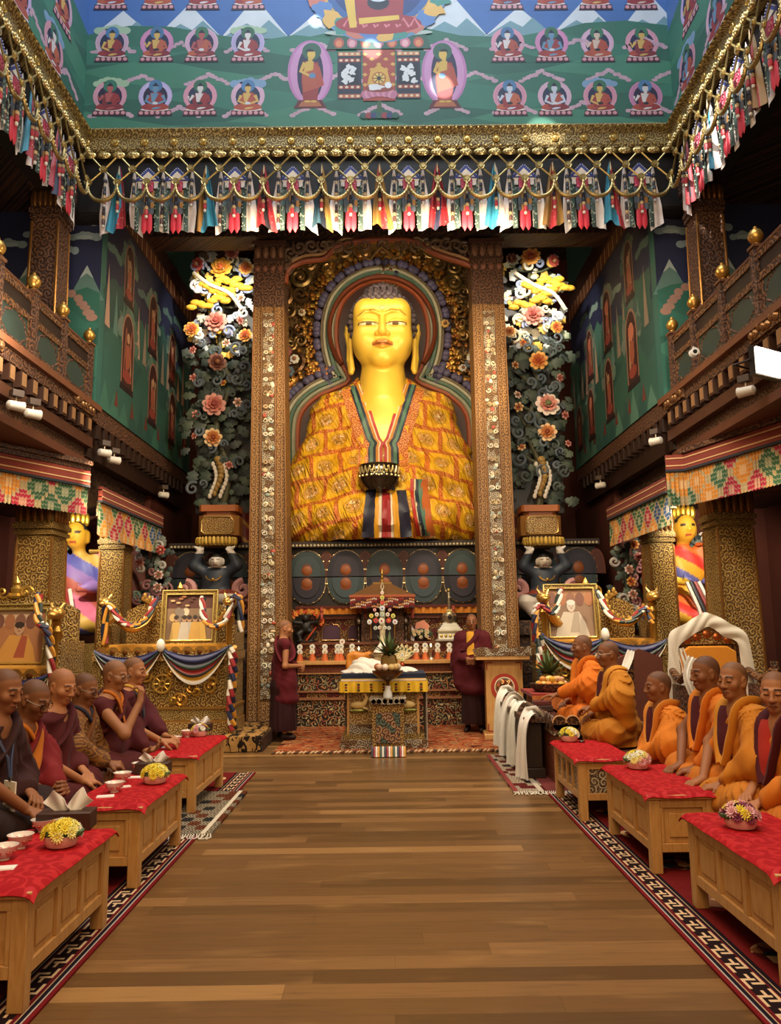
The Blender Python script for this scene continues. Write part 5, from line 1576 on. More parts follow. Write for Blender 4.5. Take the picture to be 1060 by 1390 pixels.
# standing attendants half hidden by the pillars
def attendant(label, x, face):
    t = thing('attendant_statue', label, 'statue', (x, 14.35, 3.09)); S_ = SDF()
    S_.ell((0, -.02, 1.95), (.2, .22, .27), .05); S_.ell((0, -.2, 1.78), (.07, .07, .07), .06); S_.cap((0, -.22, 1.95), (0, -.25, 1.88), .02, .035, .03)
    S_.cap((0, 0, 1.75), (0, 0, 1.5), .11, .14, .06)
    for s in (-1, 1):
        S_.ell((s*.2, 0, 1.92), (.03, .05, .11), .02)
        S_.path([(s*.28, 0, 1.42), (s*.4, -.04, 1.0), (s*.12, -.3, 1.0)], [.15, .12, .08], .1)
    S_.path([(0, 0, 1.35), (0, 0, .8), (0, 0, .02)], [.33, .36, .46], .1)
    for k in range(4): S_.cap((-.05+k*.035, -.34, 1.0), (-.04+k*.03, -.36, 1.16), .02, .016, .01)
    S_.cap((.09, -.32, 1.02), (.1, -.36, 1.1), .022, .018, .01)
    S_.disp = lambda P: np.where(P[:, 2] < 1.35, .014*np.sin(np.arctan2(P[:, 1], P[:, 0])*16+P[:, 2]*3), 0)
    def col(v):
        x, y, z = v.T; c = np.tile(np.array(C('#6a1f18')), (len(v), 1))
        c[(z > 1.42)] = np.array(C(face)); c[(z > 2.06) | ((y > .02) & (z > 1.8))] = np.array(C('#1c1614'))
        c[(z <= 1.42) & (x*.8+z*.6 > .66) & (z > .9)] = np.array(C('#8e6a2a'))
        st = np.sin(z*20+x*20) > .75; c[(z < .95) & st] = np.array(C('#a8782c'))
        c[(z < 1.95) & (z > 1.925) & (y < -.15) & (np.abs(np.abs(x)-.08) < .04)] = np.array(C('#2a1a10'))
        hand = (y < -.28) & (z > .9) & (z < 1.2); c[hand] = np.array(C(face))
        return c
    sdf_obj('body', S_, .018, 'paint', col, t, clip=(np.array((-1, -1, .0)), np.array((1, 1, 3))))
attendant('standing gilded attendant half hidden behind the left painted pillar', -2.6, '#b08430')
attendant('standing red robed attendant half hidden behind the right painted pillar', 2.42, '#a87a30')
# ---------------------------------------------------------------- gilded net and silk hangings under the cornice
ORD = ['first', 'second', 'third', 'fourth', 'fifth', 'sixth', 'seventh', 'eighth', 'ninth', 'tenth', 'eleventh', 'twelfth', 'thirteenth', 'fourteenth', 'fifteenth', 'sixteenth', 'seventeenth', 'eighteenth', 'nineteenth', 'twentieth', 'twenty-first', 'twenty-second']
SP = .3935; ZT, Z1, Z2, ZL = 8.03, 7.81, 7.62, 7.335
def part(me, name, parent, loc, rz=0):
    o = bpy.data.objects.new(name, me); COLL.objects.link(o); o.parent = parent; o.location = loc; o.rotation_euler = (0, 0, rz); return o
m = MB(); m.lathe([(.0, -.028), (.05, -.024), (.085, 0), (.05, .024), (0, .028)], (0, 0, 0), 14, '#b8a26a', 'gold', axis='y', sy=.62)
for i in range(8): m.ball((.055*math.cos(i*PI/4), -.02, .032*math.sin(i*PI/4)), .012, '#e0cb90', 'gold', 6, 4)
m.ball((0, -.026, 0), (.022, .012, .018), '#e6d39c', 'gold', 8, 6)
MED = m.build('medallion').data
m = MB(); m.lathe([(0, -.03), (.028, -.03), (.03, -.015), (.05, -.02), (.054, 0), (.03, .02), (0, .02)], (0, 0, 0), 14, '#b09a64', 'gold', axis='y', rip=.05)
ROS = m.build('rosette').data
m = MB(); P = [(SP*.5*math.cos(PI+PI*i/16), -.01-.02*math.sin(PI*i/16), -(Z2-ZL)*math.sin(PI*i/16)**.8) for i in range(17)]
m.tube(P, [.016+.013*math.sin(PI*i/16) for i in range(17)], '#a08a58', 'gold', 8)
for i in range(1, 16): m.ball((P[i][0], P[i][1]-.02, P[i][2]), .011, '#c0ac7a', 'gold', 6, 4)
LOOP = m.build('loop').data
for n in ('medallion', 'rosette', 'loop'): bpy.data.objects.remove(bpy.data.objects[n])
def net(label, A, B, n):
    """hanging lattice from A to B (left to right seen from the well); n cells"""
    A = Vector((*A, 0)); B = Vector((*B, 0)); rz = math.atan2(B.y-A.y, B.x-A.x); sp = (B-A).length/n
    t = thing('gilded_net', label, 'hanging ornament', A, rz)
    m = MB()
    for i in range(n):
        x = (i+.5)*sp
        for s in (-1, 1):
            m.tube([(x, 0, Z1), (x+s*sp*.5, 0, ZT)], .013, '#a8945f', 'gold', 6)
            m.tube([(x, 0, Z1), (x+s*sp*.5, 0, Z2)], .013, '#a8945f', 'gold', 6)
    m.build('strands', t)
    for i in range(2*n+1): part(MED, 'medallion', t, (i*sp/2, -.005, ZT+(.0 if i % 2 == 0 else .0)))
    for i in range(n): part(ROS, 'rosette', t, ((i+.5)*sp, -.012, Z1))
    for i in range(n+1): part(ROS, 'rosette', t, (i*sp, -.012, Z2))
    for i in range(n): o = part(LOOP, 'loop', t, ((i+.5)*sp, -.01, Z2)); o.scale = (sp/SP, 1, 1)
    return t
# protos --------------------------------------------------------
def tassel(m, z, k=0, dark='#1c1a22', red='#b02a2e'):
    for j, (r, h, c) in enumerate(((.012, .05, '#d8c8a8'), (.022, .06, dark), (.024, .07, dark), (.024, .05, '#c9a878'), (.026, .08, red), (.02, .04, '#d8d0c0'))):
        m.lathe([(r*.5, z), (r, z-h*.3), (r*.85, z-h)], (0, -.035, 0), 8, c, 'silk'); z -= h
def scarf_mesh(seed, w1=.18, col='#d8cbc4', length=.84):
    g = random.Random(seed); a, b, c_ = g.uniform(0, 6), g.uniform(-.06, .06), g.uniform(-.05, .05)
    def fn(u, v):
        w = lerp(.02, w1, min(1, v*1.5)**.8); x = (u-.5)*w+b*v*v
        return Vector((x, .012*math.sin(u*9+a+v*2)*(.3+v)-.0, -length*v+c_*(u-.5)*v*2*2))
    m = MB(); m.grid(fn, 14, 12, col, 'silk', thick=.004); return m
def cloth_mesh(seed, cols, w1=.29, length=.9):
    g = random.Random(seed); a, b = g.uniform(0, 6), g.uniform(-.05, .05)
    def fn(u, v):
        w = lerp(.015, w1, v**.75); x = (u-.5)*w+b*v*v
        return Vector((x, .03*math.sin(u*14+a)*(v**.6), -length*v-.07*abs(u-.5)*v+.05*math.sin(u*5+a)*v))
    def cf(u, v):
        k = u+.12*math.sin(v*4+a); return cols[0] if k < .3 else cols[1] if k < .62 else cols[2]
    m = MB(); m.grid(fn, 24, 12, cols[0], 'silk', cf, thick=.004)
    for i in range(26):
        u, v = g.random(), .25+.7*g.random()
        if cf(u, v) in ('#9c2028', '#a82a30'): q_ = fn(u, v); m.ball((q_.x, q_.y-.004, q_.z), (.008, .003, .008), '#d8b8a0', 'silk', 6, 4)
    return m
def scarf(label, loc, rz, seed, grp):
    t = thing('white_scarf', label, 'scarf', loc, rz, grp); scarf_mesh(seed, col=vary('#dccfc8', .05)).build('scarf_cloth', t, angle=60)
    m = MB(); m.lathe([(.004, .1), (.014, .02), (.03, -.06), (.02, -.1)], (0, -.02, 0), 10, '#d8cdc8', 'silk'); m.ball((0, -.03, -.1), .03, '#4a5068', 'silk', 8, 6); m.build('knot', t)
    m = MB(); tassel(m, -.13); m.build('tassel', t)
    if seed % 2: m = MB(); tassel(m, -.43, 0, '#2a1c1c', '#5a3a30'); m.build('tassel', t)
    return t
CL = {'teal_red': ('#2f7f9a', '#2f7f9a', '#9c2028'), 'teal_ochre': ('#9a6a24', '#2f7f9a', '#2f7f9a'), 'red_dark': ('#a82a30', '#2a2228', '#9c2028'), 'navy_ochre': ('#2a4a5a', '#1d2433', '#9a7434'), 'red_ochre': ('#8a6428', '#a82a30', '#9a7434'), 'red_navy': ('#9c2028', '#232a44', '#9c2028'), 'teal': ('#2f7f9a', '#3590ac', '#d8ccc4'), 'white': ('#d8ccc4', '#cfc2bc', '#d8ccc4')}
CN = {'teal_red': 'teal and red', 'teal_ochre': 'teal and ochre', 'red_dark': 'red and black', 'navy_ochre': 'navy and ochre', 'red_ochre': 'spotted red and ochre', 'red_navy': 'red and navy', 'teal': 'bright teal', 'white': 'plain white'}
def cloth(label, loc, rz, kind, seed, grp):
    t = thing('silk_drape', label, 'silk hanging', loc, rz, grp); cloth_mesh(seed, CL[kind]).build('drape_cloth', t, angle=60)
    m = MB(); m.lathe([(.002, .0), (.012, -.1), (.006, -.14)], (0, -.03, 0), 8, '#c9b48a', 'silk'); tassel(m, -.34); m.build('tassel', t); return t
def house_proto(loc, rz, label, grp):
    t = thing('house_banner', label, 'banner', loc, rz, grp)
    m = MB(); m.prism([(-.145, -.17), (.145, -.17), (.145, -.13), (0, .04), (-.145, -.13)], .008, Matrix.Translation((0, 0, 0)) @ MX, '#313f86', 'silk')
    for i in range(7):
        for s in (-1, 1): m.ball((s*(.015+i*.018), -.012, .01-i*.021), .008, '#c9cde0', 'silk', 5, 4)
    m.prism([(-.105, -.15), (.105, -.15), (0, -.03)], .004, Matrix.Translation((0, -.009, 0)) @ MX, '#d9cbb8', 'silk'); m.build('pediment', t)
    m = MB(); m.b2((-.13, -.006, -.19), (.13, .0, -.165), '#d8c8a8', 'silk'); m.b2((-.068, -.016, -.32), (.068, -.004, -.17), '#b8405a', 'silk')
    g = random.Random(2)
    for i in range(12): m.ball((g.uniform(-.055, .055), -.017, g.uniform(-.31, -.18)), .009, '#d88a98', 'silk', 5, 4)
    for s in (-1, 1): m.b2((s*.075, -.008, -.27), (s*.12, 0, -.19), '#cfc4c0', 'silk')
    m.build('pink_panel', t)
    for s in (-1, 1):
        m = MB(); fn = lambda u, v: Vector((s*(.085+(u)*.055+.012*v), .012*math.sin(v*5+u*2), -.19-.70*v)); m.grid(fn, 3, 12, '#33463e', 'silk', thick=.004 if s < 0 else -.004)
        for i in range(26): m.ball((s*(.09+g.random()*.06), -.012, -.24-.62*g.random()), .009, '#9aa89a', 'silk', 5, 4)
        m.build('side_streamer', t)
    m = MB()
    for r in range(4):
        for i in range(4):
            x = (i-1.5)*.042; z = -.3-r*.085; c = ['#4a545e', '#5d6670', '#3a3f48', '#a8763a'][(i+r*2) % 4]
            m.prism([(x-.02, z), (x+.02, z), (x+.02, z-.075), (x, z-.1), (x-.02, z-.075)], .006, Matrix.Translation((0, .0-r*.002, 0)) @ MX, c, 'silk')
    m.build('feathered_tongues', t)
    for s in (-1, 1):
        m = MB(); m.lathe([(.018, -.62), (.03, -.66), (.034, -.78), (.034, -.86), (.004, -.92)], (s*.033, 0, 0), 10, '#c22a3c', 'silk', sy=.5); m.lathe([(.02, -.58), (.022, -.66)], (s*.033, 0, 0), 8, '#7a8088', 'silk', sy=.5); m.build('red_tip', t)
    m = MB(); tassel(m, -.36); m.build('tassel', t)
    t.scale = (1.12, 1, 1.02)
    return t
HP = None
def house(label, loc, rz, grp):
    global HP
    if HP is None: HP = house_proto(loc, rz, label, grp); return HP
    return dup(HP, loc, rz, label, grp)
Yn = YA-.2; xa, xb = AL+.2, AR-.2; N = 20; sp = (xb-xa)/N
net('gilded bead net with looped chains under the far cornice', (xa, Yn), (xb, Yn), N)
seq = ['teal_red', 'H', 'H', 'teal_ochre', 'H', 'red_dark', 'H', 'navy_ochre', 'H', 'red_ochre', 'H', 'red_navy', 'H', 'teal', 'H', 'red_ochre', 'H', 'teal_red', 'H']
hc = 0
for i in range(N):
    scarf('white scarf with tassel under the far cornice, '+ORD[i]+' from the left', (xa+(i+.5)*sp, Yn+.1, Z1-.02), 0, i+1, 'white scarves under the far cornice')
for i, k in enumerate(seq):
    x = xa+(i+1)*sp
    if k == 'H':
        house('blue gabled silk banner with red tips under the far cornice, '+ORD[hc]+' from left', (x, Yn+.055, Z1+.03), 0, 'gabled silk banners under the far cornice'); hc += 1
    else:
        cloth(CN[k]+' gathered silk drape under the far cornice, hanging slot '+ORD[i]+' from left', (x, Yn+.06, Z1+.08), 0, k, i+50, 'coloured silk drapes under the far cornice')
for sd_, X, a, b, rz in (('left', AL+.2, 5.6, Yn-.1, PI/2), ('right', AR-.2, Yn-.1, 5.6, -PI/2)):
    n = 11; net('gilded bead net with looped chains under the %s cornice' % sd_, (X, a), (X, b), n); sp_ = abs(b-a)/n; o_ = -.05 if sd_ == 'left' else .05
    for i in range(n):
        y = a+(i+.5)*(b-a)/n; far = (n-1-i) if sd_ == 'left' else i
        scarf('white scarf with tassel along the %s cornice, %s from the far corner' % (sd_, ORD[far]), (X+o_*2, y, Z1-.02), rz, 30+i, 'white scarves along the %s cornice' % sd_)
        if i < n-1:
            y = a+(i+1)*(b-a)/n; far = (n-2-i) if sd_ == 'left' else i
            k = (['H', 'red_navy', 'H', 'teal_red', 'H', 'H', 'teal', 'H', 'red_dark', 'H'] if sd_ == 'left' else ['red_dark', 'H', 'teal', 'H', 'H', 'red_ochre', 'H', 'red_navy', 'H', 'teal_red'])[far]
            if k == 'H': house('blue gabled silk banner along the %s cornice, slot %s from the far corner' % (sd_, ORD[far]), (X+o_*1.1, y, Z1+.03), rz, 'gabled silk banners along the %s cornice' % sd_)
            else: cloth('%s silk drape along the %s cornice, slot %s from the far corner' % (CN[k], sd_, ORD[far]), (X+o_*1.2, y, Z1+.08), rz, k, 80+i, 'coloured silk drapes along the %s cornice' % sd_)
# ---------------------------------------------------------------- altar cabinet and what stands on it
YC = 12.85
ax0, ax1 = -1.5, 1.42
t = thing('altar_cabinet', 'long carved and painted altar cabinet with stepped shelves below the lotus base', 'cabinet', (0, YC, 0))
m = MB(); m.b2((ax0, 0, .0), (ax1, .8, .42), mat='altar_front'); m.b2((ax0, -.04, .42), (ax1, .8, .455), '#8a5a3a', 'darkwood'); m.b2((ax0, .0, .455), (ax1, .8, .54), mat='altar_carving'); m.b2((ax0, -.04, .54), (ax1, .8, .565), '#8a5a3a', 'darkwood'); m.build('lower_front', t)
m = MB(); m.b2((ax0, .03, .565), (ax1, .8, .84), mat='altar_front'); m.build('middle_front', t)
m = MB(); m.b2((ax0, .0, .84), (ax1, .8, .98), mat='fret_panel'); m.b2((ax0, -.02, .83), (ax1, 0, .85), '#a9774a', 'darkwood'); m.build('fret_frieze', t)
m = MB(); m.b2((ax0-.02, -.1, .98), (ax1+.02, .8, 1.04), '#b08048', 'table_wood'); m.build('counter', t, bevel=.008)
m = MB(); m.b2((ax0, .4, 1.04), (ax1, .84, 1.29), mat='altar_carving'); m.b2((ax0, .36, 1.29), (ax1, .84, 1.33), '#6a3a24', 'darkwood'); m.build('upper_step', t)
m = MB(); m.b2((ax0, .66, 1.33), (ax1, .84, 1.72), mat='altar_carving'); m.b2((ax0, .6, 1.72), (ax1, .84, 1.78), '#7a3a26', 'darkwood')
m.build('back_panel', t)
for i, x in enumerate((-1.0, -.55, .55, 1.0)):
    m = MB(); P = [(-.16, 0), (.16, 0), (.16, .2), (.1, .27), (.04, .26), (0, .31), (-.04, .26), (-.1, .27), (-.16, .2)]
    m.prism(P, .03, Matrix.Translation((x, .66, 1.36)) @ MX, '#4c3240', 'cloth'); m.tube([(x+a, .63, 1.36+b) for a, b in P+[P[0]]], .012, '#b58a58', 'gold', 6); m.build('arched_niche', t)
m = MB(); fn = lambda u, v: Vector((lerp(ax0-.1, ax1+.1, u), .5+.02*math.sin(u*150), lerp(1.9, 1.8, v))); m.grid(fn, 300, 2, '#c47a24', 'silk', thick=.01)
m.b2((ax0-.1, .47, 1.9), (ax1+.1, .56, 1.945), '#5a2416', 'cloth'); m.build('fringe', t)
for x in (-1.15, -.4, .4, 1.1):
    m = MB(); m.lathe([(.02, 1.92), (.03, 1.86), (.012, 1.83), (.03, 1.78), (.02, 1.72)], (x, .44, 0), 8, '#a8483a', 'silk'); m.build('fringe_tassel', t)
# small tormas on the counter: orange cone with two white discs
def discs(m, c, r, col, core='#d8b060', n=12):
    for i in range(n): a = TAU*i/n; m.ball((c[0]+r*.72*math.cos(a), c[1], c[2]+r*.72*math.sin(a)), (r*.3, r*.16, r*.3), col, 'petal', 6, 5)
    m.lathe([(r*.7, -r*.1), (r*.6, r*.12), (r*.35, r*.16)], c, 14, col, 'petal', axis='y'); m.ball((c[0], c[1]-r*.18, c[2]), (r*.3, r*.16, r*.3), core, 'petal', 8, 6)
TP = []
def torma(label, x, tall=False, core='#c9a040'):
    t = thing('torma_offering', label, 'offering', (x, YC+.12, 1.04), 0, 'small tormas along the altar counter')
    m = MB(); m.lathe([(.06, 0), (.055, .02), (.035, .09), (.03, .12)], (0, 0, 0), 14, '#c8622a', 'petal'); m.build('orange_cone', t)
    for k, z in enumerate((.145, .225)+((.305,) if tall else ())):
        m = MB(); discs(m, (0 if not tall or k < 2 else .02, -.02, z), .047, '#e4dccc', (core, '#6f8a9a', '#b04a3a')[k % 3]); m.build('butter_disc', t)
tx = [407, 424, 441, 458, 463, 478, 565, 577, 594, 610]
tl = ['leftmost pair of white discs on an orange cone on the altar counter', 'white disc torma second from the left end of the altar counter', 'white disc torma third from the left end of the altar counter', 'short white disc torma leaning beside the three disc one', 'tallest torma, three white discs, left of the orange cloth', 'white disc torma just left of the orange cloth', 'white disc torma just right of the feather fan vase', 'white disc torma left of the small butter lamp', 'white disc torma right of the small butter lamp', 'white disc torma nearest the monk at the right end of the counter']
for i, (x, l) in enumerate(zip(tx, tl)): torma(l, pt(x, 890, Y=YC+.12).x, x == 463, '#c9a040' if i % 3 else '#9aa0b0')
def lamp(label, px, h, dz=0, y=YC+.1, z=1.04):
    t = thing('butter_lamp', label, 'lamp', (pt(px, 890, Y=y).x, y, z)); m = MB()
    m.lathe([(.05, 0), (.045, .02), (.015, .05), (.012, h*.6), (.03, h*.68), (.055, h*.8), (.06, h), (.05, h), (.02, h*.85), (0, h*.85)], (0, 0, 0), 16, '#c8b8a0', 'metal'); m.build('cup', t)
    m = MB(); m.ball((0, 0, h+.03), (.012, .012, .03), '#ffcf80', 'lamp_soft', 8, 8); m.build('flame', t)
lamp('silver butter lamp standing between tormas on the right of the counter', 585, .2); lamp('slim silver butter lamp left of the orange cloth on the counter', 487, .16)
def candlestick(label, px, top):
    t = thing('candlestick', label, 'candlestick', (pt(px, 870, Y=YC+.5).x, 13.34, 1.33)); m = MB()
    m.lathe([(.06, 0), (.05, .02), (.02, .05), (.03, .1), (.015, .14), (.035, .2), (.015, .26), (.06, .3), (.065, .36), (.03, .42), (.05, .44), (.0, .5)], (0, 0, 0), 14, '#6a5c50', 'metal'); m.build('stem', t)
candlestick('dark metal candlestick left of the small canopied shrine', 487, .5); candlestick('dark metal candlestick right of the small canopied shrine', 551, .5)
# canopied shrine in the middle
cx = pt(519, 830, Y=13.0).x
t = thing('canopy_shrine', 'small wooden shrine with hipped roof and diamond patterned canopy at the altar centre', 'shrine', (cx, 13.27, 1.33))
m = MB(); m.b2((-.36, -.0, 0), (.36, .3, .58), mat='carved_brown'); m.b2((-.2, -.02, .05), (.2, 0, .42), '#2a1820', 'darkwood'); m.tube([(-.2, -.03, .05), (-.2, -.03, .36), (0, -.03, .46), (.2, -.03, .36), (.2, -.03, .05)], .015, '#a87840', 'gold', 6); m.build('body', t)
m = MB(); m.add([(-.52, -.3, .78), (.52, -.3, .78), (.52, .3, .78), (-.52, .3, .78), (-.14, -.05, .98), (.14, -.05, .98), (.14, .06, .98), (-.14, .06, .98)], [(0,3,2,1),(4,5,6,7),(0,1,5,4),(1,2,6,5),(2,3,7,6),(3,0,4,7)], '#6a4826', 'darkwood'); m.b2((-.16, -.07, .97), (.16, .08, 1.0), '#8a6a3a', 'gold'); m.b2((-.55, -.33, .74), (.55, .3, .78), '#a5532e', 'darkwood'); m.build('roof', t)
m = MB(); m.b2((-.54, -.32, .56), (.54, .28, .74), '#7a2a22', 'cloth')
for r in range(4):
    for i in range(36):
        x = -.52+i*1.04/35; z = .715-r*.042-.025*abs(((i % 9)-4)/4)
        m.ball((x, -.325, z), (.013, .012, .018), ['#d8ccb8', '#8a2a28', '#2a2a30', '#c9a060'][(r+i//3) % 4], 'cloth', 6, 4)
m.build('diamond_canopy', t)
m = MB(); m.lathe([(.03, .98), (.035, 1.02), (.015, 1.05), (.03, 1.09), (.012, 1.12), (.025, 1.15), (0, 1.24)], (0, 0, 0), 12, '#c9a050', 'gold'); m.build('finial', t)
# tall butter sculpture of coloured discs in front of it
t = thing('butter_sculpture', 'tall torma sculpture of many coloured butter discs rising before the small shrine', 'offering', (cx, 12.9, 1.04))
def TL(x, y): w = pt(450+x/5.45, 780+y/5.45, Y=12.88); return (w.x-cx, w.z-1.04)
m = MB(); m.lathe([(.16, 0), (.15, .05), (.1, .07), (.13, .14), (.09, .2), (.05, .3), (.04, .9), (.012, 1.05)], (0, .02, 0), 16, '#d8c8a0', 'petal'); m.build('core', t)
K = ['#e4dccc', '#d8d060', '#c84a3a', '#dfe0e4', '#b8ccc0', '#e4dccc', '#d8a0a0']; Q = ['#c84a3a', '#4a7a4a', '#c84a3a', '#3a5a9a', '#c8a040', '#b03a3a']
dl = [(375, 135, 13), (375, 170, 15), (375, 207, 16), (375, 250, 19), (375, 294, 18), (370, 342, 22)]
for s in (-1, 1): dl += [(375+s*56, 262, 12), (375+s*40, 295, 15), (375+s*80, 305, 16), (375+s*47, 340, 18), (375+s*94, 350, 18), (375+s*50, 395, 14), (375+s*20, 392, 13)]
for i, (x, y, r) in enumerate(dl):
    a = TL(x, y); m = MB(); discs(m, (a[0], -.06-(.03 if i > 4 else 0), a[1]), r*.00225*1.05, K[i % 7], Q[i % 6], 10); m.build('butter_disc', t)
a = TL(375, 80); m = MB(); m.tube([(a[0]-.0, -.02, a[1]-.1), (a[0]-.025, -.02, a[1]-.02), (a[0], -.02, a[1]+.06), (a[0]+.025, -.02, a[1]-.02), (a[0], -.02, a[1]-.1)], .012, '#d8d0c0', 'metal', 6); m.build('tip_loop', t)
# stupa
sx = pt(612, 860, Y=13.05).x
t = thing('stupa', 'white and silver stupa model with tall ringed spire on the altar, right side', 'stupa', (sx, 13.32, 1.33))
m = MB()
for w, z0, z1, c in ((.25, 0, .03, '#d8d0c0'), (.2, .03, .14, '#d8d4c4'), (.22, .14, .17, '#c8b890'), (.2, .17, .2, '#d8d4c4'), (.17, .2, .235, '#dedacc'), (.145, .235, .27, '#d8d4c4'), (.12, .27, .3, '#dedacc')): m.b2((-w, -w*.7, z0), (w, w*.7, z1), c, 'metal' if w > .2 else 'paint')
for i in range(5): m.ball((-.15+i*.075, -.142, .085), (.025, .012, .03), '#c8a850', 'gold', 8, 6)
m.build('steps', t)
m = MB(); m.lathe([(.1, .3), (.125, .36), (.13, .42), (.1, .47), (.05, .49)], (0, 0, 0), 20, '#c8c0a8', 'metal'); m.build('dome', t)
m = MB(); m.lathe([(.055, 0), (.055, .012), (.04, .02)], (0, -.118, .4), 14, '#b8974a', 'gold', axis='y'); m.ball((0, -.125, .4), (.035, .02, .045), '#1c1410', 'paint', 10, 8); m.build('niche', t)
m = MB(); m.b2((-.05, -.05, .49), (.05, .05, .53), '#c8b070', 'gold')
for i in range(9): m.lathe([(.035-.002*i, .53+i*.032), (.036-.002*i, .55+i*.032), (.018, .56+i*.032)], (0, 0, 0), 12, '#d8ccb0', 'metal')
m.ball((0, 0, .86), (.03, .03, .03), '#d8c070', 'gold', 10, 8); m.build('spire', t)
# bouquet with a ribboned card
bx_ = pt(572, 862, Y=12.98).x
t = thing('bouquet', 'bouquet of pale roses with a pinkish wrap on the altar between shrine and stupa', 'flowers', (bx_, 13.38, 1.33))
m = MB(); m.lathe([(.06, 0), (.08, .04), (.05, .06)], (0, 0, 0), 12, '#3a2a20', 'paint'); g = random.Random(4)
for i in range(30): a = g.uniform(0, TAU); leaf(m, (.1*math.cos(a)*g.random(), -.05, .08), (math.cos(a), 0, .4+abs(math.sin(a))), .14, .05, vary('#2c3a22', .2, g), g)
m.build('leaves', t)
m = MB(); m.prism([(-.1, .1), (.12, .1), (.16, .26), (.06, .36), (-.08, .3)], .02, Matrix.Translation((0, .05, 0)) @ MX, '#d88a70', 'silk'); m.prism([(-.17, .02), (-.11, .0), (-.09, .18), (-.15, .26)], .02, Matrix.Translation((0, .0, 0)) @ MX, '#d8d0d8', 'silk'); m.build('wrapping', t)
for i in range(16): o = flower_mesh(.03, '#e0d0b0', '#d8c090', '#c8a870', rows=3, n0=4, seed=i).build('rose', t); o.location = (-.13+g.random()*.28, -.12-.02*g.random(), .06+.13*g.random())
# flame-wreathed guardian statue at the left end
t = thing('guardian_statue', 'dark guardian statue wreathed in orange flames at the left end of the altar', 'statue', (pt(412, 870, Y=13.0).x, 13.33, 1.33))
sd = SDF(); sd.ell((0, 0, .26), (.09, .07, .1), .04); sd.ell((0, -.03, .41), (.06, .06, .07), .03); sd.path([(.05, 0, .2), (.14, -.04, .16), (.1, -.05, .03)], [.05, .045, .035], .02); sd.path([(-.05, 0, .2), (-.12, -.04, .14), (-.08, -.05, .03)], [.05, .045, .035], .02)
for s in (-1, 1): sd.path([(s*.08, 0, .33), (s*.19, -.03, .34), (s*.24, -.06, .42)], [.035, .03, .022], .02); sd.cap((s*.24, -.06, .42), (s*.25, -.07, .46), .02, .012, .01); sd.ell((s*.06, 0, .46), (.02, .02, .04), .02)
sd.ell((0, -.02, .02), (.17, .1, .03), .02)
sdf_obj('body', sd, .009, 'paint', '#1d1a18', t)
m = MB(); g = random.Random(9)
for i in range(34):
    a = PI*(.02+.96*i/33); r = .24+.03*g.random(); x, z = r*math.cos(a), .27+r*math.sin(a)*.95
    L_ = g.uniform(.05, .12); m.tube([(x, .03, z), (x*1.1+.015, .02, z+L_*.5), (x*1.12-.01, .03, z+L_)], [.028, .02, .003], vary(g.choice(['#d8602a', '#b8401c', '#e08a3a']), .15, g), 'petal', 6)
m.build('flames', t)
m = MB(); m.tube([(.02, -.1, .03), (.1, -.1, .14), (.19, -.08, .26)], [.03, .035, .02], '#c04a24', 'silk', 8, flat=(1, .5)); m.build('sash', t)

# ---------------------------------------------------------------- offering table in front
fx0, fx1 = pt(473, 1000, Y=10.5).x, pt(568, 1000, Y=10.5).x
fc = (fx0+fx1)/2; fw2 = (fx1-fx0)/2
t = thing('offering_table', 'gold painted offering table with yellow valance standing before the altar', 'table', (fc, 10.45, 0))
m = MB(); m.b2((-fw2-.1, -.08, 0), (fw2+.12, .75, .13), mat='bone_scroll'); m.b2((-fw2-.07, -.05, .13), (fw2+.08, .7, .2), mat='gilt_fine'); m.build('plinth', t)
m = MB(); m.b2((-fw2, 0, .2), (fw2, .65, .92), mat='gilt_light'); m.build('body', t)
for s in (-1, 1): m = MB(); m.b2((s*fw2-.015, -.015, .2), (s*fw2+.015, .02, .92), '#d8bd88', 'table_wood'); m.build('corner_post', t)
m = MB(); m.b2((-fw2, -.012, .2), (fw2, 0, .32), mat='bone_scroll'); m.build('lower_frieze', t)
for s in (-1, 1):     # two deer lying on lotus pads, in relief
    m = MB(); x = s*(fw2-.14); m.M = Matrix.Translation((0, -.01, .06))
    m.ball((x, -.01, .44), (.13, .035, .03), '#8a8a4a', 'gold', 12, 6)
    m.ball((x, -.025, .51), (.1, .035, .05), '#d8b878', 'paint', 12, 8); m.tube([(x-s*.07, -.03, .52), (x-s*.11, -.04, .6), (x-s*.09, -.04, .64)], [.035, .025, .02], '#d8b878', 'paint', 8); m.ball((x-s*.08, -.05, .655), (.035, .02, .02), '#d8b878', 'paint', 8, 6)
    m.tube([(x-s*.09, -.03, .67), (x-s*.05, -.03, .73)], [.008, .003], '#8a6a3a', 'paint', 5); m.tube([(x-s*.06, -.05, .48), (x-s*.12, -.06, .46)], .015, '#c8a868', 'paint', 6); m.M = None; m.build('deer_relief', t)
m = MB(); m.b2((-fw2-.07, -.1, .92), (fw2+.09, .72, .96), '#c8b898', 'cloth'); m.build('top', t)
m = MB()
for k, (z0, z1, c) in enumerate(((.915, .975, '#1b2236'), (.9, .915, '#d8b060'), (.885, .9, '#d8d0c0'), (.87, .885, '#8a2a1c'))): m.b2((-fw2-.085, -.115-.002*k, z0), (fw2+.105, .73, z1), c, 'cloth')
m.build('striped_band', t)
m = MB(); fn = lambda u, v: Vector((lerp(-fw2-.1, fw2+.12, u), -.125+.012*math.sin(u*70)*v, lerp(.88, .74, v))); m.grid(fn, 140, 3, '#e2b41e', 'valance_yellow', thick=.006)
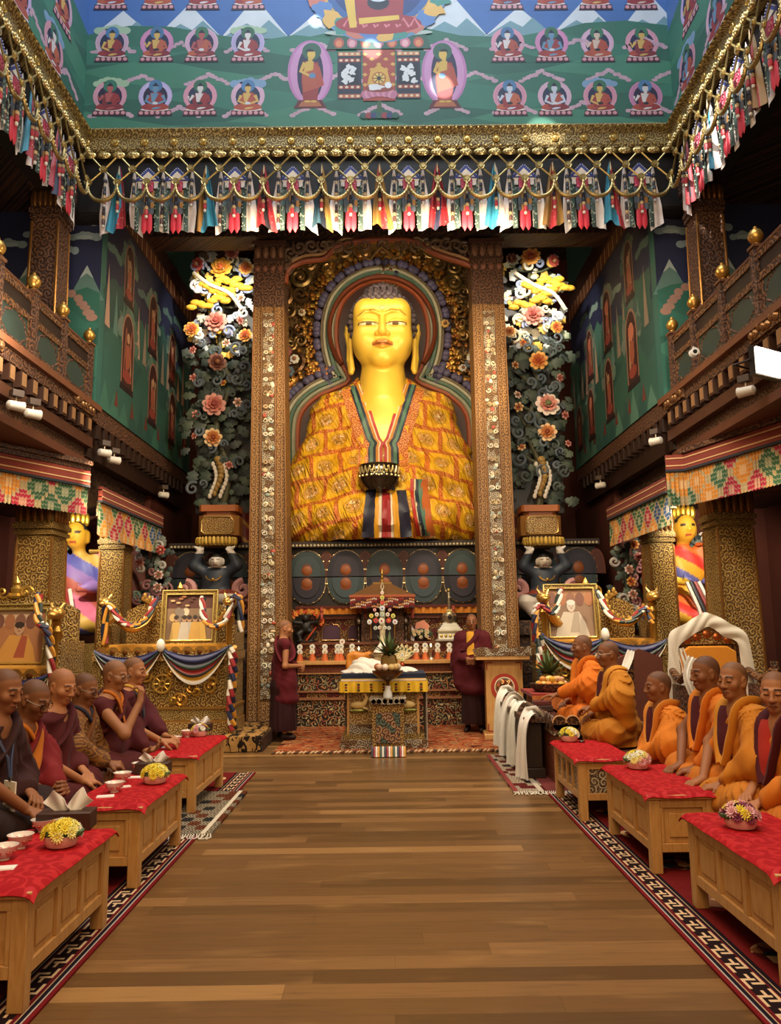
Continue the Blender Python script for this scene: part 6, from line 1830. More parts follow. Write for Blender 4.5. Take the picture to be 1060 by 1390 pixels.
for s, xx in ((1, -fw2-.1), (-1, fw2+.12)):
    fn = lambda u, v: Vector((xx+s*-.006*math.sin(u*40)*v, lerp(.7, -.12, u) if s > 0 else lerp(-.12, .7, u), lerp(.88, .74, v))); m.grid(fn, 60, 3, '#e2b41e', 'valance_yellow', thick=.006)
for i in range(7):
    x = lerp(-fw2-.02, fw2+.04, i/6)
    for j in range(3): m.ball((x, -.137, .84-j*.035), (.02, .008, .014), '#8a3a24' if j % 2 else '#3a3a28', 'cloth', 6, 4)
m.build('yellow_valance', t)
m = MB(); fn = lambda u, v: Vector((fw2+.105+.012*math.sin(u*25), lerp(-.02, .6, u), lerp(.86, .12, v))); m.grid(fn, 40, 8, '#a89a8c', 'silk', thick=.006); m.build('lace_side_curtain', t)
tz = .98
# white cloths heaped on it
hx0 = pt(505, 905, Y=10.65).x
sd = SDF(); sd.ell((0, 0, .0), (.42, .25, .05), .05); sd.ell((-.06, .05, .06), (.24, .17, .1), .06); sd.ell((-.12, .1, .12), (.14, .1, .07), .05); sd.ell((.42, .04, 0), (.2, .14, .06), .05)
sd.disp = lambda P: .012*np.sin(P[:, 0]*38+6*np.sin(P[:, 1]*9)+P[:, 2]*30)
o = sdf_obj('white_cloth_heap', sd, .012, 'silk', '#ddd4c6', None, clip=(np.array((-1, -1, 0)), np.array((1, 1, 1)))); o.location = (hx0, 10.7, tz-.004)
tag(o, 'heap of white ceremonial cloth lying on the offering table', 'cloth')
mx = pt(519, 885, Y=10.85).x
t = thing('mandala_offering', 'tiered pale ring offering with a white cone top above the offering table', 'offering', (mx, 11.05, tz)); m = MB()
m.lathe([(.13, 0), (.13, .1), (.21, .12), (.21, .15), (.18, .16), (.18, .19), (.2, .2), (.2, .22), (.14, .23), (.14, .25)], (0, 0, 0), 28, '#c8b088', 'metal'); m.build('rings', t)
m = MB(); m.lathe([(.13, .25), (.12, .27), (.04, .37), (.0, .39)], (0, 0, 0), 20, '#e6dfd0', 'petal'); m.build('rice_cone', t)
t = thing('feather_fan_vase', 'vase holding a fan of peacock like gold feathers right of the white cone', 'vase', (pt(546, 900, Y=10.9).x, 10.98, tz), 0, None, .75); m = MB()
m.lathe([(.05, 0), (.03, .03), (.05, .08), (.045, .12), (.02, .16), (.035, .19)], (0, 0, 0), 14, '#b85a3a', 'metal'); m.build('vase_body', t)
for i in range(7):
    a = R(-54+18*i); m = MB(); M0 = Matrix.Translation((0, -.01*abs(i-3), .18)) @ Matrix.Rotation(a, 4, 'Y')
    m.M = M0; m.ball((0, 0, .16), (.04, .008, .15), '#c8b070', 'feather', 10, 8); m.ball((0, -.01, .22), (.018, .006, .03), '#4a5a3a', 'paint', 8, 6); m.M = None; m.build('feather', t)
m = MB(); discs(m, (0, -.05, .28), .035, '#e8e0d0', '#4a4a60'); discs(m, (0, -.06, .2), .035, '#e0d890', '#4a4a30'); m.build('butter_disc', t)
sd = SDF(); sd.rbox((0, 0, .2), (.13, .05, .2), .05); sd.disp = lambda P: .01*np.sin(P[:, 0]*30+P[:, 2]*14)
o = sdf_obj('orange_draped_seat_back', sd, .014, 'silk', '#c87a1e', None); o.location = (pt(487, 880, Y=11.2).x, 11.3, .78)
tag(o, 'orange cloth covered seat back rising behind the offering table', 'seat')
o2 = MB().b2((-.2, -.08, 0), (.2, .1, .76), mat='carved_brown').build('seat_frame'); o2.parent = o; o2.location = (0, 0, -.78)
# stool with a goblet of fruit and a pineapple top
sx0 = pt(527, 1000, Y=9.95).x
t = thing('carved_stand', 'small carved square stand with a lion panel in front of the offering table', 'stand', (sx0, 9.95, .02)); m = MB()
m.b2((-.2, -.0, .06), (.2, .3, .6), '#b8793c', 'gilt_red'); m.b2((-.21, -.02, 0), (.21, .32, .06), mat='bone_scroll'); m.build('frame', t, bevel=.006)
m = MB(); m.b2((-.15, -.012, .13), (.15, 0, .5), mat='paint_scroll'); m.build('lion_panel', t)
m = MB(); m.b2((-.23, -.03, .6), (.23, .33, .68), '#4a2018', 'bone_scroll'); m.build('top', t, bevel=.006)
for i in range(6): m = MB(); m.lathe([(.028, 0), (.02, .012), (0, .016)], (-.18+i*.072, -.03, .64), 10, '#d8c8a8', 'paint', axis='y'); m.build('stud', t)
m = MB()
for i in range(16):
    c = ['#1d2733', '#8e1e22', '#d8cfbd', '#c98a2c', '#2c4a35', '#d8cfbd'][i % 6]; x = -.2+i*.4/15
    m.tube([(x, -.05, .1), (x, -.09, .06), (x, -.1, .02), (x, -.12, -.01)], [.0135]*4, c, 'silk', 6)
o = m.build('striped_mat'); o.location = (sx0, 9.9, .02)
tag(o, 'striped multicoloured fringe mat hanging at the foot of the carved stand', 'mat')
t = thing('fruit_goblet', 'dark footed goblet of fruit on the carved stand', 'goblet', (sx0, 10.1, .70)); m = MB()
m.lathe([(.09, 0), (.07, .02), (.03, .05), (.035, .12), (.02, .16), (.03, .2), (.12, .24), (.19, .3), (.2, .33), (.17, .33), (.1, .28), (0, .27)], (0, 0, 0), 24, '#6a4a34', 'metal'); m.build('goblet', t)
m = MB(); m.lathe([(.06, 0), (.055, .05), (.035, .1), (.04, .14)], (0, -.06, .0), 10, '#d8d4cc', 'petal'); m.build('white_figure', t)
g = random.Random(3)
for i, (x, y, c) in enumerate(((-.1, -.06, '#d8b090'), (.1, -.06, '#c8a060'), (-.03, -.11, '#e0c8b0'), (.05, -.1, '#d0b070'), (-.13, .03, '#c87a4a'), (.13, .03, '#d8c0a0'))):
    o = MB().ball((0, 0, 0), .045, c, 'paint', 12, 8).build('fruit'); o.location = (sx0+x, 10.1+y, 1.03+.045)
    tag(o, ['pinkish round fruit at the left of the goblet', 'tan fruit at the right of the goblet', 'pale fruit at the front of the goblet, left of centre', 'yellowish fruit at the front of the goblet, right of centre', 'orange fruit at the far left rear of the goblet', 'cream fruit at the far right rear of the goblet'][i], 'fruit', 'fruit in the goblet')
def pineapple(label, loc, s=1, body=True):
    t = thing('pineapple', label, 'fruit', loc, 0, None, s); g = random.Random(7)
    m = MB(); m.lathe([(.03, 0), (.075, .03), (.085, .09), (.07, .15), (.03, .17)], (0, 0, 0), 16, '#8a6a2c', 'paint', rip=.04, ripn=8); m.build('fruit_body', t)
    m = MB()
    for i in range(34):
        a = i*2.4; el = lerp(.25, 1.4, i/33); l = lerp(.2, .28, g.random())
        d = Vector((math.cos(a)*math.cos(el), math.sin(a)*math.cos(el), math.sin(el))); b = Vector((0, 0, .15)); w = Vector((-math.sin(a), math.cos(a), 0))
        p = [b+d*(l*k)+Vector((0, 0, -.05*k*k*math.cos(el))) for k in (0, .35, .7, 1)]; ww = (.022, .024, .015, .001)
        vs = []
        for q, x in zip(p, ww): vs += [q-w*x, q+w*x]
        n2 = [v+Vector((0, 0, -.004)) for v in vs]
        fs = [(0,1,3,2),(2,3,5,4),(4,5,7,6)]; m.add(vs+n2, fs+[tuple(j+8 for j in f[::-1]) for f in fs], vary('#4a5f34', .25, g), 'petal')
    m.build('leaf_crown', t); return t
pineapple('pineapple with green crown in the goblet before the offering table', (sx0+.02, 10.13, 1.03), 1.25)
# rug under the altar with a rope-like fringe edge
def rug(name, label, lo, hi, mat, fr=None, th=.012, cat='rug'):
    t = thing(name, label, cat, (lo[0], lo[1], 0))
    m = MB(); m.b2((0, 0, 0), (hi[0]-lo[0], hi[1]-lo[1], th), mat=mat); m.build('pile', t)
    return t
t = rug('altar_rug', 'worn orange patterned carpet with rope fringe under the offering table', (-1.5, 10.15), (1.42, 12.72), 'altar_rug', th=.018)
m = MB()
for i in range(60):
    x = i*2.92/60; m.tube([(x, -.03, .012), (x+.035, .03, .026)], .012, '#c0a078' if i % 3 else '#4a3524', 'cloth', 6)
m.build('fringe', t)

# ---------------------------------------------------------------- low platforms beside the altar, tiger striped rugs
S('trim_platform_left', (-6.2, 10.35, 0), (-1.66, 12.15, .18), '#4a2a18', 'carved_dark')
S('trim_platform_right', (1.62, 10.6, 0), (6.2, 12.15, .18), '#4a2a18', 'carved_dark')
def draped_rug(label, x0, x1, y0, y1, z, drop):
    t = thing('tiger_rug', label, 'rug', (x0, y0, z)); m = MB(); W, D = x1-x0, y1-y0
    def fn(u, v):
        s = v*(D+drop)
        if s < drop: return Vector((u*W, -.03-.012*math.sin(u*22), -drop+s))
        return Vector((u*W, s-drop-.02, .014))
    m.grid(fn, 80, 30, '#9a7340', 'tiger_rug', thick=.012); m.build('pile', t); return t
draped_rug('tiger striped rug draped over the edge of the left platform', -2.25, -1.68, 10.35, 11.9, .182, .17)
# ---------------------------------------------------------------- golden thrones with swags, pictures and scarves
SW = ['#1f2350', '#1a1d30', '#1c3326', '#8e1c1e', '#1f1a1c', '#d2a030', '#dbd3c4']
def swag(label, P0, P1, sag, n, y, band=.05, name='silk_swag', gather=True):
    """n bays of striped silk hung from P0 to P1 (x,z); front at y"""
    t = thing(name, label, 'swag', (0, y, 0)); 
    for b in range(n):
        a0 = b/n; a1 = (b+1)/n; m = MB()
        xa_, za = lerp(P0[0], P1[0], a0), lerp(P0[1], P1[1], a0); xb_, zb = lerp(P0[0], P1[0], a1), lerp(P0[1], P1[1], a1)
        def fn(u, v):
            s = (4*u*(1-u)); z = lerp(za, zb, u)-s*sag*(.25+.85*v)-.05*v*(1-s)
            return Vector((lerp(xa_, xb_, u), -.03-.05*s*math.sin(PI*(.15+.8*v))+.012*math.sin(v*24), z))
        ks = [.0, .26, .4, .5, .66, .74, .88, 1.01]
        cf = lambda u, v: SW[[i for i in range(7) if ks[i] <= v < ks[i+1]][0]]
        m.grid(fn, 24, 24, SW[0], 'silk', cf, thick=.008); m.build('swag_bay', t, angle=60)
    for b in range(1, n):
        m = MB(); x, z = lerp(P0[0], P1[0], b/n), lerp(P0[1], P1[1], b/n); m.ball((x, -.07, z+.03), (.06, .05, .09), '#ddd5c8', 'silk', 10, 8); m.build('white_knot', t)
    return t
def braid(label, P, r=.03, name='braided_scarf', seed=1, cols=('#d8cfbf', '#c98a2c', '#8e1e22', '#1d2c28', '#1b2040')):
    t = thing(name, label, 'scarf', (0, 0, 0)); P = smooth([tuple(p) for p in P], 8)
    for k in range(3):
        m = MB(); Q = []
        for i, p in enumerate(P):
            a = i*.55+k*TAU/3; Q.append((p[0]+r*.75*math.cos(a), p[1]+r*.75*math.sin(a), p[2]+.4*r*math.sin(a)))
        step_ = max(2, len(Q)//9)
        for i in range(0, len(Q)-1, step_): m.tube(Q[i:i+step_+1], r*.72, cols[(i//step_*2+k*2+seed) % len(cols)], 'silk', 7)
        m.build('twisted_strand', t)
    return t
def throne(label, x0, x1, y, z, zs=1.1, zb=1.95, d=.85, bx=None):
    xc = (x0+x1)/2; w = (x1-x0)/2
    t = thing('golden_throne', label, 'throne', (xc, y, z))
    h = zs-z
    m = MB(); m.b2((-w-.04, -.05, 0), (w+.04, d, .16), mat='gilt_red'); m.b2((-w-.02, -.03, .16), (w+.02, d, .19), '#b88a44', 'gold'); m.b2((-w-.02, -.03, .19), (w+.02, d, .33), mat='gilt_fine'); m.b2((-w-.03, -.04, .33), (w+.03, d, .36), '#b88a44', 'gold'); m.build('base_tiers', t)
    m = MB(); m.b2((-w, 0, .36), (w, d, h-.14), mat='gilt'); m.build('carved_front', t)
    for s in (-1, 1): m = MB(); m.b2((s*(w-.04)-.05, -.03, .36), (s*(w-.04)+.05, .02, h-.14), '#a87a38', 'gilt_fine'); m.build('corner_post', t)
    m = MB()                       # relief wheel and scrolls on the front
    for i in range(8): m.tube([(.03*math.cos(i*PI/4), -.02, .36+(h-.5)*.5+.03*math.sin(i*PI/4)), (.11*math.cos(i*PI/4), -.02, .36+(h-.5)*.5+.11*math.sin(i*PI/4))], .01, '#d2a850', 'gold', 6)
    for r_ in (.04, .12): m.tube([(r_*math.cos(a), -.02, .36+(h-.5)*.5+r_*math.sin(a)) for a in [TAU*i/20 for i in range(21)]], .016, '#d2a850', 'gold', 6)
    m.build('wheel_relief', t)
    gg = random.Random(3); m = MB()
    for i in range(int(w*26)):
        x = gg.uniform(-w+.15, w-.15); zz = gg.uniform(.44, h-.2)
        if math.hypot(x, zz-(.36+(h-.5)*.5)) < .18: continue
        scroll(m, (x, zz), gg.uniform(.05, .09), 1.4, gg.uniform(0, 6), gg.choice((-1, 1)), vary('#c99c48', .15, gg), 'gold', .018, -.0)
    o = m.build('scroll_relief', t); o['kind'] = 'stuff'
    m = MB(); m.b2((-w-.03, -.05, h-.14), (w+.03, d, h-.03), mat='gilt_red')
    n = int(w*2/.16)
    for i in range(n):
        x = -w+(i+.5)*2*w/n; m.lathe([(.075, 0), (.07, .03), (.05, .05), (0, .055)], (x, -.04, h-.02), 12, '#b88c48', 'gold', axis='y')
        m.lathe([(.035, 0), (.03, -.03), (0, -.035)], (x, -.06, h-.02), 10, '#7a4a24', 'gold', axis='y')
    m.build('scalloped_rim', t)
    m = MB(); m.b2((-w+.06, .1, h-.03), (w-.06, d-.1, h+.08), '#a8741f', 'cloth'); m.build('seat_cushion', t, bevel=.03)
    bw_ = bx or w*.82
    m = MB(); m.prism([(-bw_, h-.02), (bw_, h-.02), (bw_, zb-z-.15), (bw_*.75, zb-z-.05), (.2, zb-z), (-.2, zb-z), (-bw_*.75, zb-z-.05), (-bw_, zb-z-.15)], .07, Matrix.Translation((0, d-.05, 0)) @ MX, '#b88a40', 'gilt'); m.build('back_panel', t)
    for s in (-1, 1):
        m = MB(); m.lathe([(.05, h-.02), (.05, h+.42), (.07, h+.46), (.04, h+.52), (.06, h+.57), (0, h+.62)], (s*(w-.06), .15, 0), 12, '#b08438', 'gold')
        m.build('arm_post', t)
        m = MB(); P = smooth([(s*(w-.06), .15, h+.4), (s*(w-.15), .3, h+.46), (s*(w-.32), .45, h+.3), (s*(w-.5), .6, h+.38), (s*(w-.55), .72, h+.62), (s*(w-.38), .74, h+.74)], 6)
        m.tube(P, [lerp(.075, .035, i/len(P)) for i in range(len(P))], '#c0934a', 'gold', 8)
        for i in range(2, len(P)-2, 2): m.ball((P[i][0], P[i][1]-.03, P[i][2]+.06), (.03, .025, .05), '#d2a85a', 'gold', 6, 5)
        m.build('dragon_arm', t)
        o_ = MB(); o_.ball((0, 0, 0), (.1, .1, .08), '#c0934a', 'gold', 12, 8); o_.ball((0, -.09, -.02), (.06, .07, .045), '#c0934a', 'gold', 10, 8)
        for q in (-1, 1): o_.tube([(q*.04, 0, .05), (q*.08, .03, .12), (q*.07, .0, .17)], [.02, .014, .004], '#d8b468', 'gold', 6); o_.ball((q*.04, -.07, .045), .018, '#e0d0a0', 'gold', 6, 5)
        oo = o_.build('dragon_head', t); oo.location = (s*(w-.06), .12, h+.66)
        m = MB(); m.b2((s*(w-.02)-.03, .12, h-.02), (s*(w-.02)+.03, d, h+.34), mat='gilt'); m.build('side_panel', t)
    m = MB(); zt_ = zb-z
    m.lathe([(.1, zt_), (.12, zt_+.03), (.06, zt_+.06), (.075, zt_+.12), (.03, zt_+.16), (.05, zt_+.19), (.02, zt_+.24), (0, zt_+.28)], (0, d-.08, 0), 14, '#cba24e', 'gold', sy=.6)
    for s in (-1, 1): scroll(m, (s*.14, zt_+.07), .07, 1.3, 0, s, '#c89c48', 'gold', .02, d-.1)
    m.build('finial', t)
    return t
def painted_people(m, W, Hh, seed, bgc, kind):
    g = random.Random(seed); q = lambda pts, c, d: m.add([(x, -.004-d*.0008, z) for x, z in pts], [tuple(range(len(pts)))[::1]], c, 'mural')
    def el(x, z, rx, rz, c, d): q([(x+rx*math.cos(TAU*i/14), z+rz*math.sin(TAU*i/14)) for i in range(14)], c, d)
    q([(-W, 0), (W, 0), (W, Hh), (-W, Hh)], bgc[0], 1); q([(-W, Hh*.7), (W, Hh*.7), (W, Hh), (-W, Hh)], bgc[1], 2)
    k = 3
    if kind == 'group':
        for i in range(10): el(g.uniform(-W*.85, W*.85), g.uniform(Hh*.25, Hh*.66), W*.14, Hh*.09, g.choice(['#d8c8a8', '#b8a078', '#8a7a6a', '#c8a868']), k); k += 1
        for x, c in ((-W*.55, '#c9a24a'), (.0, '#b9b2a6'), (W*.5, '#d6a93a'), (-W*.2, '#c2b8a8'), (W*.25, '#cfa03a')):
            q([(x-W*.26, 0), (x+W*.26, 0), (x+W*.15, Hh*.4), (x-W*.15, Hh*.4)], c, k); k += 1; el(x, Hh*.47, W*.1, Hh*.075, '#b98a64', k); k += 1; el(x, Hh*.5, W*.1, Hh*.05, '#3a2a22', k); k += 1
        for i in range(9): el(g.uniform(-W*.8, W*.8), g.uniform(Hh*.72, Hh*.95), W*.1, Hh*.02, g.choice(['#a8642c', '#d8b070', '#5a2a1a']), k); k += 1
    else:
        for i in range(5): el((i-2)*W*.4, Hh*.78, W*.2, Hh*.14, ['#7a4a3a', '#a8683c', '#8a5a44'][i % 3], k); k += 1
        q([(-W*.75, 0), (W*.75, 0), (W*.6, Hh*.28), (W*.34, Hh*.52), (-W*.34, Hh*.52), (-W*.6, Hh*.28)], '#d09028' if kind == 'one' else '#c8bca8', k); k += 1
        q([(-W*.1, Hh*.1), (W*.3, Hh*.1), (W*.34, Hh*.5), (W*.12, Hh*.52)], '#a8481e' if kind == 'one' else '#a89a88', k); k += 1
        el(0, Hh*.56, W*.1, Hh*.06, '#b98a64', k); k += 1; el(0, Hh*.64, W*.19, Hh*.12, '#c09068' if kind == 'one' else '#c8b8a8', k); k += 1; el(0, Hh*.71, W*.19, Hh*.06, '#3a2a22' if kind == 'one' else '#d8d4cc', k); k += 1
        for s in (-1, 1): el(s*W*.07, Hh*.645, W*.025, Hh*.008, '#2a1a14', k)
        k += 1; el(0, Hh*.6, W*.05, Hh*.008, '#8a4a3a', k)
def picture(label, xc, y, z, w, h, seed, bgc, kind, tilt=.12, rz=0):
    t = thing('framed_picture', label, 'picture', (xc, y, z), rz); t.rotation_euler = (-tilt, 0, rz)
    m = MB(); f = .055
    for lo, hi in (((-w-f, -.03, -f), (w+f, .02, 0)), ((-w-f, -.03, h), (w+f, .02, h+f)), ((-w-f, -.03, 0), (-w, .02, h)), ((w, -.03, 0), (w+f, .02, h))): m.b2(lo, hi, '#c8a24c', 'gilt_fine')
    for a, b in (((-w-f, -f), (w+f, -f)), ((-w-f, h+f), (w+f, h+f)), ((-w-f, -f), (-w-f, h+f)), ((w+f, -f), (w+f, h+f)), ((-w, 0), (w, 0)), ((-w, h), (w, h)), ((-w, 0), (-w, h)), ((w, 0), (w, h))): m.tube([(a[0], -.035, a[1]), (b[0], -.035, b[1])], .012, '#e0c878', 'gold', 6)
    m.build('frame', t)
    m = MB(); m.b2((-w, 0, 0), (w, .012, h), '#3a2a20', 'paint'); painted_people(m, w, h, seed, bgc, kind); m.build('picture', t); return t

# left throne
LX0, LX1, LY = -4.02, -2.16, 10.75
throne('carved golden throne on the left platform, nearest the left painted pillar', LX0, LX1, LY, .183, 1.3, 2.0)
swag('striped silk swag in two bays across the front of the left golden throne', (LX0+.02, 1.32), (LX1-.02, 1.36), .46, 2, LY-.07)
picture('gilt framed group picture leaning on the golden throne nearest the left pillar', -2.86, LY+.42, 1.42, .34, .66, 4, ('#8a6a4a', '#5a2a1c'), 'group')
braid('braided multicoloured scarf hanging down the right edge of the left throne front', [(LX1+.03, LY-.1, 1.34), (LX1+.05, LY-.12, 1.0), (LX1+.03, LY-.13, .6), (LX1+.06, LY-.1, .26)], .045)
braid('braided scarf looped along the left throne\'s right arm', [(-2.62, LY+.2, 2.02), (-2.56, LY+.05, 1.75), (-2.42, LY-.02, 1.62), (-2.25, LY, 1.7), (-2.17, LY+.05, 2.0), (-2.05, LY-.03, 1.98), (-2.03, LY-.04, 1.55)], .035, seed=3)
braid('braided scarf looped along the left throne\'s left arm', [(-3.92, LY+.05, 1.4), (-3.9, LY+.03, 1.95), (-3.7, LY+.0, 1.72), (-3.5, LY, 1.64), (-3.34, LY+.05, 1.76), (-3.28, LY+.2, 2.02)], .035, seed=2)
# right throne
RX0, RX1, RY = 2.1, 3.75, 10.75
throne('carved golden throne on the right platform, behind the two upright monks in orange', RX0, RX1, RY, .183, 1.3, 2.0)
swag('striped silk swag in two bays across the front of the right golden throne', (RX0-.02, 1.45), (RX1+.02, 1.38), .42, 2, RY-.07)
picture('gilt framed picture of a pale grey figure leaning on the right golden throne', 2.62, RY+.42, 1.4, .33, .7, 9, ('#8a6a50', '#a8764a'), 'grey')
braid('braided scarf hanging down the left edge of the right throne front', [(RX0-.04, RY-.1, 1.46), (RX0-.07, RY-.12, 1.1), (RX0-.05, RY-.13, .7), (RX0-.08, RY-.1, .3)], .04, seed=4)
braid('braided scarf draped over the right throne\'s left arm', [(2.0, RY-.04, 1.35), (2.0, RY-.03, 1.7), (2.08, RY, 1.86), (2.28, RY+.02, 1.75), (2.4, RY+.1, 2.08)], .035, seed=5)
braid('braided scarf draped over the right throne\'s right arm', [(2.95, RY+.2, 2.05), (3.05, RY+.03, 1.7), (3.3, RY, 1.62), (3.55, RY+.02, 1.8), (3.62, RY, 1.6)], .035, seed=6)
# far-left throne, mostly outside the frame
throne('golden throne at the left edge, in front of the nearest left column', -5.35, -3.72, 8.75, .0, 1.12, 1.98, .8, .78)
picture('gilt framed picture of a seated figure in orange at the left edge', -4.32, 9.1, 1.22, .34, .62, 5, ('#b0703c', '#d0b090'), 'one', .12, -.15)
swag('striped silk swag on the golden throne at the left edge', (-5.35, 1.2), (-3.74, 1.12), .35, 2, 8.66)
braid('braided scarf hanging beside the picture at the left edge', [(-3.98, 8.85, 2.0), (-3.9, 8.7, 1.7), (-3.78, 8.66, 1.6), (-3.72, 8.66, 1.3), (-3.7, 8.66, .9)], .035, seed=2)
# white-draped chair at the right
cxr, cyr = 3.42, 8.15
t = thing('draped_chair', 'tall backed chair with orange cushion at the right, its back edged in white cloth', 'chair', (cxr, cyr, 0))
m = MB(); m.b2((-.42, -.35, 0), (.42, .35, .55), mat='gilt'); m.build('base', t)
m = MB(); OUT_ = [(-.36, .5), (.36, .5), (.36, 1.42), (.3, 1.5), (0, 1.62), (-.3, 1.5), (-.36, 1.42)]
m.prism(OUT_, .06, Matrix.Translation((0, .36, 0)) @ MX, '#7a4a24', 'gilt_dim'); m.build('back', t)
m = MB(); m.prism([(-.3, .6), (.3, .6), (.3, 1.28), (.2, 1.34), (-.2, 1.34), (-.3, 1.28)], .05, Matrix.Translation((0, .31, 0)) @ MX, '#d2861e', 'cloth'); m.build('orange_cushion', t, bevel=.015)
m = MB(); m.prism([(-.3, 1.36), (.3, 1.36), (.28, 1.44), (0, 1.55), (-.28, 1.44)], .03, Matrix.Translation((0, .31, 0)) @ MX, '#a8562a', 'gilt_red')
for i in range(5): m.ball(((i-2)*.11, .28, 1.41+.03*(2-abs(i-2))), (.05, .02, .04), '#c8703a', 'gold', 8, 6)
m.build('carved_crest', t)
m = MB(); m.b2((-.36, -.3, .55), (.36, .3, .62), '#8e1e1a', 'cloth'); m.build('seat_cushion', t, bevel=.02)
for s in (-1, 1):
    m = MB(); m.tube([(s*.4, -.3, .5), (s*.42, -.32, .95), (s*.42, -.3, 1.2)], .04, '#6a4020', 'gilt_dim', 8); m.tube([(s*.42, -.3, 1.12), (s*.42, 0, 1.0), (s*.4, .3, 1.1)], .04, '#6a4020', 'gilt_dim', 8); m.b2((s*.4-.02, -.28, .55), (s*.4+.02, .3, .95), mat='carved_brown'); m.build('arm', t)
t = thing('white_drape', 'white cloth draped over the gabled back of the orange cushioned chair', 'cloth', (cxr, cyr+.3, 0)); m = MB()
P = [(-.42, .62), (-.4, 1.1), (-.38, 1.42), (-.2, 1.54), (-.05, 1.63), (.05, 1.63), (.2, 1.54), (.38, 1.42), (.42, 1.1), (.46, .62)]; P = smooth(P, 5)
def fn(u, v):
    i = min(len(P)-1, int(round(u*(len(P)-1)))); p = P[i]; w_ = .15+.01*math.sin(i*.7)
    nx_, nz = p[0]*1.0, (p[1]-.8)*.8; l = math.hypot(nx_, nz) or 1
    return Vector((p[0]-nx_/l*w_*(v-.35), -.04-.012*math.sin(v*PI)-.008*math.sin(i*1.1+v*8), p[1]-nz/l*w_*(v-.35)))
m.grid(fn, len(P)-1, 8, '#ded6c6', 'silk', thick=.01); m.build('drape', t, angle=60)
def khata(label, pts, w=.1, name='white_scarf', group=None, tw=1.5, seed=0):
    """flat white ceremonial scarf along pts"""
    t = thing(name, label, 'scarf', (0, 0, 0), 0, group); P = [Vector(p) for p in smooth([tuple(p) for p in pts], 6)]; n = len(P)-1
    g = random.Random(seed); ph = g.uniform(0, 6)
    def fn(u, v):
        i = min(n, int(round(v*n))); p = P[i]; d = (P[min(n, i+1)]-P[max(0, i-1)]).normalized()
        a = ph*.15+tw*.25*math.sin(v*3+ph); s = d.cross(Vector((math.sin(a), math.cos(a), .1))); s.normalize()
        ww = w*(.75+.45*v+.12*math.sin(v*9+ph))
        return p+s*((u-.5)*ww)+d.cross(s)*(.016*math.sin(u*13+v*3+ph))
    m = MB(); m.grid(fn, 16, n, vary('#ddd8cc', .04, g), 'silk', thick=.005); m.build('scarf_cloth', t, angle=60); return t
khata('white scarf tied on the left arm post of the orange cushioned chair', [(cxr-.42, cyr-.37, 1.25), (cxr-.5, cyr-.42, 1.05), (cxr-.42, cyr-.45, .8), (cxr-.36, cyr-.45, .6)], .1, seed=1)
# covered seat with two white scarves between the right throne and the chair
t = thing('side_seat', 'cloth draped side seat between the right golden throne and the orange cushioned chair', 'seat', (2.86, 8.75, 0)); m = MB(); m.b2((-.3, -.3, 0), (.3, .3, .5), mat='gilt_dim'); m.build('base', t)
m = MB(); m.prism([(-.28, .5), (.28, .5), (.25, 1.2), (0, 1.3), (-.25, 1.2)], .06, Matrix.Translation((0, .28, 0)) @ MX, '#5a2a1a', 'cloth'); m.build('back', t)
for s in (-1, 1): m = MB(); m.lathe([(.035, .5), (.035, 1.15), (.05, 1.2), (0, 1.3)], (s*.26, -.25, 0), 10, '#5a3018', 'gilt_dim'); m.build('arm_post', t)
khata('white scarf hooked over the left post of the draped side seat', [(2.6, 8.45, 1.3), (2.52, 8.4, 1.12), (2.42, 8.38, .95), (2.4, 8.38, .6)], .11, seed=2)
khata('white scarf hooked over the right post of the draped side seat', [(3.12, 8.43, 1.32), (3.16, 8.4, 1.1), (3.12, 8.38, .9), (3.14, 8.38, .6)], .1, seed=3)

# ---------------------------------------------------------------- lectern, fruit table, scarves
lx, ly = 1.63, 11.35
t = thing('lectern', 'light wooden lectern with a red ringed medallion and carved crest board', 'lectern', (lx, ly, 0), R(-4))
m = MB(); m.b2((-.3, -.24, 0), (.3, .24, .08), '#c08e50', 'table_wood'); m.build('foot', t, bevel=.01)
m = MB(); m.b2((-.26, -.2, .08), (.26, .2, 1.1), '#c8985a', 'table_wood'); m.build('body', t, bevel=.006)
m = MB(); m.b2((-.4, -.3, 1.1), (.36, .28, 1.16), '#b88648', 'table_wood'); m.build('top', t, bevel=.008)
m = MB(); P = [(-.4, 1.16), (.36, 1.16), (.4, 1.24)]+[(lerp(.4, -.44, i/24), 1.25+.03*abs(math.sin(i/24*PI*3))) for i in range(25)]+[(-.44, 1.24)]
m.prism(P, .03, Matrix.Translation((0, -.28, 0)) @ MX, '#a8683a', 'bone_scroll'); m.prism([(x, z) for x, z in [(-.3, 1.16), (.3, 1.16), (.3, 1.24), (0, 1.28), (-.3, 1.24)]], .03, Matrix.Translation((.36, 0, 0)) @ Matrix.Rotation(PI/2, 4, 'Z') @ MX, '#a8683a', 'bone_scroll'); m.build('carved_crest', t)
m = MB(); m.lathe([(.19, 0), (.19, -.012), (.145, -.014)], (0, -.2, .72), 36, '#a8301c', 'paint', axis='y'); m.lathe([(.145, -.008), (.14, -.018), (0, -.018)], (0, -.2, .72), 36, '#e0d0b0', 'paint', axis='y'); m.lathe([(.13, -.017), (.125, -.022), (0, -.022)], (0, -.2, .72), 36, '#8a7a5a', 'paint_scroll', axis='y')
for k in range(12):
    a = k*TAU/12; scroll(m, (.08*math.cos(a), .72+.08*math.sin(a)), .03, 1.2, a, 1 if k % 2 else -1, ['#c8a86a', '#a8452c'][k % 2], 'gold', .01, -.225)
m.build('medallion', t)
m = MB()
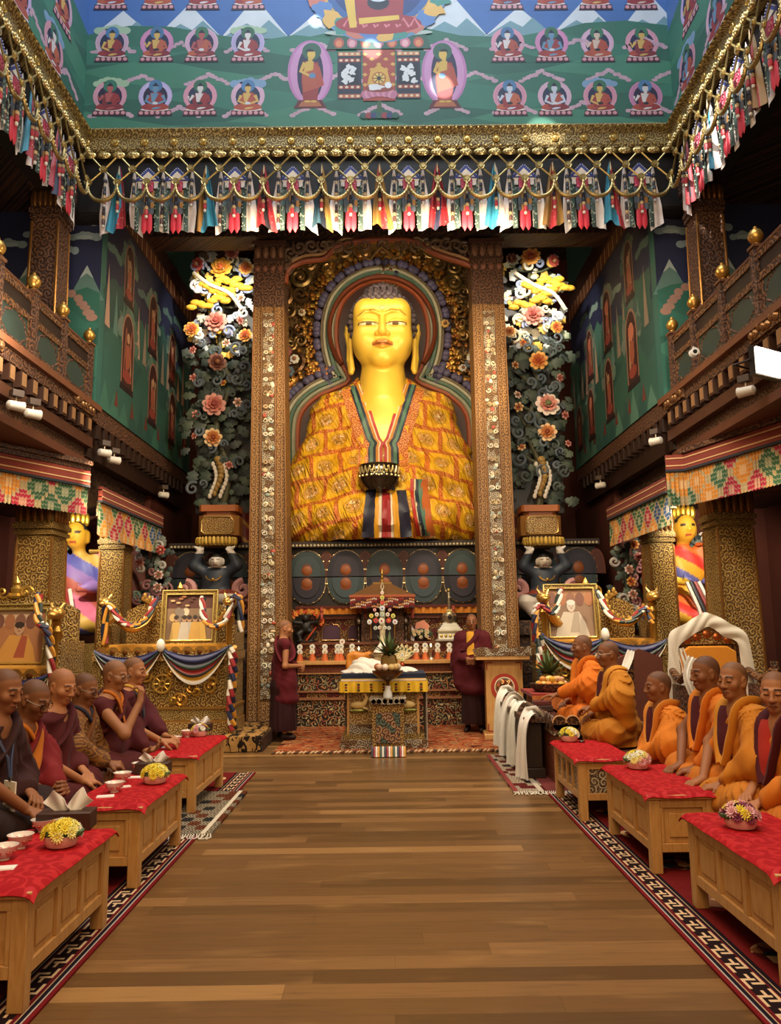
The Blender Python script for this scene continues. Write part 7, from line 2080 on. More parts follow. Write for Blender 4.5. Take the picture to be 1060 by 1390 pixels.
for s in (-1, 1):
    for z, q in ((1.06, -1), (.12, 1)): m.b2((s*.24-.008, -.206, z), (s*.24+.008, -.2, z+q*.1), '#8e2a1c', 'paint'); m.b2((s*.24, -.206, z-.008), (s*.16, -.2, z+.008), '#8e2a1c', 'paint')
m.build('corner_brackets', t)
# fruit table
t = thing('offering_stand', 'dark covered table carrying the fruit tray beside the lectern', 'table', (2.02, 9.75, 0)); m = MB()
m.b2((-.28, -.35, 0), (.28, .35, .74), mat='altar_carving'); m.build('body', t)
m = MB(); m.b2((-.34, -.42, .74), (.34, .42, .78), '#8e2a20', 'cloth'); fn = lambda u, v: Vector((lerp(-.345, .345, u), -.425-.012*math.sin(u*40)*v, lerp(.76, .62+.05*math.sin(u*PI*3), v))); m.grid(fn, 40, 4, '#b5642c', 'silk', thick=.006); m.build('cover', t)
t = thing('fruit_tray', 'long basket tray of yellow and peach fruit beside the lectern', 'basket', (1.98, 9.62, .782)); m = MB()
m.lathe([(.2, 0), (.26, .05), (.28, .1), (.26, .1), (.22, .04), (0, .03)], (0, 0, 0), 20, '#7a5028', 'carved_brown', sy=.7); m.build('tray', t)
g = random.Random(12); k = 0
for i in range(20):
    a = i*2.4; r_ = .2*math.sqrt((i % 13+.5)/13); z = .782+.09+(.055 if i >= 13 else 0)
    c = ['#d8a03a', '#d8b060', '#c8843a', '#d09a70', '#e0c070'][i % 5]
    o = MB().lathe([(.002, -.04), (.03, -.036), (.043, -.01), (.04, .018), (.02, .036), (.004, .034), (.0, .045)], (0, 0, 0), 12, vary(c, .08, g), 'glossy' if i % 3 == 0 else 'paint').build('fruit'); o.location = (1.98+r_*math.cos(a), 9.62+r_*.7*math.sin(a), z)
    tag(o, 'round fruit piled in the tray beside the lectern', 'fruit', 'fruit piled in the long tray')
pineapple('small pineapple standing behind the fruit tray by the lectern', (2.0, 9.92, .782), 1.25)
# carved low bench with fretwork end, and the scarf bench in front of it
t = thing('carved_low_table', 'dark red low table with scalloped carved rim in front of the two upright monks', 'table', (1.98, 7.95, 0)); m = MB()
m.b2((-.34, 0, .0), (-.12, 1.35, .58), mat='fret_panel'); m.build('body', t)
m = MB(); m.b2((-.36, -.03, .5), (-.1, 1.38, .54), '#c8a888', 'bone_scroll'); m.b2((-.36, -.03, .54), (-.1, 1.38, .6), '#4a1e14', 'darkwood'); m.build('moulding', t)
m = MB(); n = 2
for i in range(n):
    x = -.36+.26*(i+.5)/n; m.lathe([(.075, 0), (.07, .03), (0, .034)], (x, -.03, .62), 16, '#7a3a22', 'carved_brown', axis='y'); m.tube([(x+.07*math.cos(a), -.035, .62+.07*math.sin(a)) for a in [PI*j/8 for j in range(9)]], .008, '#c89a6a', 'paint', 5)
for i in range(9):
    y_ = 1.35*(i+.5)/9; m.lathe([(.075, 0), (.07, -.03), (0, -.034)], (-.34, y_, .62), 16, '#7a3a22', 'carved_brown', axis='x')
m.build('scalloped_rim', t)
m = MB(); m.lathe([(.1, 0), (.1, -.012), (.075, -.012), (.075, -.006), (0, -.006)], (-.23, 0, .27), 24, '#c08a5a', 'paint', axis='y'); m.b2((-.28, -.012, .21), (-.18, -.004, .33), '#9a4a2a', 'paint_scroll'); m.build('roundel', t)
t = thing('scarf_bench', 'narrow dark stepped bench under the white scarves by the aisle', 'bench', (1.5, 8.3, .02)); m = MB()
m.b2((-.12, -.02, 0), (.1, 1.9, .1), '#2a1c12', 'darkwood'); m.b2((-.08, .02, .1), (.08, 1.85, .56), '#2a1a10', 'darkwood'); m.b2((-.12, -.04, .56), (.11, 1.9, .62), '#5a3a22', 'carved_brown'); m.build('frame', t, bevel=.006)
for i, (y, zt_, zb, w, l) in enumerate(((10.0, .78, .1, .15, 'white scarf hanging farthest from the viewer, against the lectern base'), (9.4, .75, .08, .14, 'white scarf second furthest in the row hanging by the aisle'), (8.9, .73, .06, .16, 'white scarf third from the lectern, bunched double'), (8.25, .70, .04, .17, 'white scarf hanging nearest the viewer on the dark bench'))):
    khata(l, [(1.58, y+.1, zt_-.09), (1.48, y+.03, zt_), (1.39, y-.03, zt_-.1), (1.355, y-.05, (zt_+zb)/2), (1.345, y-.05, zb)], w, seed=20+i, group='white scarves by the aisle bench')
t = thing('music_stand', 'dark stack of wrapped books on the low table by the fruit', 'books', (1.76, 9.05, .602)); m = MB(); m.b2((-.12, -.0, 0), (.1, .2, .07), '#3a2218', 'cloth'); m.b2((-.11, .02, .07), (.09, .19, .12), '#5a2018', 'cloth'); m.build('wrapped_bundle', t, bevel=.01); t.name = 'book_stack'

# ---------------------------------------------------------------- long carpets and rugs
def runner(label, x0, x1, y0, y1, flip):
    t = thing('runner_carpet', label, 'carpet', (x0 if not flip else x1, (y0 if not flip else y1), 0), PI if flip else 0); m = MB()
    m.b2((0, 0, 0), (abs(x1-x0), y1-y0, .012), mat='runner'); m.build('pile', t)
runner('long maroon runner carpet with fret border under the right desks', 1.48, 3.3, 2.2, 9.5, False)
runner('long maroon runner carpet with fret border under the left desks', -3.3, -1.495, 2.2, 8.9, True)
t = rug('patterned_rug', 'dark geometric patterned rug with white fringe beside the far left desk', (-2.1, 6.28), (-1.40, 7.85), 'geo_rug', th=.024); t.location.z = .0
m = MB(); g = random.Random(2)
for i in range(34): x = i*.7/33; m.tube([(x, 0, .02), (x+g.uniform(-.02, .02), -.06, .012), (x+g.uniform(-.03, .03), -.1, .008)], .006, '#cfc2ac', 'cloth', 5)
m.build('fringe', t)
m = MB()
for x in (.08, .62): m.b2((x, 0, .024), (x+.035, 1.57, .027), '#c9bca4', 'cloth')
m.build('pale_stripe', t)
t = rug('patterned_rug', 'small red bordered geometric rug with white fringe under the scarf bench', (1.17, 7.68), (1.75, 9.8), 'geo_rug_red', th=.02)
m = MB()
for i in range(30): x = i*.58/29; m.tube([(x, 0, .018), (x+g.uniform(-.02, .02), -.05, .012), (x+g.uniform(-.03, .03), -.09, .008)], .006, '#cfc2ac', 'cloth', 5)
m.build('fringe', t)
m = MB(); m.b2((0, 0, .02), (.045, 2.12, .023), '#7a1a16', 'cloth'); m.b2((.24, 0, .02), (.29, 2.12, .023), '#b8a890', 'cloth'); m.b2((.32, 0, .02), (.58, 2.12, .022), '#6a1c14', 'cloth'); m.build('border_bands', t)

# ---------------------------------------------------------------- desks with red cloths
DH = .5
def desk(label, x0, x1, y0, y1, panels=3, lattice=False, floor=.012):
    t = thing('low_desk', label, 'desk', ((x0+x1)/2, (y0+y1)/2, floor)); w, l = (x1-x0)/2, (y1-y0)/2; h = DH-floor; lg = .035
    for sx_ in (-1, 1):
        for sy in (-1, 1): m = MB(); m.b2((sx_*(w-lg)-lg, sy*(l-lg)-lg, 0), (sx_*(w-lg)+lg, sy*(l-lg)+lg, h-.03), mat='table_wood'); m.build('leg', t, bevel=.005)
    m = MB(); m.b2((-w-.02, -l-.02, h-.03), (w+.02, l+.02, h), mat='table_wood'); m.build('top', t, bevel=.006)
    zb = .13 if not lattice else .16
    def side(nx, ax, ln, off):
        m = MB()
        def bb(a0, a1, z0, z1, d0, d1, mat='table_wood', col='#c8985a'):
            if ax == 'y': m.b2((off+nx*d0, a0, z0), (off+nx*d1, a1, z1), col, mat)
            else: m.b2((a0, off+nx*d0, z0), (a1, off+nx*d1, z1), col, mat)
        bb(-ln, ln, zb, zb+.055, -.03, -.006); bb(-ln, ln, h-.085, h-.03, -.03, -.006)
        n = panels if ax == 'y' else 1
        for i in range(n+1):
            a = lerp(-ln, ln, i/n); bb(max(-ln, a-.022), min(ln, a+.022), zb+.055, h-.085, -.03, -.006)
        m.build('rail_frame', t, bevel=.003)
        for i in range(n):
            a0, a1 = lerp(-ln, ln, i/n)+.022, lerp(-ln, ln, (i+1)/n)-.022; m = MB()
            if lattice: bb(a0, a1, zb+.055, h-.085, -.03, -.022, 'bone_scroll', '#3a2a22')
            else: bb(a0, a1, zb+.055, h-.085, -.03, -.022); bb(a0+.035, a1-.035, zb+.09, h-.12, -.024, -.012)
            m.build('panel', t, bevel=.004)
    for s in (-1, 1): side(s, 'y', l-2*lg, s*w); side(s, 'x', w-2*lg, s*l)
    return t
def desk_cloth(label, x0, x1, y0, y1):
    t = thing('red_tablecloth', label, 'tablecloth', ((x0+x1)/2, (y0+y1)/2, DH)); w, l = (x1-x0)/2+.035, (y1-y0)/2+.03; m = MB(); ph = random.random()*6
    def fn(u, v):
        x, y = lerp(-w, w, u), lerp(-l, l, v); e = max(abs(x)-(w-.04), 0)/.04; f = max(abs(y)-(l-.06), 0)/.06
        return Vector((x, y, .011-.022*e*e-.03*f*f+.0015*math.sin(x*30+y*17+ph)+(.012*math.sin(x*22+ph) if f > .5 else 0)*f*.4))
    m.grid(fn, 40, 60, '#a8161e', 'red_damask', thick=-.006); m.build('cloth', t); return t
LD = [(-1.99, -1.55, 3.5, 4.48), (-2.02, -1.57, 5.06, 6.06), (-2.14, -1.7, 6.98, 8.15)]
RD = [(1.7, 2.14, 3.6, 4.66), (1.66, 2.1, 5.2, 6.2), (1.53, 1.97, 6.55, 7.5)]
for a, l in zip(LD, ('wooden desk nearest the viewer on the left, with raised panels', 'middle wooden desk on the left, with raised panels', 'farthest wooden desk on the left, before the golden throne')): desk(l, *a, floor=.012)
for a, l, lt in zip(RD, ('wooden desk nearest the viewer on the right, with raised panels', 'middle wooden desk on the right, with raised panels', 'farthest desk on the right with dark painted lattice panels'), (0, 0, 1)): desk(l, *a, panels=4 if lt else 3, lattice=bool(lt))
for a, l in zip(LD, ('red damask cloth on the nearest left desk', 'red damask cloth on the middle left desk', 'red damask cloth on the farthest left desk')): desk_cloth(l, *a)
for a, l in zip(RD, ('red damask cloth on the nearest right desk', 'red damask cloth on the middle right desk', 'red damask cloth on the farthest right desk')): desk_cloth(l, *a)
ZD = DH+.014
CH = {}
def chrys(key, c1, c2, r=.028):
    if key in CH: return CH[key]
    m = MB(); g = random.Random(len(CH))
    for k, (n, rr, el) in enumerate(((12, r, .25), (10, r*.8, .7), (7, r*.5, 1.1))):
        for i in range(n):
            a = TAU*(i+.5*k)/n; d = Vector((math.cos(a)*math.cos(el), math.sin(a)*math.cos(el), math.sin(el)))
            m.M = Matrix.Translation(d*rr*.55) @ d.to_track_quat('X', 'Z').to_matrix().to_4x4(); m.ball((0, 0, 0), (rr*.5, rr*.17, rr*.07), vary(c1, .12, g), 'petal', 6, 4)
    m.M = None; m.ball((0, 0, r*.2), r*.25, c2, 'petal', 8, 6)
    o = m.build('flower'); CH[key] = o.data; bpy.data.objects.remove(o); return CH[key]
chrys('y', '#e6cf3a', '#c9a21c'); chrys('py', '#ecdf86', '#d8c030'); chrys('w', '#e8e4d2', '#c8b840'); chrys('p', '#dca0a4', '#b0707a', .032); chrys('r', '#7a2440', '#4a1428'); chrys('o', '#d89a50', '#b8641c')
def flower_bowl(label, x, y, mixk, seed, r=.085, n=24, z=ZD):
    t = thing('flower_bowl', label, 'flowers', (x, y, z)); g = random.Random(seed); m = MB()
    m.lathe([(r*.6, 0), (r*.85, .012), (r*1.0, .04), (r*.98, .062), (r*.9, .062), (r*.85, .03), (0, .025)], (0, 0, 0), 24, '#dba79c', 'glossy'); m.build('bowl', t)
    for i in range(n):
        a = i*2.4+g.uniform(-.2, .2); el = math.acos(1-.85*(i+.5)/n); d = Vector((math.sin(el)*math.cos(a), math.sin(el)*math.sin(a), math.cos(el)))
        o = part(CH[mixk[i % len(mixk)]], 'flower', t, Vector((0, 0, .055))+Vector((d.x*r*1.02, d.y*r*1.02, d.z*r*.82))); o.rotation_mode = 'QUATERNION'; o.rotation_quaternion = d.to_track_quat('Z', 'Y'); o.scale = (1.15,)*3
    m = MB()
    for i in range(14): a = i*2.4; leaf(m, (r*.75*math.cos(a), r*.75*math.sin(a), .055), (math.cos(a), 0, .5), .05, .014, vary('#3f5a2c', .2, g), g)
    m.ball((0, 0, .06), (r*.9, r*.9, r*.7), '#41552c', 'petal', 12, 8); m.build('leaves', t); return t
def on(px, py, z=ZD): w = pt(px, py, Z=z); return w.x, w.y
flower_bowl('yellow and white chrysanthemums in a pink bowl on the nearest left desk', *on(83, 1150), ['y', 'w', 'y', 'py', 'o'], 1)
flower_bowl('all yellow chrysanthemums in a pink bowl on the middle left desk', *on(210, 1064), ['y', 'py', 'y', 'y'], 2)
flower_bowl('mixed red, yellow and white flowers in a pale bowl on the farthest left desk', *on(271, 1000), ['y', 'r', 'w', 'p'], 3, .075, 18)
flower_bowl('yellow and cream chrysanthemums in a pink bowl on the farthest right desk', *on(773, 1007), ['y', 'py', 'w', 'y'], 4, .08, 20)
flower_bowl('yellow, cream and pink flowers in a pink bowl on the middle right desk', *on(866, 1044), ['py', 'y', 'w', 'p', 'y'], 5)
flower_bowl('pink roses, purple and yellow flowers in a pink bowl on the nearest right desk', *on(1006, 1125), ['p', 'y', 'r', 'y', 'p', 'r'], 6)
def cup(label, px, py, desk_i):
    x, y = on(px, py); x = max(x, LD[desk_i][0]+.1)
    t = thing('tea_cup', label, 'cup', (x, y, ZD), 0, 'tea bowls on the left desks'); m = MB()
    m.lathe([(.026, 0), (.026, .012), (.03, .016), (.05, .045), (.062, .066), (.064, .07), (.06, .07), (.045, .042), (.02, .022), (0, .02)], (0, 0, 0), 24, '#e6d8cc', 'glossy'); m.build('bowl', t)
    m = MB()
    for i in range(8): a = TAU*i/8; m.ball((.048*math.cos(a), .048*math.sin(a), .042), (.011, .011, .009), '#c05a50', 'glossy', 8, 6)
    m.build('painted_flowers', t); return t
for px, py, d, l in ((40, 1130, 0, 'white tea bowl beside the tissue box on the nearest left desk'), (27, 1152, 0, 'white tea bowl in the middle of the cups on the nearest left desk'), (5, 1168, 0, 'white tea bowl at the frame edge on the nearest left desk'),
                     (177, 1048, 1, 'white tea bowl nearest the tissue box on the middle left desk'), (163, 1062, 1, 'white tea bowl between its two neighbours on the middle left desk'), (155, 1076, 1, 'white tea bowl nearest the viewer on the middle left desk'),
                     (245, 1001, 2, 'white tea bowl nearest the flowers on the farthest left desk'), (233, 1010, 2, 'white tea bowl nearer the viewer on the farthest left desk')): cup(l, px, py, d)
def napkin(label, px, py, rz, s=1):
    x, y = on(px, py); t = thing('folded_napkin', label, 'napkin', (x, y, ZD+.001), rz); m = MB(); m.b2((-.055*s, -.035*s, 0), (.055*s, .035*s, .004), '#e2d6cc', 'cloth'); m.b2((-.05*s, -.03*s, .004), (.055*s, .03*s, .008), '#e8dcd2', 'cloth'); m.build('cloth', t); return t
napkin('folded white napkin nearest the viewer on the middle left desk', 143, 1082, .3); napkin('folded white napkin behind the flower bowl on the middle left desk', 184, 1056, .1); napkin('folded white napkin beside the tea bowls on the middle left desk', 168, 1069, .5, .8); napkin('folded white napkin on the farthest left desk', 216, 1015, .2); napkin('folded white napkin at the frame edge on the nearest left desk', 4, 1180, .2)
def tissue(label, px, py, rz, s=1, tall=1):
    x, y = on(px, py); t = thing('tissue_box', label, 'tissue box', (x, y, ZD), rz); m = MB(); m.b2((-.125*s, -.065*s, 0), (.125*s, .065*s, .085*s), '#3a2014', 'darkwood'); m.build('box', t, bevel=.006)
    m = MB(); g = random.Random(int(px))
    for k, (dx, ry) in enumerate(((-.02, .2), (.025, -.25))):
        def fn(u, v):
            w = (.07+.05*v)*s; return Vector((dx*s+(u-.5)*w+.03*v*s*(1 if k else -1), (.02*math.sin(u*11+k*2)*v)+(k-.5)*.03*v, .083*s+(.09*v)*s*tall*.9*(1-1.4*abs(u-.42-.12*k))))
        m.grid(fn, 16, 8, '#e6dcd2', 'cloth', thick=.002)
    m.build('tissue', t, angle=70); return t
tissue('brown tissue box with large white tissue, far end of nearest left desk', 90, 1125, .12, 1.15, 1.3); tissue('brown tissue box with a low tissue at the far end of the middle left desk', 208, 1050, .05); tissue('brown tissue box with white tissue at the far end of the farthest left desk', 272, 992, 0, .95)
o = MB().ball((0, 0, .012), (.03, .022, .012), '#3a2a24', 'glossy', 12, 8).build('dark_case'); x, y = on(790, 1008); o.location = (x, y, ZD); tag(o, 'small dark glossy case beside the flowers on the farthest right desk', 'case')

# ---------------------------------------------------------------- lit statues in the side niches
def deity(label, x, y, z, cols, s, rz, flip):
    t = thing('niche_statue', label, 'statue', (x, y, z), rz, None, s); S_ = SDF()
    S_.ell((0, 0, .3), (.42, .3, .2), .1); S_.ell((0, .02, .7), (.22, .17, .36), .1); S_.ell((.02*flip, -.06, 1.24), (.13, .14, .17), .04); S_.cap((0, 0, 1.0), (.01*flip, -.03, 1.14), .07, .07, .04)
    S_.ell((.02*flip, -.2, 1.22), (.025, .03, .03), .02)
    for q in (-1, 1):
        S_.path([(q*.22, 0, .98), (q*.36, -.08, .68), (q*.12, -.28, .6)], [.1, .08, .05], .05); S_.path([(q*.1, -.05, .28), (q*.45, -.22, .25), (q*.05, -.34, .2)], [.18, .14, .1], .08)
        for k in range(4): S_.cap((q*.12, -.28, .6), (q*(.06+.025*k), -.34, .62+.01*k), .022, .014, .012)
        S_.cap((q*.12, -.28, .62), (q*.12, -.33, .68), .022, .015, .01); S_.ell((q*.13+.02*flip, -.04, 1.22), (.02, .035, .08), .02)
    S_.disp = lambda P: np.where(P[:, 2] < 1.0, .012*np.sin(P[:, 0]*22+P[:, 2]*9), 0)
    def col(v):
        x_, y_, z_ = v.T; c = np.tile(np.array(C(cols[0])), (len(v), 1)); b = np.floor(z_*7+x_*4).astype(int) % len(cols)
        for i, cc in enumerate(cols): c[b == i] = np.array(C(cc))
        c[z_ > 1.06] = np.array(C('#d8a02c')); c[(z_ > 1.3) & (y_ > -.12)] = np.array(C('#20202a'))
        f = (y_ < -.12) & (z_ > 1.1); xx = np.abs(x_-.02*flip)
        c[f & (np.abs(z_-1.27) < .012) & (np.abs(xx-.055) < .028)] = np.array(C('#2a1a14')); c[f & (np.abs(z_-1.15) < .012) & (xx < .04)] = np.array(C('#a8402c'))
        return c
    sdf_obj('body', S_, .017, 'paint', col, t)
    m = MB()
    for k in range(5): a = R(-50+25*k); m.ball((.02*flip+.14*math.sin(a), -.06, 1.4+.04*math.cos(a)), (.035, .03, .08), '#d8a83a', 'gold', 8, 6)
    m.build('crown', t)
    for q, cc in ((-1, cols[1]), (1, cols[2])):
        m = MB(); m.tube(smooth([(q*.15, -.1, 1.05), (q*.4, -.05, 1.0), (q*.5, -.1, .6), (q*.42, -.3, .3), (q*.55, -.3, .05)], 5), .045, cc, 'silk', 8, flat=(1.4, .5)); m.build('scarf', t)
    m = MB()
    for i in range(4): m.tube([(-.1+i*.045, -.33, .6), (-.02+i*.05, -.42, .3), (.02+i*.06, -.46, .02)], .022, ['#d8d0c4', '#20242c', '#8e2a24', '#d8d0c4'][i], 'silk', 6)
    m.build('striped_sash', t)
    return t
def niche_tree(label, x, y, z, s, seed, cols):
    t = thing('carved_flower_spray', label, 'carving', (x, y, z), 0, None, s); g = random.Random(seed); m = MB()
    m.tube(smooth([(0, 0, 0), (.05, 0, .5), (-.05, 0, 1.0), (.02, 0, 1.6)], 5), .04, '#3a4034', 'petal', 8); m.build('stem', t); m = MB()
    for i in range(60):
        zz = g.uniform(.1, 1.7); a = g.uniform(-1, 4.1); leaf(m, (g.uniform(-.25, .25), g.uniform(-.1, .05), zz), (math.cos(a), 0, math.sin(a)), g.uniform(.12, .22), .06, vary(g.choice(['#3f4c44', '#586458', '#2e3a38', '#7a8478']), .15, g), g)
    for i in range(20): scroll(m, (g.uniform(-.3, .3), g.uniform(.2, 1.7)), g.uniform(.06, .1), 1.3, g.uniform(0, 6), g.choice((-1, 1)), g.choice(cols), 'petal', .026, -.12)
    m.build('foliage', t)['kind'] = 'stuff'
    for i in range(7): o = flower_mesh(.09, *FC[g.choice(['pink', 'org', 'wht', 'red'])], rows=3, n0=5, seed=i).build('flower', t); o.location = (g.uniform(-.26, .26), -.17, .3+i*.22)
    return t
for sd_, s in (('left', -1), ('right', 1)):
    x = pt(108 if s < 0 else 928, 800, Y=12.7).x
    S('trim_niche_plinth_'+sd_, (x-.75, 12.25, 0), (x+.75, 13.38, 1.38), mat='gilt_fine')
    deity('brightly lit statue in %s in the %s niche between columns' % (('violet and yellow robes', 'left') if s < 0 else ('yellow and scarlet robes', 'right')), x+s*.02, 12.7, 1.383, ('#8a6ab0', '#5a5aa8', '#c8a04a', '#c86a8a', '#b05a4a') if s < 0 else ('#d8a02c', '#c8342c', '#d86a2a', '#e0b83a', '#5a5a9a'), 1.4, 0, s)
    niche_tree('carved flower spray beside the lit statue in the %s niche' % sd_, x+s*(.62 if s > 0 else .62), 13.2, 1.385, 1.0, 5+s, ['#8aa08a', '#d8d0c0', '#5a6a8a'])
    x2 = pt(205 if s < 0 else 855, 800, Y=13.1).x
    S('trim_niche_shelf_'+sd_, (x2-.4, 12.85, 0), (x2+.4, 13.39, 1.36), mat='carved_brown')
    niche_tree('dim flower spray between the %s inner column and painted pillar' % sd_, x2, 13.15, 1.365, .95, 15+s, ['#b0a8a0', '#8a5a5a', '#5a6a5a'])
# gallery spotlights and the flood lamp
def spot(label, loc, rz, lit='lamp_soft'):
    t = thing('spotlight', label, 'lamp', loc, rz); m = MB(); m.b2((-.05, -.06, .05), (.05, .06, .12), '#4a3a30', 'darkwood'); m.tube([(0, 0, .06), (0, 0, -.02)], .012, '#8a8278', 'metal', 6); m.build('bracket', t)
    m = MB(); m.lathe([(.02, -.1), (.05, -.08), (.055, .06), (.06, .08), (.045, .08), (.04, .05), (0, .05)], (0, 0, -.05), 14, '#cfc8bc', 'paint', axis='y'); m.build('lamp_head', t)
    m = MB(); m.lathe([(.042, .06), (.042, .066), (0, .066)], (0, 0, -.05), 14, '#ffffff', lit, axis='y'); m.build('lens', t); return t
for i, (px, py, l) in enumerate(((22, 545, 'nearest spotlight under the left gallery, by its brackets'), (45, 556, 'second spotlight under the left gallery, paired with the nearest one'), (142, 610, 'white spotlight under the left gallery above the valance corner'), (155, 620, 'white spotlight just right of its twin above the left valance corner'), (222, 668, 'smallest white spotlight on the dim left ledge'))):
    w = pt(px, py, X=XL+.06); spot(l, (w.x, w.y, w.z), R(-40))
for i, (px, py, l) in enumerate(((890, 594, 'white spotlight under the right gallery above the valance corner'), (815, 655, 'smallest white spotlight on the dim right ledge'), (1012, 525, 'bright spotlight just left of the flood lamp on the right'))):
    w = pt(px, py, X=XR-.06); spot(l, (w.x, w.y, w.z), R(40), 'lamp_white' if i == 2 else 'lamp_soft')
w = pt(1043, 492, X=XR-.3)
t = thing('flood_lamp', 'glaring square flood lamp fixed to the right gallery', 'lamp', (w.x, w.y, w.z), R(30)); m = MB(); m.b2((-.2, -.0, -.14), (.2, .06, .14), '#4a4440', 'metal'); m.tube([(-.22, .03, 0), (-.22, .2, 0), (.22, .2, 0), (.22, .03, 0)], .012, '#4a4440', 'metal', 6); m.build('housing', t); m = MB(); m.b2((-.18, -.012, -.12), (.18, 0, .12), '#ffffff', 'lamp_white'); m.build('panel', t)
w = pt(940, 480, X=XR-.08); t = thing('security_camera', 'small white camera mounted on the right balustrade', 'camera', (w.x, w.y, w.z)); m = MB(); m.lathe([(.045, -.08), (.05, 0), (.03, .03)], (0, 0, 0), 14, '#d8d4cc', 'paint', axis='y'); m.build('camera_body', t); m = MB(); m.lathe([(.028, 0), (.02, -.015), (0, -.015)], (0, -.08, 0), 12, '#16161a', 'glossy', axis='y'); m.build('lens', t); m = MB(); m.tube([(0, .02, .03), (.03, .04, .1), (.1, .06, .08), (.14, .1, 0)], .008, '#d8d4cc', 'paint', 6); m.build('cable', t)
# ---------------------------------------------------------------- people
def hrot(yaw, pitch, roll=0):
    return np.array(Matrix.Rotation(R(yaw), 3, 'Z') @ Matrix.Rotation(R(-pitch), 3, 'X') @ Matrix.Rotation(R(roll), 3, 'Y'))
def add_head(S, hc, Rm, g, jaw=1.0, chub=0):
    e = tuple(Matrix(Rm.tolist()).to_euler())
    T = lambda x, y, z: hc+Rm @ np.array((x, y, z))
    def E(c, r, k=.02, sub=False): S.ell(T(*c), r, k, e, sub)
    E((0, -.018, .04), (.074, .094, .08), 0); E((0, .012, -.035), (.062*jaw+chub, .072, .078), .035); E((0, .052, -.088), (.03*jaw, .03, .024), .03)
    E((0, -.05, .0), (.06, .055, .06), .03)
    for s in (-1, 1):
        E((s*.043, .055, -.022), (.026+chub*.6, .024, .026), .025); E((s*.031, .093, .006), (.019, .013, .011), .012, True); E((s*.031, .074, .004), (.0165, .014, .0115), .004)
        S.cap(T(s*.012, .082, .026), T(s*.045, .07, .027), .007, .005, .018)
        E((s*.077, -.012, -.004), (.009, .02, .032), .008); E((s*.084, -.006, .0), (.006, .011, .018), .004, True); E((s*.074, -.004, -.032), (.009, .01, .012), .008)
        E((s*.012, .094, -.034), (.0095, .0105, .008), .007)
    S.cap(T(0, .084, .018), T(0, .103, -.026), .0085, .0115, .014); E((0, .103, -.031), (.0125, .0115, .0105), .008)
    S.path([T(-.022, .078, -.062), T(0, .09, -.059), T(.022, .078, -.062)], [.004, .0075, .004], .006); S.path([T(-.018, .077, -.069), T(0, .088, -.072), T(.018, .077, -.069)], [.004, .008, .004], .006)
def head_col(v, c, hc, Rm, skin, hair, lip='#8a4a3a', lids=True):
    p = (v-hc) @ Rm; x, y, z = p.T; ax = np.abs(x); near = (np.abs(p) < np.array((.1, .14, .135))).all(1)
    k = np.clip((z-.048+.35*np.maximum(0, y-.02)*0-(y-.0)*.42)/.02, 0, 1)*near      # shaved scalp
    side = np.clip((z-.012-(y+.03)*.9)/.02, 0, 1)*near*(y < .03)*(ax < .082)
    k = np.maximum(k*(y < .075), side)[:, None]
    c[:] = c*(1-.55*k)+np.array(C(hair))*.55*k
    fr = near & (y > .05)
    lips = fr & (ax < .024) & (z < -.054) & (z > -.079+ax*.3); c[lips] = .45*c[lips]+.55*np.array(C(lip))
    c[lips & (np.abs(z+.0655) < .0022)] = np.array(C('#3a1a14'))
    c[fr & (np.abs(z-.031+.25*np.maximum(0, ax-.035)) < .0045) & (ax > .013) & (ax < .049)] = np.array(C('#2a1a12'))
    c[fr & (np.abs(z-.0005-.1*ax+.004) < .0032) & (ax > .016) & (ax < .046)] = np.array(C('#1e120c'))
    c[fr & (np.abs(z+.039) < .004) & (np.abs(ax-.009) < .004) & (y > .09)] *= .4
def add_hand(S, W, d, nrm, side, curl=.7, spread=1.0, thumb=.7):
    d = np.array(d, float); d /= np.linalg.norm(d); n = np.array(nrm, float); n -= d*(n @ d); n /= np.linalg.norm(n); l = np.cross(d, n)*side
    W = np.array(W, float)
    for i in range(4): S.cap(W+l*(i-1.5)*.008, W+d*.078+l*(i-1.5)*.0195+n*.004*abs(i-1.5), .017, .0135, .012)
    for i in range(4):
        f = (.95, 1.05, 1.0, .8)[i]; p = W+d*.085+l*(i-1.5)*.0205*spread; a = 0; q = [p]; cu = curl*(1+.12*(i-1.5))
        for L in (.04, .028, .022): a += cu; p = p+(d*math.cos(a)+n*math.sin(a))*L*f+l*(i-1.5)*.002*spread; q.append(p)
        S.path(q, [.0108, .01, .0092, .008], .004)
    b = W+d*.022-l*.022; t = d*.6-l*.7+n*.35; t /= np.linalg.norm(t); u = d*.85-l*.1+n*thumb; u /= np.linalg.norm(u)
    S.path([b, b+t*.036, b+t*.04+u*.034, b+t*.04+u*.06], [.0155, .0125, .011, .009], .008)
def glasses(root, hc, Rm, col='#1a1614'):
    T = lambda x, y, z: tuple(hc+Rm @ np.array((x, y, z))); m = MB()
    for s in (-1, 1):
        m.tube([T(s*.033+.024*math.cos(a), .1-.006*abs(math.cos(a)), .002+.018*math.sin(a)) for a in [TAU*i/16 for i in range(17)]], .0022, col, 'glossy', 6)
        m.tube([T(s*.057, .094, .006), T(s*.08, .06, .008), T(s*.086, -.005, .01)], .0022, col, 'glossy', 6)
    m.tube([T(-.009, .105, .004), T(.009, .105, .004)], .0022, col, 'glossy', 6); m.build('spectacles', root)
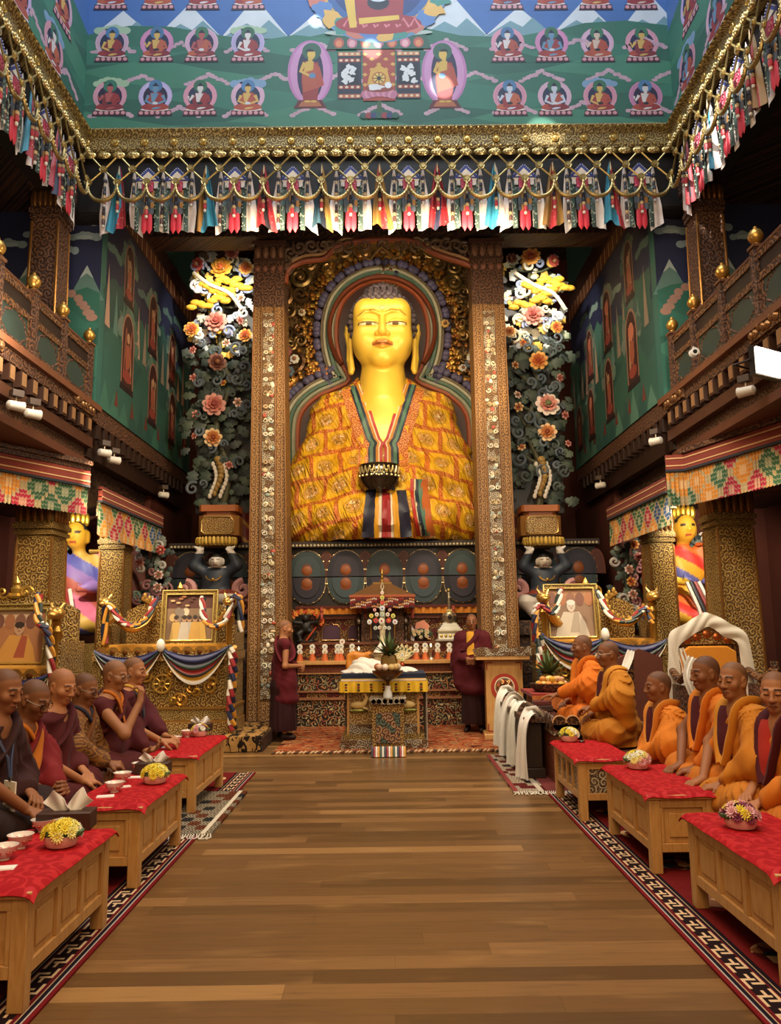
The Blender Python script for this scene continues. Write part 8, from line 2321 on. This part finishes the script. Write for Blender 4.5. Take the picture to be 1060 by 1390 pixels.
def fold_disp(A, amp, n, seed, zlow=None):
    """cloth folds fanning from point A"""
    A = np.array(A, float)
    def f(P):
        d = P-A; th = np.arctan2(d[:, 2], d[:, 0]+.6*d[:, 1]); r = np.linalg.norm(d, axis=1)
        w = np.sin(th*n+1.6*vnoise(P, 6, seed)+r*6); w2 = np.sin(P[:, 2]*24+P[:, 0]*16+P[:, 1]*12+3*vnoise(P, 7, seed+3))
        k = np.clip(.6+.9*vnoise(P, 9, seed+5), .05, 1.3)
        return amp*(np.abs(w)**.7-.6)*np.clip(r/.12, .2, 1)*k+amp*.32*(np.abs(w2)-.5)*(1.2-k*.5)
    return f
def proj_tube(S, pts, r, col, mat, parent, name, lift=0.0, flat=(1.6, .7), front=(0, 1, 0)):
    """cord or cloth edge laid on the outside of a draped surface"""
    Q = []
    c = np.array((0, 0, 0.))
    for p in smooth([tuple(p) for p in pts], 5):
        p = np.array(p)
        for _ in range(12):
            dd = float(S.ev(p[None])[0]); e = 1e-3
            gr = np.array([S.ev((p+e*np.eye(3)[i])[None])[0]-dd for i in range(3)])/e; nl = np.linalg.norm(gr) or 1
            p = p-gr/nl*(dd-lift)*.8
        Q.append(tuple(p))
    m = MB(); m.tube(Q, r, col, mat, 8, flat=flat); return m.build(name, parent, angle=70)
SKIN = {'a': '#9a6642', 'b': '#8a5838', 'c': '#a8704a', 'd': '#845436', 'e': '#a56e48'}
def seated(label, px, py, Y, rz, skin='a', hair='#4a3a30', robe='#5a1418', upper=None, yaw=0, pitch=8, bare=('R',), arms=None, spec=None, seed=1, lean=.07, chub=0, jaw=1, build=1.0, seat_dz=0, collar=None, sash=None, hood=None, mat='robe', inner=None, umat='robe', sc=1.06, zo=None):
    Hw = pt(px, py, Y=Y); Rz = Matrix.Rotation(rz, 3, 'Z'); o_ = Hw-Rz @ Vector((0, lean*sc, 0)); zc = Hw.z/sc
    root = thing('person', label, 'person', (o_.x, o_.y, 0), rz, None, sc)
    hc = np.array((0, lean, zc)); Rm = hrot(yaw, pitch); zs = zc-.21; seat = zc-.76+seat_dz; lap = seat+.15
    S = SDF(); add_head(S, hc, Rm, None, jaw, chub)
    nb = np.array((0, lean*.5, zs+.03)); S.cap(hc+Rm @ np.array((0, -.028, -.05)), nb, .054, .062, .03)
    S.cap((-.13, lean*.4-.01, zs), (.13, lean*.4-.01, zs), .06, None, .05)
    for s in (-1, 1): S.cap(nb, (s*.12, lean*.4-.01, zs), .05, .06, .05); S.ell((0, .01, (zs+seat)/2+.1), (.145*build, .1*build, .2), .08); S.ell((0, 0, seat+.12), (.15, .12, .1), .08)
    arms = arms or {}; bz = (.37 if rz < 0 else .262 if Y < 7.2 else .452)/sc; dzo = zc-zo if zo else 0
    A = {}
    for k, s in (('L', -1), ('R', 1)):
        d = dict(el=(s*.27, .07, zs-.29), wr=(s*.075, .22, lap+.05), dir=(-s*.5, .55, -.15), nrm=(-s*.3, -.2, -.9), curl=.55); d.update(arms.get(k, {})); A[k] = d
        if k in arms:
            for q in ('el', 'wr'): d[q] = (d[q][0], d[q][1], d[q][2]+dzo)
        sh = np.array((s*.175*build, lean*.4-.01, zs-.015))
        d['sh'] = sh; S.path([sh, d['el'], d['wr']], [.05, .038, .026], .03); add_hand(S, d['wr'], d['dir'], d['nrm'], s, d['curl'])
    sk = np.array(C(SKIN[skin]))
    def col(v):
        c = np.tile(sk, (len(v), 1)); c *= (1+.06*vnoise(v, 24, seed))[:, None]; head_col(v, c, hc, Rm, SKIN[skin], hair); return c
    sdf_obj('body', S, .0055, 'skin', col, root)
    up = upper or robe
    # skirt of the robe over the folded legs
    L = SDF(); L.ell((0, -.02, seat+.1), (.22*build, .19, .13), .06)
    for s in (-1, 1): L.path([(s*.1, 0, seat+.1), (s*.30, .16, seat+.075), (s*.02, .24, seat+.06)], [.13, .105, .085], .07)
    L.ell((0, .1, seat+.03), (.37, .23, .055), .05); L.ell((0, .07, seat-.06), (.33, .24, .09), .06); L.disp = fold_disp((.0, -.1, seat+.3), .022, 10, seed)
    sdf_obj('lower_robe', L, .012, mat, lambda v: np.array(C(robe))*(1+.0*v[:, :1]), root, clip=(np.array((-1, -1, bz)), np.array((1, 1, 3))))
    # wrapped upper robe
    U = SDF(); U.ell((0, .005, (zs+seat)/2+.08), (.185*build, .14*build, .27), .08); U.cap((-.12, lean*.4-.012, zs-.005), (.12, lean*.4-.012, zs-.005), .075*build, None, .07); U.ell((0, .0, seat+.16), (.21*build, .17, .14), .08)
    for k, s in (('L', -1), ('R', 1)):
        d = A[k]; e = np.array(d['el']); w = np.array(d['wr'])
        if k in bare: U.cap(d['sh'], d['sh']+(e-d['sh'])*.22, .07, .05, .05); continue
        U.path([d['sh'], e, e+(w-e)*(.8 if d.get('sleeve', 1) else .3)], [.082*build, .085, .062], .06)
        if d.get('drape', 1): U.path([d['sh']+np.array((s*.0, -.03, -.05)), e+np.array((0, -.04, -.05)), (s*.26, .0, seat+.16)], [.08, .095, .09], .08)
    U.disp = fold_disp((-.17, 0, zs+.06), .022, 10, seed+7)
    tuc = np.array(C(up))
    nz = np.array((0, lean*.5+.01, zs+.07))
    sdf_obj('upper_robe', U, .010, umat, lambda v: tuc*(1+0*v[:, :1]), root)
    R0 = U.disp; U.disp = None
    y0 = lean*.4
    if sash:     # bright border or cloth falling from the left shoulder across the chest
        proj_tube(U, [(-.09, y0-.08, zs+.05), (-.08, y0+.04, zs+.06), (-.04, .16, zs-.1), (.05, .17, zs-.22), (.14, .1, zs-.32)], .034, sash, mat, root, 'sash', .008, (1.5, .4))
    if collar:
        proj_tube(U, [(-.075, y0-.02, zs+.09), (-.06, y0+.07, zs+.06), (0, .12, zs-.03), (.06, y0+.07, zs+.06), (.075, y0-.02, zs+.09)], .02, collar, mat, root, 'inner_collar', .012, (1, .6))
    if inner:
        proj_tube(U, [(.055, y0+.08, zs+.05), (.03, .15, zs-.06), (.0, .16, zs-.16), (-.01, .17, zs-.26)], .05, inner, mat, root, 'inner_vest', .006, (1.1, .3))
    if hood:     # thick folded edge of the outer robe round the neck and down both sides of the chest
        proj_tube(U, [(-.02, .16, zs-.3), (-.07, .15, zs-.16), (-.1, y0+.07, zs-.0), (-.1, y0-.03, zs+.07), (-.04, y0-.1, zs+.085), (.04, y0-.1, zs+.085), (.1, y0-.03, zs+.07), (.1, y0+.07, zs-.0), (.07, .15, zs-.16), (.0, .16, zs-.3)], .034, hood, mat, root, 'folded_edge', .012, (1.25, .65))
    else:
        proj_tube(U, [(.16, .02, zs-.22), (.1, .13, zs-.14), (-.02, .15, zs-.02), (-.1, y0+.06, zs+.05), (-.1, y0-.05, zs+.07), (0, y0-.13, zs+.02), (.12, -.12, zs-.12), (.17, -.05, zs-.22)], .03, vary(up, .12), mat, root, 'folded_edge', .01, (1.3, .6))
    if spec: glasses(root, hc, Rm, spec)
    U.disp = R0
    return root, dict(zs=zs, seat=seat, lap=lap, hc=hc, U=U, A=A, y0=y0)
def rel(root_xy, rz, zc): pass
LZ = -PI/2; RZ = PI/2
# left row, facing the aisle
def arm(el, wr, d, n, c=.6, **k): return dict(el=el, wr=wr, dir=d, nrm=n, curl=c, **k)
t, i = seated('person nearest on the left in a dark robe, wearing a name badge', 8, 938, 4.72, LZ, 'b', '#2e2620', '#24100f', '#341512', yaw=-18, pitch=14, zo=1.273, seed=1,
    arms=dict(R=arm((.30, .16, .84), (.14, .31, .66), (-.3, 1, -.25), (0, -.2, -1), .35)), lean=.09)
m = MB(); zs = i['zs']
m.tube([(-.07, .0, zs+.08), (-.02, .14, zs-.02), (.06, .17, zs-.16), (.09, .19, zs-.26)], .008, '#2a3350', 'silk', 6); m.tube([(.08, -.02, zs+.07), (.1, .1, zs-.02), (.1, .17, zs-.14), (.1, .19, zs-.26)], .008, '#2a3350', 'silk', 6)
m.build('lanyard', t)
m = MB(); m.M = Matrix.Translation((.15, .215, zs-.4)) @ Matrix.Rotation(R(55), 4, 'Z'); m.b2((-.055, -.004, 0), (.055, .004, .15), '#e6dccb', 'paint'); m.b2((-.01, -.006, .15), (.01, .006, .17), '#8a8a88', 'metal')
for yy in (-.0052, .0052):
    m.tube([(.03*math.cos(a), yy, .085+.034*math.sin(a)) for a in [R(-40)+R(260)*j/14 for j in range(15)]], .002, '#9a7a3a', 'paint', 5)
    for a in (.5, 1.2, 1.9, 2.6): m.tube([(0, yy, .075), (.018*math.cos(a), yy, .085+.02*math.sin(a))], .003, '#3a2a1c', 'paint', 5)
    m.b2((-.008, yy-.001, .05), (.008, yy+.001, .075), '#3a2a1c', 'paint'); m.b2((-.035, yy-.001, .025), (.035, yy+.001, .032), '#9a8a6a', 'paint'); m.b2((-.022, yy-.001, .012), (.022, yy+.001, .018), '#9a8a6a', 'paint')
m.M = None; m.build('name_badge', t)
t, i = seated('person with dark glasses and bowed head, orange sash over red robe', 47, 950, 5.2, LZ, 'd', '#3a302a', '#5c0f14', '#741619', yaw=-12, pitch=24, spec='#1a1210', zo=1.176, seed=2, sash='#c4701c', collar='#c4701c', lean=.13,
    arms=dict(R=arm((.28, .1, .80), (.05, .28, .62), (-.55, .6, .2), (-.6, -.4, .1), .9), L=arm((-.25, .1, .80), (-.04, .28, .64), (.5, .65, .15), (.6, -.4, .0), .9)))
t, i = seated('broad person with shiny shaved head in plain dark maroon robe, bare right arm in lap', 85, 932, 5.75, LZ, 'c', '#8a5c40', '#4a0e10', '#4c1012', yaw=-24, pitch=16, zo=1.214, seed=3, chub=.008, build=1.12, lean=.09,
    arms=dict(R=arm((.31, .08, .80), (.05, .27, .60), (-.6, .6, -.1), (0, -.3, -.9), .5)))
t, i = seated('person in patterned brown robe and glasses, half hidden between two maroon robed neighbours', 116, 936, 6.28, LZ, 'd', '#2a221e', '#5a3010', '#6a3a12', yaw=-8, pitch=16, spec='#141010', zo=1.147, seed=4, bare=(), collar='#2a2a38', umat='brown_pattern',
    arms=dict(R=arm((.27, .1, .78), (.06, .28, .62), (-.3, .7, -.1), (-.3, -.3, -.8), .8)))
t, i = seated('person raising a hand to the mouth, maroon shawl over an orange vest', 157, 917, 6.75, LZ, 'a', '#6a4c38', '#4a1012', '#4c1214', yaw=-10, pitch=12, spec='#6a6058', zo=1.231, seed=5, inner='#c06a1c', collar='#c06a1c',
    arms=dict(R=arm((.24, .24, .80), (.09, .30, 1.03), (-.25, .1, 1), (-.2, -.9, .2), .75), L=arm((-.26, .12, .80), (-.1, .30, .62), (.2, .9, .2), (.3, -.2, .9), .5)))
t, i = seated('person farthest on the left, maroon robe with yellow collar, bare arm stretched to the cups', 183, 911, 7.35, LZ, 'c', '#2e2620', '#450f14', '#4a1117', yaw=-4, pitch=6, zo=1.221, seed=6, collar='#d0a040', lean=.06,
    arms=dict(R=arm((.30, .12, .80), (.13, .35, .64), (-.1, 1, .0), (-.3, -.1, -.9), .6), L=arm((-.25, .1, .82), (-.02, .34, .66), (.4, .9, .0), (.3, -.1, -.9), .6)))
m = MB(); zs = i['zs']; m.tube([(-.06, .08, zs+.07), (.02, .15, zs-.05), (.05, .17, zs-.18)], .009, '#1c2030', 'silk', 6); m.tube([(.07, .07, zs+.07), (.07, .15, zs-.05), (.06, .17, zs-.18)], .009, '#1c2030', 'silk', 6); m.build('lanyard', t)
m = MB(); m.tube([(.13+.034*math.cos(a),   .345, .64-.081+.034*math.sin(a)) for a in [TAU*j/14 for j in range(15)]], .008, '#3a2a20', 'glossy', 6); m.build('wrist_beads', t)
# right row, facing the aisle
OR1 = '#d0701a'; OR2 = '#c8781e'
t, i = seated('person farthest on the right, upright in bright orange robe, hand stretched over the table', 789, 878, 8.55, RZ, 'd', '#4a3428', '#c8681a', '#d06c18', yaw=4, pitch=2, zo=1.369, seed=11, bare=(), hood='#d87820', seat_dz=.02,
    arms=dict(L=arm((-.27, .1, 1.02), (-.1, .36, .90), (.1, 1, -.05), (0, -.1, -1), .3)))
t, i = seated('person with glasses in ochre robe with folded hood, sitting upright second on the right', 824, 888, 7.7, RZ, 'b', '#4e3a2e', '#b4701a', '#bb761c', yaw=8, pitch=4, spec='#c8c0b0', zo=1.329, seed=12, bare=(), hood='#c98426', inner='#4a1218', seat_dz=.02,
    arms=dict(L=arm((-.28, .08, .98), (-.07, .25, .86), (.4, .7, -.1), (0, -.3, -.9), .6)))
t, i = seated('lower sitting person in orange wrap over maroon, in profile behind the middle right desk', 892, 932, 6.65, RZ, 'b', '#3a2e28', '#a2261c', '#cf761e', yaw=2, pitch=4, zo=1.112, seed=13, bare=(), hood='#d98a34', inner='#4a1218', build=.95,
    arms=dict(L=arm((-.27, .1, .72), (-.05, .25, .58), (.4, .7, -.1), (0, -.3, -.9), .6)))
t, i = seated('person in orange robe with a bare forearm resting on the knees, before the draped chair', 956, 914, 5.85, RZ, 'd', '#3a2c26', '#c06c1a', '#cc701a', yaw=10, pitch=6, zo=1.256, seed=14, bare=('R',), hood='#d47a22', inner='#4a1218',
    arms=dict(L=arm((-.27, .06, .84), (-.12, .22, .64), (.3, .9, -.2), (0, -.3, -.9), .5), R=arm((.24, .16, .84), (.02, .27, .64), (-.3, .9, -.2), (0, -.2, -.9), .55)))
t, i = seated('person in ochre robe turned three quarters to the viewer, mouth slightly open', 994, 924, 5.35, RZ, 'a', '#54402f', '#b8701e', '#bf761f', yaw=32, pitch=2, zo=1.235, seed=15, bare=('R',), hood='#c88428', inner='#4a1218',
    arms=dict(L=arm((-.28, .08, .80), (-.1, .23, .62), (.2, .9, -.2), (0, -.3, -.9), .5), R=arm((.25, .14, .82), (.08, .27, .62), (-.2, .9, -.2), (0, -.2, -.9), .55)))
t, i = seated('young person at the right edge facing the viewer, orange robe and dark maroon collar', 1052, 940, 4.88, RZ, 'c', '#2a2220', '#b8681a', '#c4701c', yaw=52, pitch=6, zo=1.192, seed=16, bare=('R',), hood='#4a1218', inner='#a82a1c',
    arms=dict(L=arm((-.28, .08, .76), (-.1, .25, .60), (.2, .9, -.2), (0, -.3, -.9), .5)))

def standing(label, px, py, Y, rz, floor, skin, hair, robe, shawl, yaw, pitch, spec=None, vest=None, bareR=True, hands=None, seed=1, collar=None):
    Hw = pt(px, py, Y=Y); Rz = Matrix.Rotation(rz, 3, 'Z'); o_ = Hw-Rz @ Vector((0, .03, 0)); zc = Hw.z-floor
    root = thing('person', label, 'person', (o_.x, o_.y, floor), rz); hc = np.array((0, .03, zc)); Rm = hrot(yaw, pitch); zs = zc-.225
    S = SDF(); add_head(S, hc, Rm, None); S.cap(hc+Rm @ np.array((0, -.028, -.05)), (0, .0, zs+.03), .052, .06, .03)
    S.cap((-.13, 0, zs), (.13, 0, zs), .06, None, .05); S.ell((0, 0, zs-.2), (.15, .1, .26), .08); S.ell((0, 0, zs-.5), (.15, .11, .14), .08)
    for s in (-1, 1):
        S.path([(s*.09, 0, zs-.55), (s*.1, .02, .46), (s*.1, 0, .08)], [.085, .058, .04], .05); S.cap((s*.1, -.02, .045), (s*.115, .13, .035), .042, .034, .03)
    A = {}
    for k, s in (('L', -1), ('R', 1)):
        el = np.array((s*.23, -.02, zs-.30)); wr = np.array((s*.05, .24, hands)); sh = np.array((s*.175, 0, zs-.015)); A[k] = (sh, el, wr)
        S.path([sh, el, wr], [.05, .038, .026], .03); add_hand(S, wr, (-s*.6, .55, -.35), (-s*.5, -.6, .1), s, .85)
    sk = np.array(C(SKIN[skin]))
    def col(v):
        c = np.tile(sk, (len(v), 1)); c *= (1+.06*vnoise(v, 24, seed))[:, None]; head_col(v, c, hc, Rm, SKIN[skin], hair); c[v[:, 2] < .1] = np.array(C('#241414')); return c
    sdf_obj('body', S, .006, 'skin', col, root)
    L = SDF(); L.path([(0, 0, zs-.42), (0, 0, .75), (0, .0, .16)], [.15, .18, .195], .05); L.disp = lambda P: .012*(np.abs(np.sin(np.arctan2(P[:, 1], P[:, 0])*7+vnoise(P, 3, seed)))-.5)
    sdf_obj('lower_robe', L, .013, 'robe', vary(robe, .05), root, clip=(np.array((-1, -1, .12)), np.array((1, 1, 3))))
    U = SDF(); U.ell((0, .0, zs-.22), (.185, .135, .32), .08); U.cap((-.12, -.005, zs-.005), (.12, -.005, zs-.005), .075, None, .07); U.ell((0, .02, zs-.55), (.215, .19, .3), .1); U.ell((-.02, .03, zs-.78), (.225, .2, .12), .1)
    for k in A:
        sh, el, wr = A[k]
        if k == 'R' and bareR: U.cap(sh, sh+(el-sh)*.2, .07, .05, .05); continue
        U.path([sh, el, el+(wr-el)*.75], [.082, .085, .065], .06); U.path([sh, el+np.array((0, 0, -.12)), (el[0]*.9, .05, zs-.7)], [.08, .09, .08], .1)
    U.disp = fold_disp((-.17, 0, zs+.06), .013, 12, seed+5)
    sdf_obj('shawl', U, .011, 'robe', shawl, root); U.disp = None
    if vest: proj_tube(U, [(.02, .07, zs+.07), (.02, .13, zs-.06), (.015, .14, zs-.18), (.02, .15, zs-.28)], .055, vest, 'robe', root, 'yellow_vest', .004, (1, .3))
    proj_tube(U, [(.16, .02, zs-.24), (.1, .12, zs-.16), (-.02, .14, zs-.04), (-.1, .06, zs+.05), (-.1, -.05, zs+.07), (0, -.12, zs+.02), (.12, -.11, zs-.12), (.17, -.05, zs-.24)], .03, vary(shawl, .15), 'robe', root, 'folded_edge', .01, (1.3, .6))
    if spec: glasses(root, hc, Rm, spec)
    return root
standing('person standing left of the altar in maroon robe, bare armed, hands clasped', 388, 853, 11.35, R(-72), .02, 'c', '#4a382c', '#2e0c0f', '#561018', -10, 10, hands=1.02, seed=21)
standing('person with glasses standing right of the altar in maroon robe over a yellow vest', 640, 844, 11.9, R(168), .012, 'b', '#3a2c26', '#2a0c0e', '#4c0e16', 6, 4, spec='#2a2220', vest='#c08a28', bareR=False, hands=1.08, seed=22)
# long cushioned seats behind the desks
def bench(label, x0, x1, y0, y1, z, col, edge):
    t = thing('cushioned_seat', label, 'seat', ((x0+x1)/2, (y0+y1)/2, .012)); w, l = (x1-x0)/2, (y1-y0)/2; m = MB()
    m.b2((-w, -l, 0), (w, l, z*.55), '#3a1210', 'plain_red_carpet'); m.build('base', t); m = MB(); m.b2((-w, -l, z*.55), (w, l, z-.012), col, 'cloth'); m.build('cushion', t, bevel=.03)
    m = MB(); m.b2((-w-.004, -l-.004, z*.55), (w+.004, l+.004, z*.55+.02), edge, 'cloth'); m.build('piping', t)
bench('long low maroon cushioned seat behind the left desks', -3.0, -2.2, 4.4, 7.8, .36, '#5a1614', '#c9a050')
bench('long low cushioned seat behind the right desks, blue edged', 2.28, 3.0, 4.5, 7.05, .25, '#20285a', '#d0c0a0')
bench('higher cushioned seat under the two upright monks in orange on the right', 2.0, 2.52, 7.2, 9.05, .44, '#5a1a16', '#c9a050')
# ---------------------------------------------------------------- camera, light
cd = bpy.data.cameras.new('camera'); cam = bpy.data.objects.new('camera', cd); COLL.objects.link(cam)
cd.sensor_fit = 'HORIZONTAL'; cd.sensor_width = 36; cd.lens = F/1060*36
fw = Vector((math.sin(YAW)*math.cos(PITCH), math.cos(YAW)*math.cos(PITCH), math.sin(PITCH)))
rt = Vector((math.cos(YAW), -math.sin(YAW), 0)); up = rt.cross(fw)
# scene leans counter-clockwise in the frame: camera rolled clockwise
c_, s_ = math.cos(ROLL), math.sin(ROLL)
r2 = rt*c_-up*s_; u2 = rt*s_+up*c_
cam.matrix_world = Matrix(((r2.x, u2.x, -fw.x, 0), (r2.y, u2.y, -fw.y, 0), (r2.z, u2.z, -fw.z, H), (0, 0, 0, 1)))
scene.camera = cam
def light(kind, name, loc, energy, col, target=None, size=.3, angle=40, blend=.5):
    l = bpy.data.lights.new(name, kind); l.energy = energy; l.color = col
    if kind == 'AREA':
        if hasattr(size, '__len__'): l.shape = 'RECTANGLE'; l.size, l.size_y = size
        else: l.size = size
    else: l.shadow_soft_size = size
    if kind == 'SPOT': l.spot_size = R(angle); l.spot_blend = blend
    o = bpy.data.objects.new(name, l); COLL.objects.link(o); o.location = loc
    if target is not None: o.rotation_euler = (Vector(target)-Vector(loc)).to_track_quat('-Z', 'Y').to_euler()
    return o
WARM = (1, .70, .38); WARM2 = (1, .78, .5); COOL = (.78, .9, 1)
light('AREA', 'skylight', (0, 6.0, 13.6), 800, COOL, (0, 7.5, 0), (6.5, 6))
light('AREA', 'hall_lamps', (0, 2.2, 7.0), 330, WARM, (0, 5.2, 0), (5, 3))
light('AREA', 'hall_lamps_front', (0, -1.0, 4.6), 150, WARM, (0, 9, 1.2), (5, 2))
light('AREA', 'altar_lamps', (0, 9.2, 6.8), 330, WARM2, (0, 13.2, 1.6), (3.5, .8))
# gallery spots on the big statue and the flower trees
light('SPOT', 'statue_spot', (-3.2, 9.4, 3.9), 260, WARM2, (-.1, 14, 6.7), .15, 27, .8)
light('SPOT', 'statue_spot_right', (3.2, 9.4, 3.9), 720, WARM2, (-.05, 14, 6.6), .15, 29, .8)
light('SPOT', 'flower_spot_left', (-2.4, 11.6, 7.7), 340, (1, .9, .72), (-2.95, 13.3, 7.2), .08, 62, .6)
light('SPOT', 'flower_spot_right', (2.4, 11.6, 7.7), 340, (1, .9, .72), (2.9, 13.3, 7.2), .08, 62, .6)
light('SPOT', 'niche_lamp_left', (-4.75, 10.7, 3.4), 300, (1, .88, .66), (-5.1, 12.7, 2.4), .08, 85, .6)
light('SPOT', 'niche_lamp_right', (4.7, 10.7, 3.4), 300, (1, .88, .66), (5.05, 12.7, 2.4), .08, 85, .6)
for i, (a, b, e) in enumerate((((-3.85, 9.9, 3.85), (-3.2, 11.0, 1.5), 290), ((3.7, 9.9, 3.85), (3.0, 11.0, 1.5), 290), ((-3.8, 7.8, 3.9), (-4.3, 9.4, 1.6), 210), ((3.7, 7.6, 3.9), (3.8, 8.9, 1.5), 170))): light('SPOT', 'gallery_spot', a, e, WARM2, b, .08, 75, .7)
light('POINT', 'gallery_fill_left', (-3.5, 7.5, 4.6), 70, (1, .88, .7), size=.12)  # added fill without a fixture, brightens the left rails like flare glow
light('AREA', 'flood_lamp_light', (3.3, 7.35, 4.35), 110, (1, .9, .72), (-1, 9.5, 3.5), .35)
light('AREA', 'shrine_fill', (-.07, 12.75, 7.95), 40, WARM2, (-.07, 15.2, 7.6), (2.6, .3))  # added fill, no such lamp: brightens the carved board behind the statue
# sun through the high windows: small patches on the painting and cornice
SUN = (1, .97, .9)
for i, ((px, py), a, e) in enumerate((((428, 30), 1.0, 600), ((505, 68), 1.5, 600), ((600, 118), 1.7, 800), ((742, 188), 2.6, 700))):
    light('SPOT', 'window_sunbeam', (-2.5, .5, 15.5), e*30, SUN, pt(px, py, Y=YA), .02, a, .5)
for (px, py), a, e in (((1000, 140), 4.0, 700), ((958, 215), 3.5, 700)):
    light('SPOT', 'window_sunbeam', (-1.5, 1.5, 15.5), e*30, SUN, pt(px, py, X=AR-.05), .02, a, .5)
wd = bpy.data.worlds.new('world'); scene.world = wd; wd.use_nodes = True
bg = wd.node_tree.nodes['Background']; bg.inputs[0].default_value = (1, .82, .6, 1); bg.inputs[1].default_value = .16
vs = scene.view_settings; vs.view_transform = 'Standard'; vs.look = 'None'; vs.exposure = 0.0; vs.gamma = 1.0; vs.use_curve_mapping = False
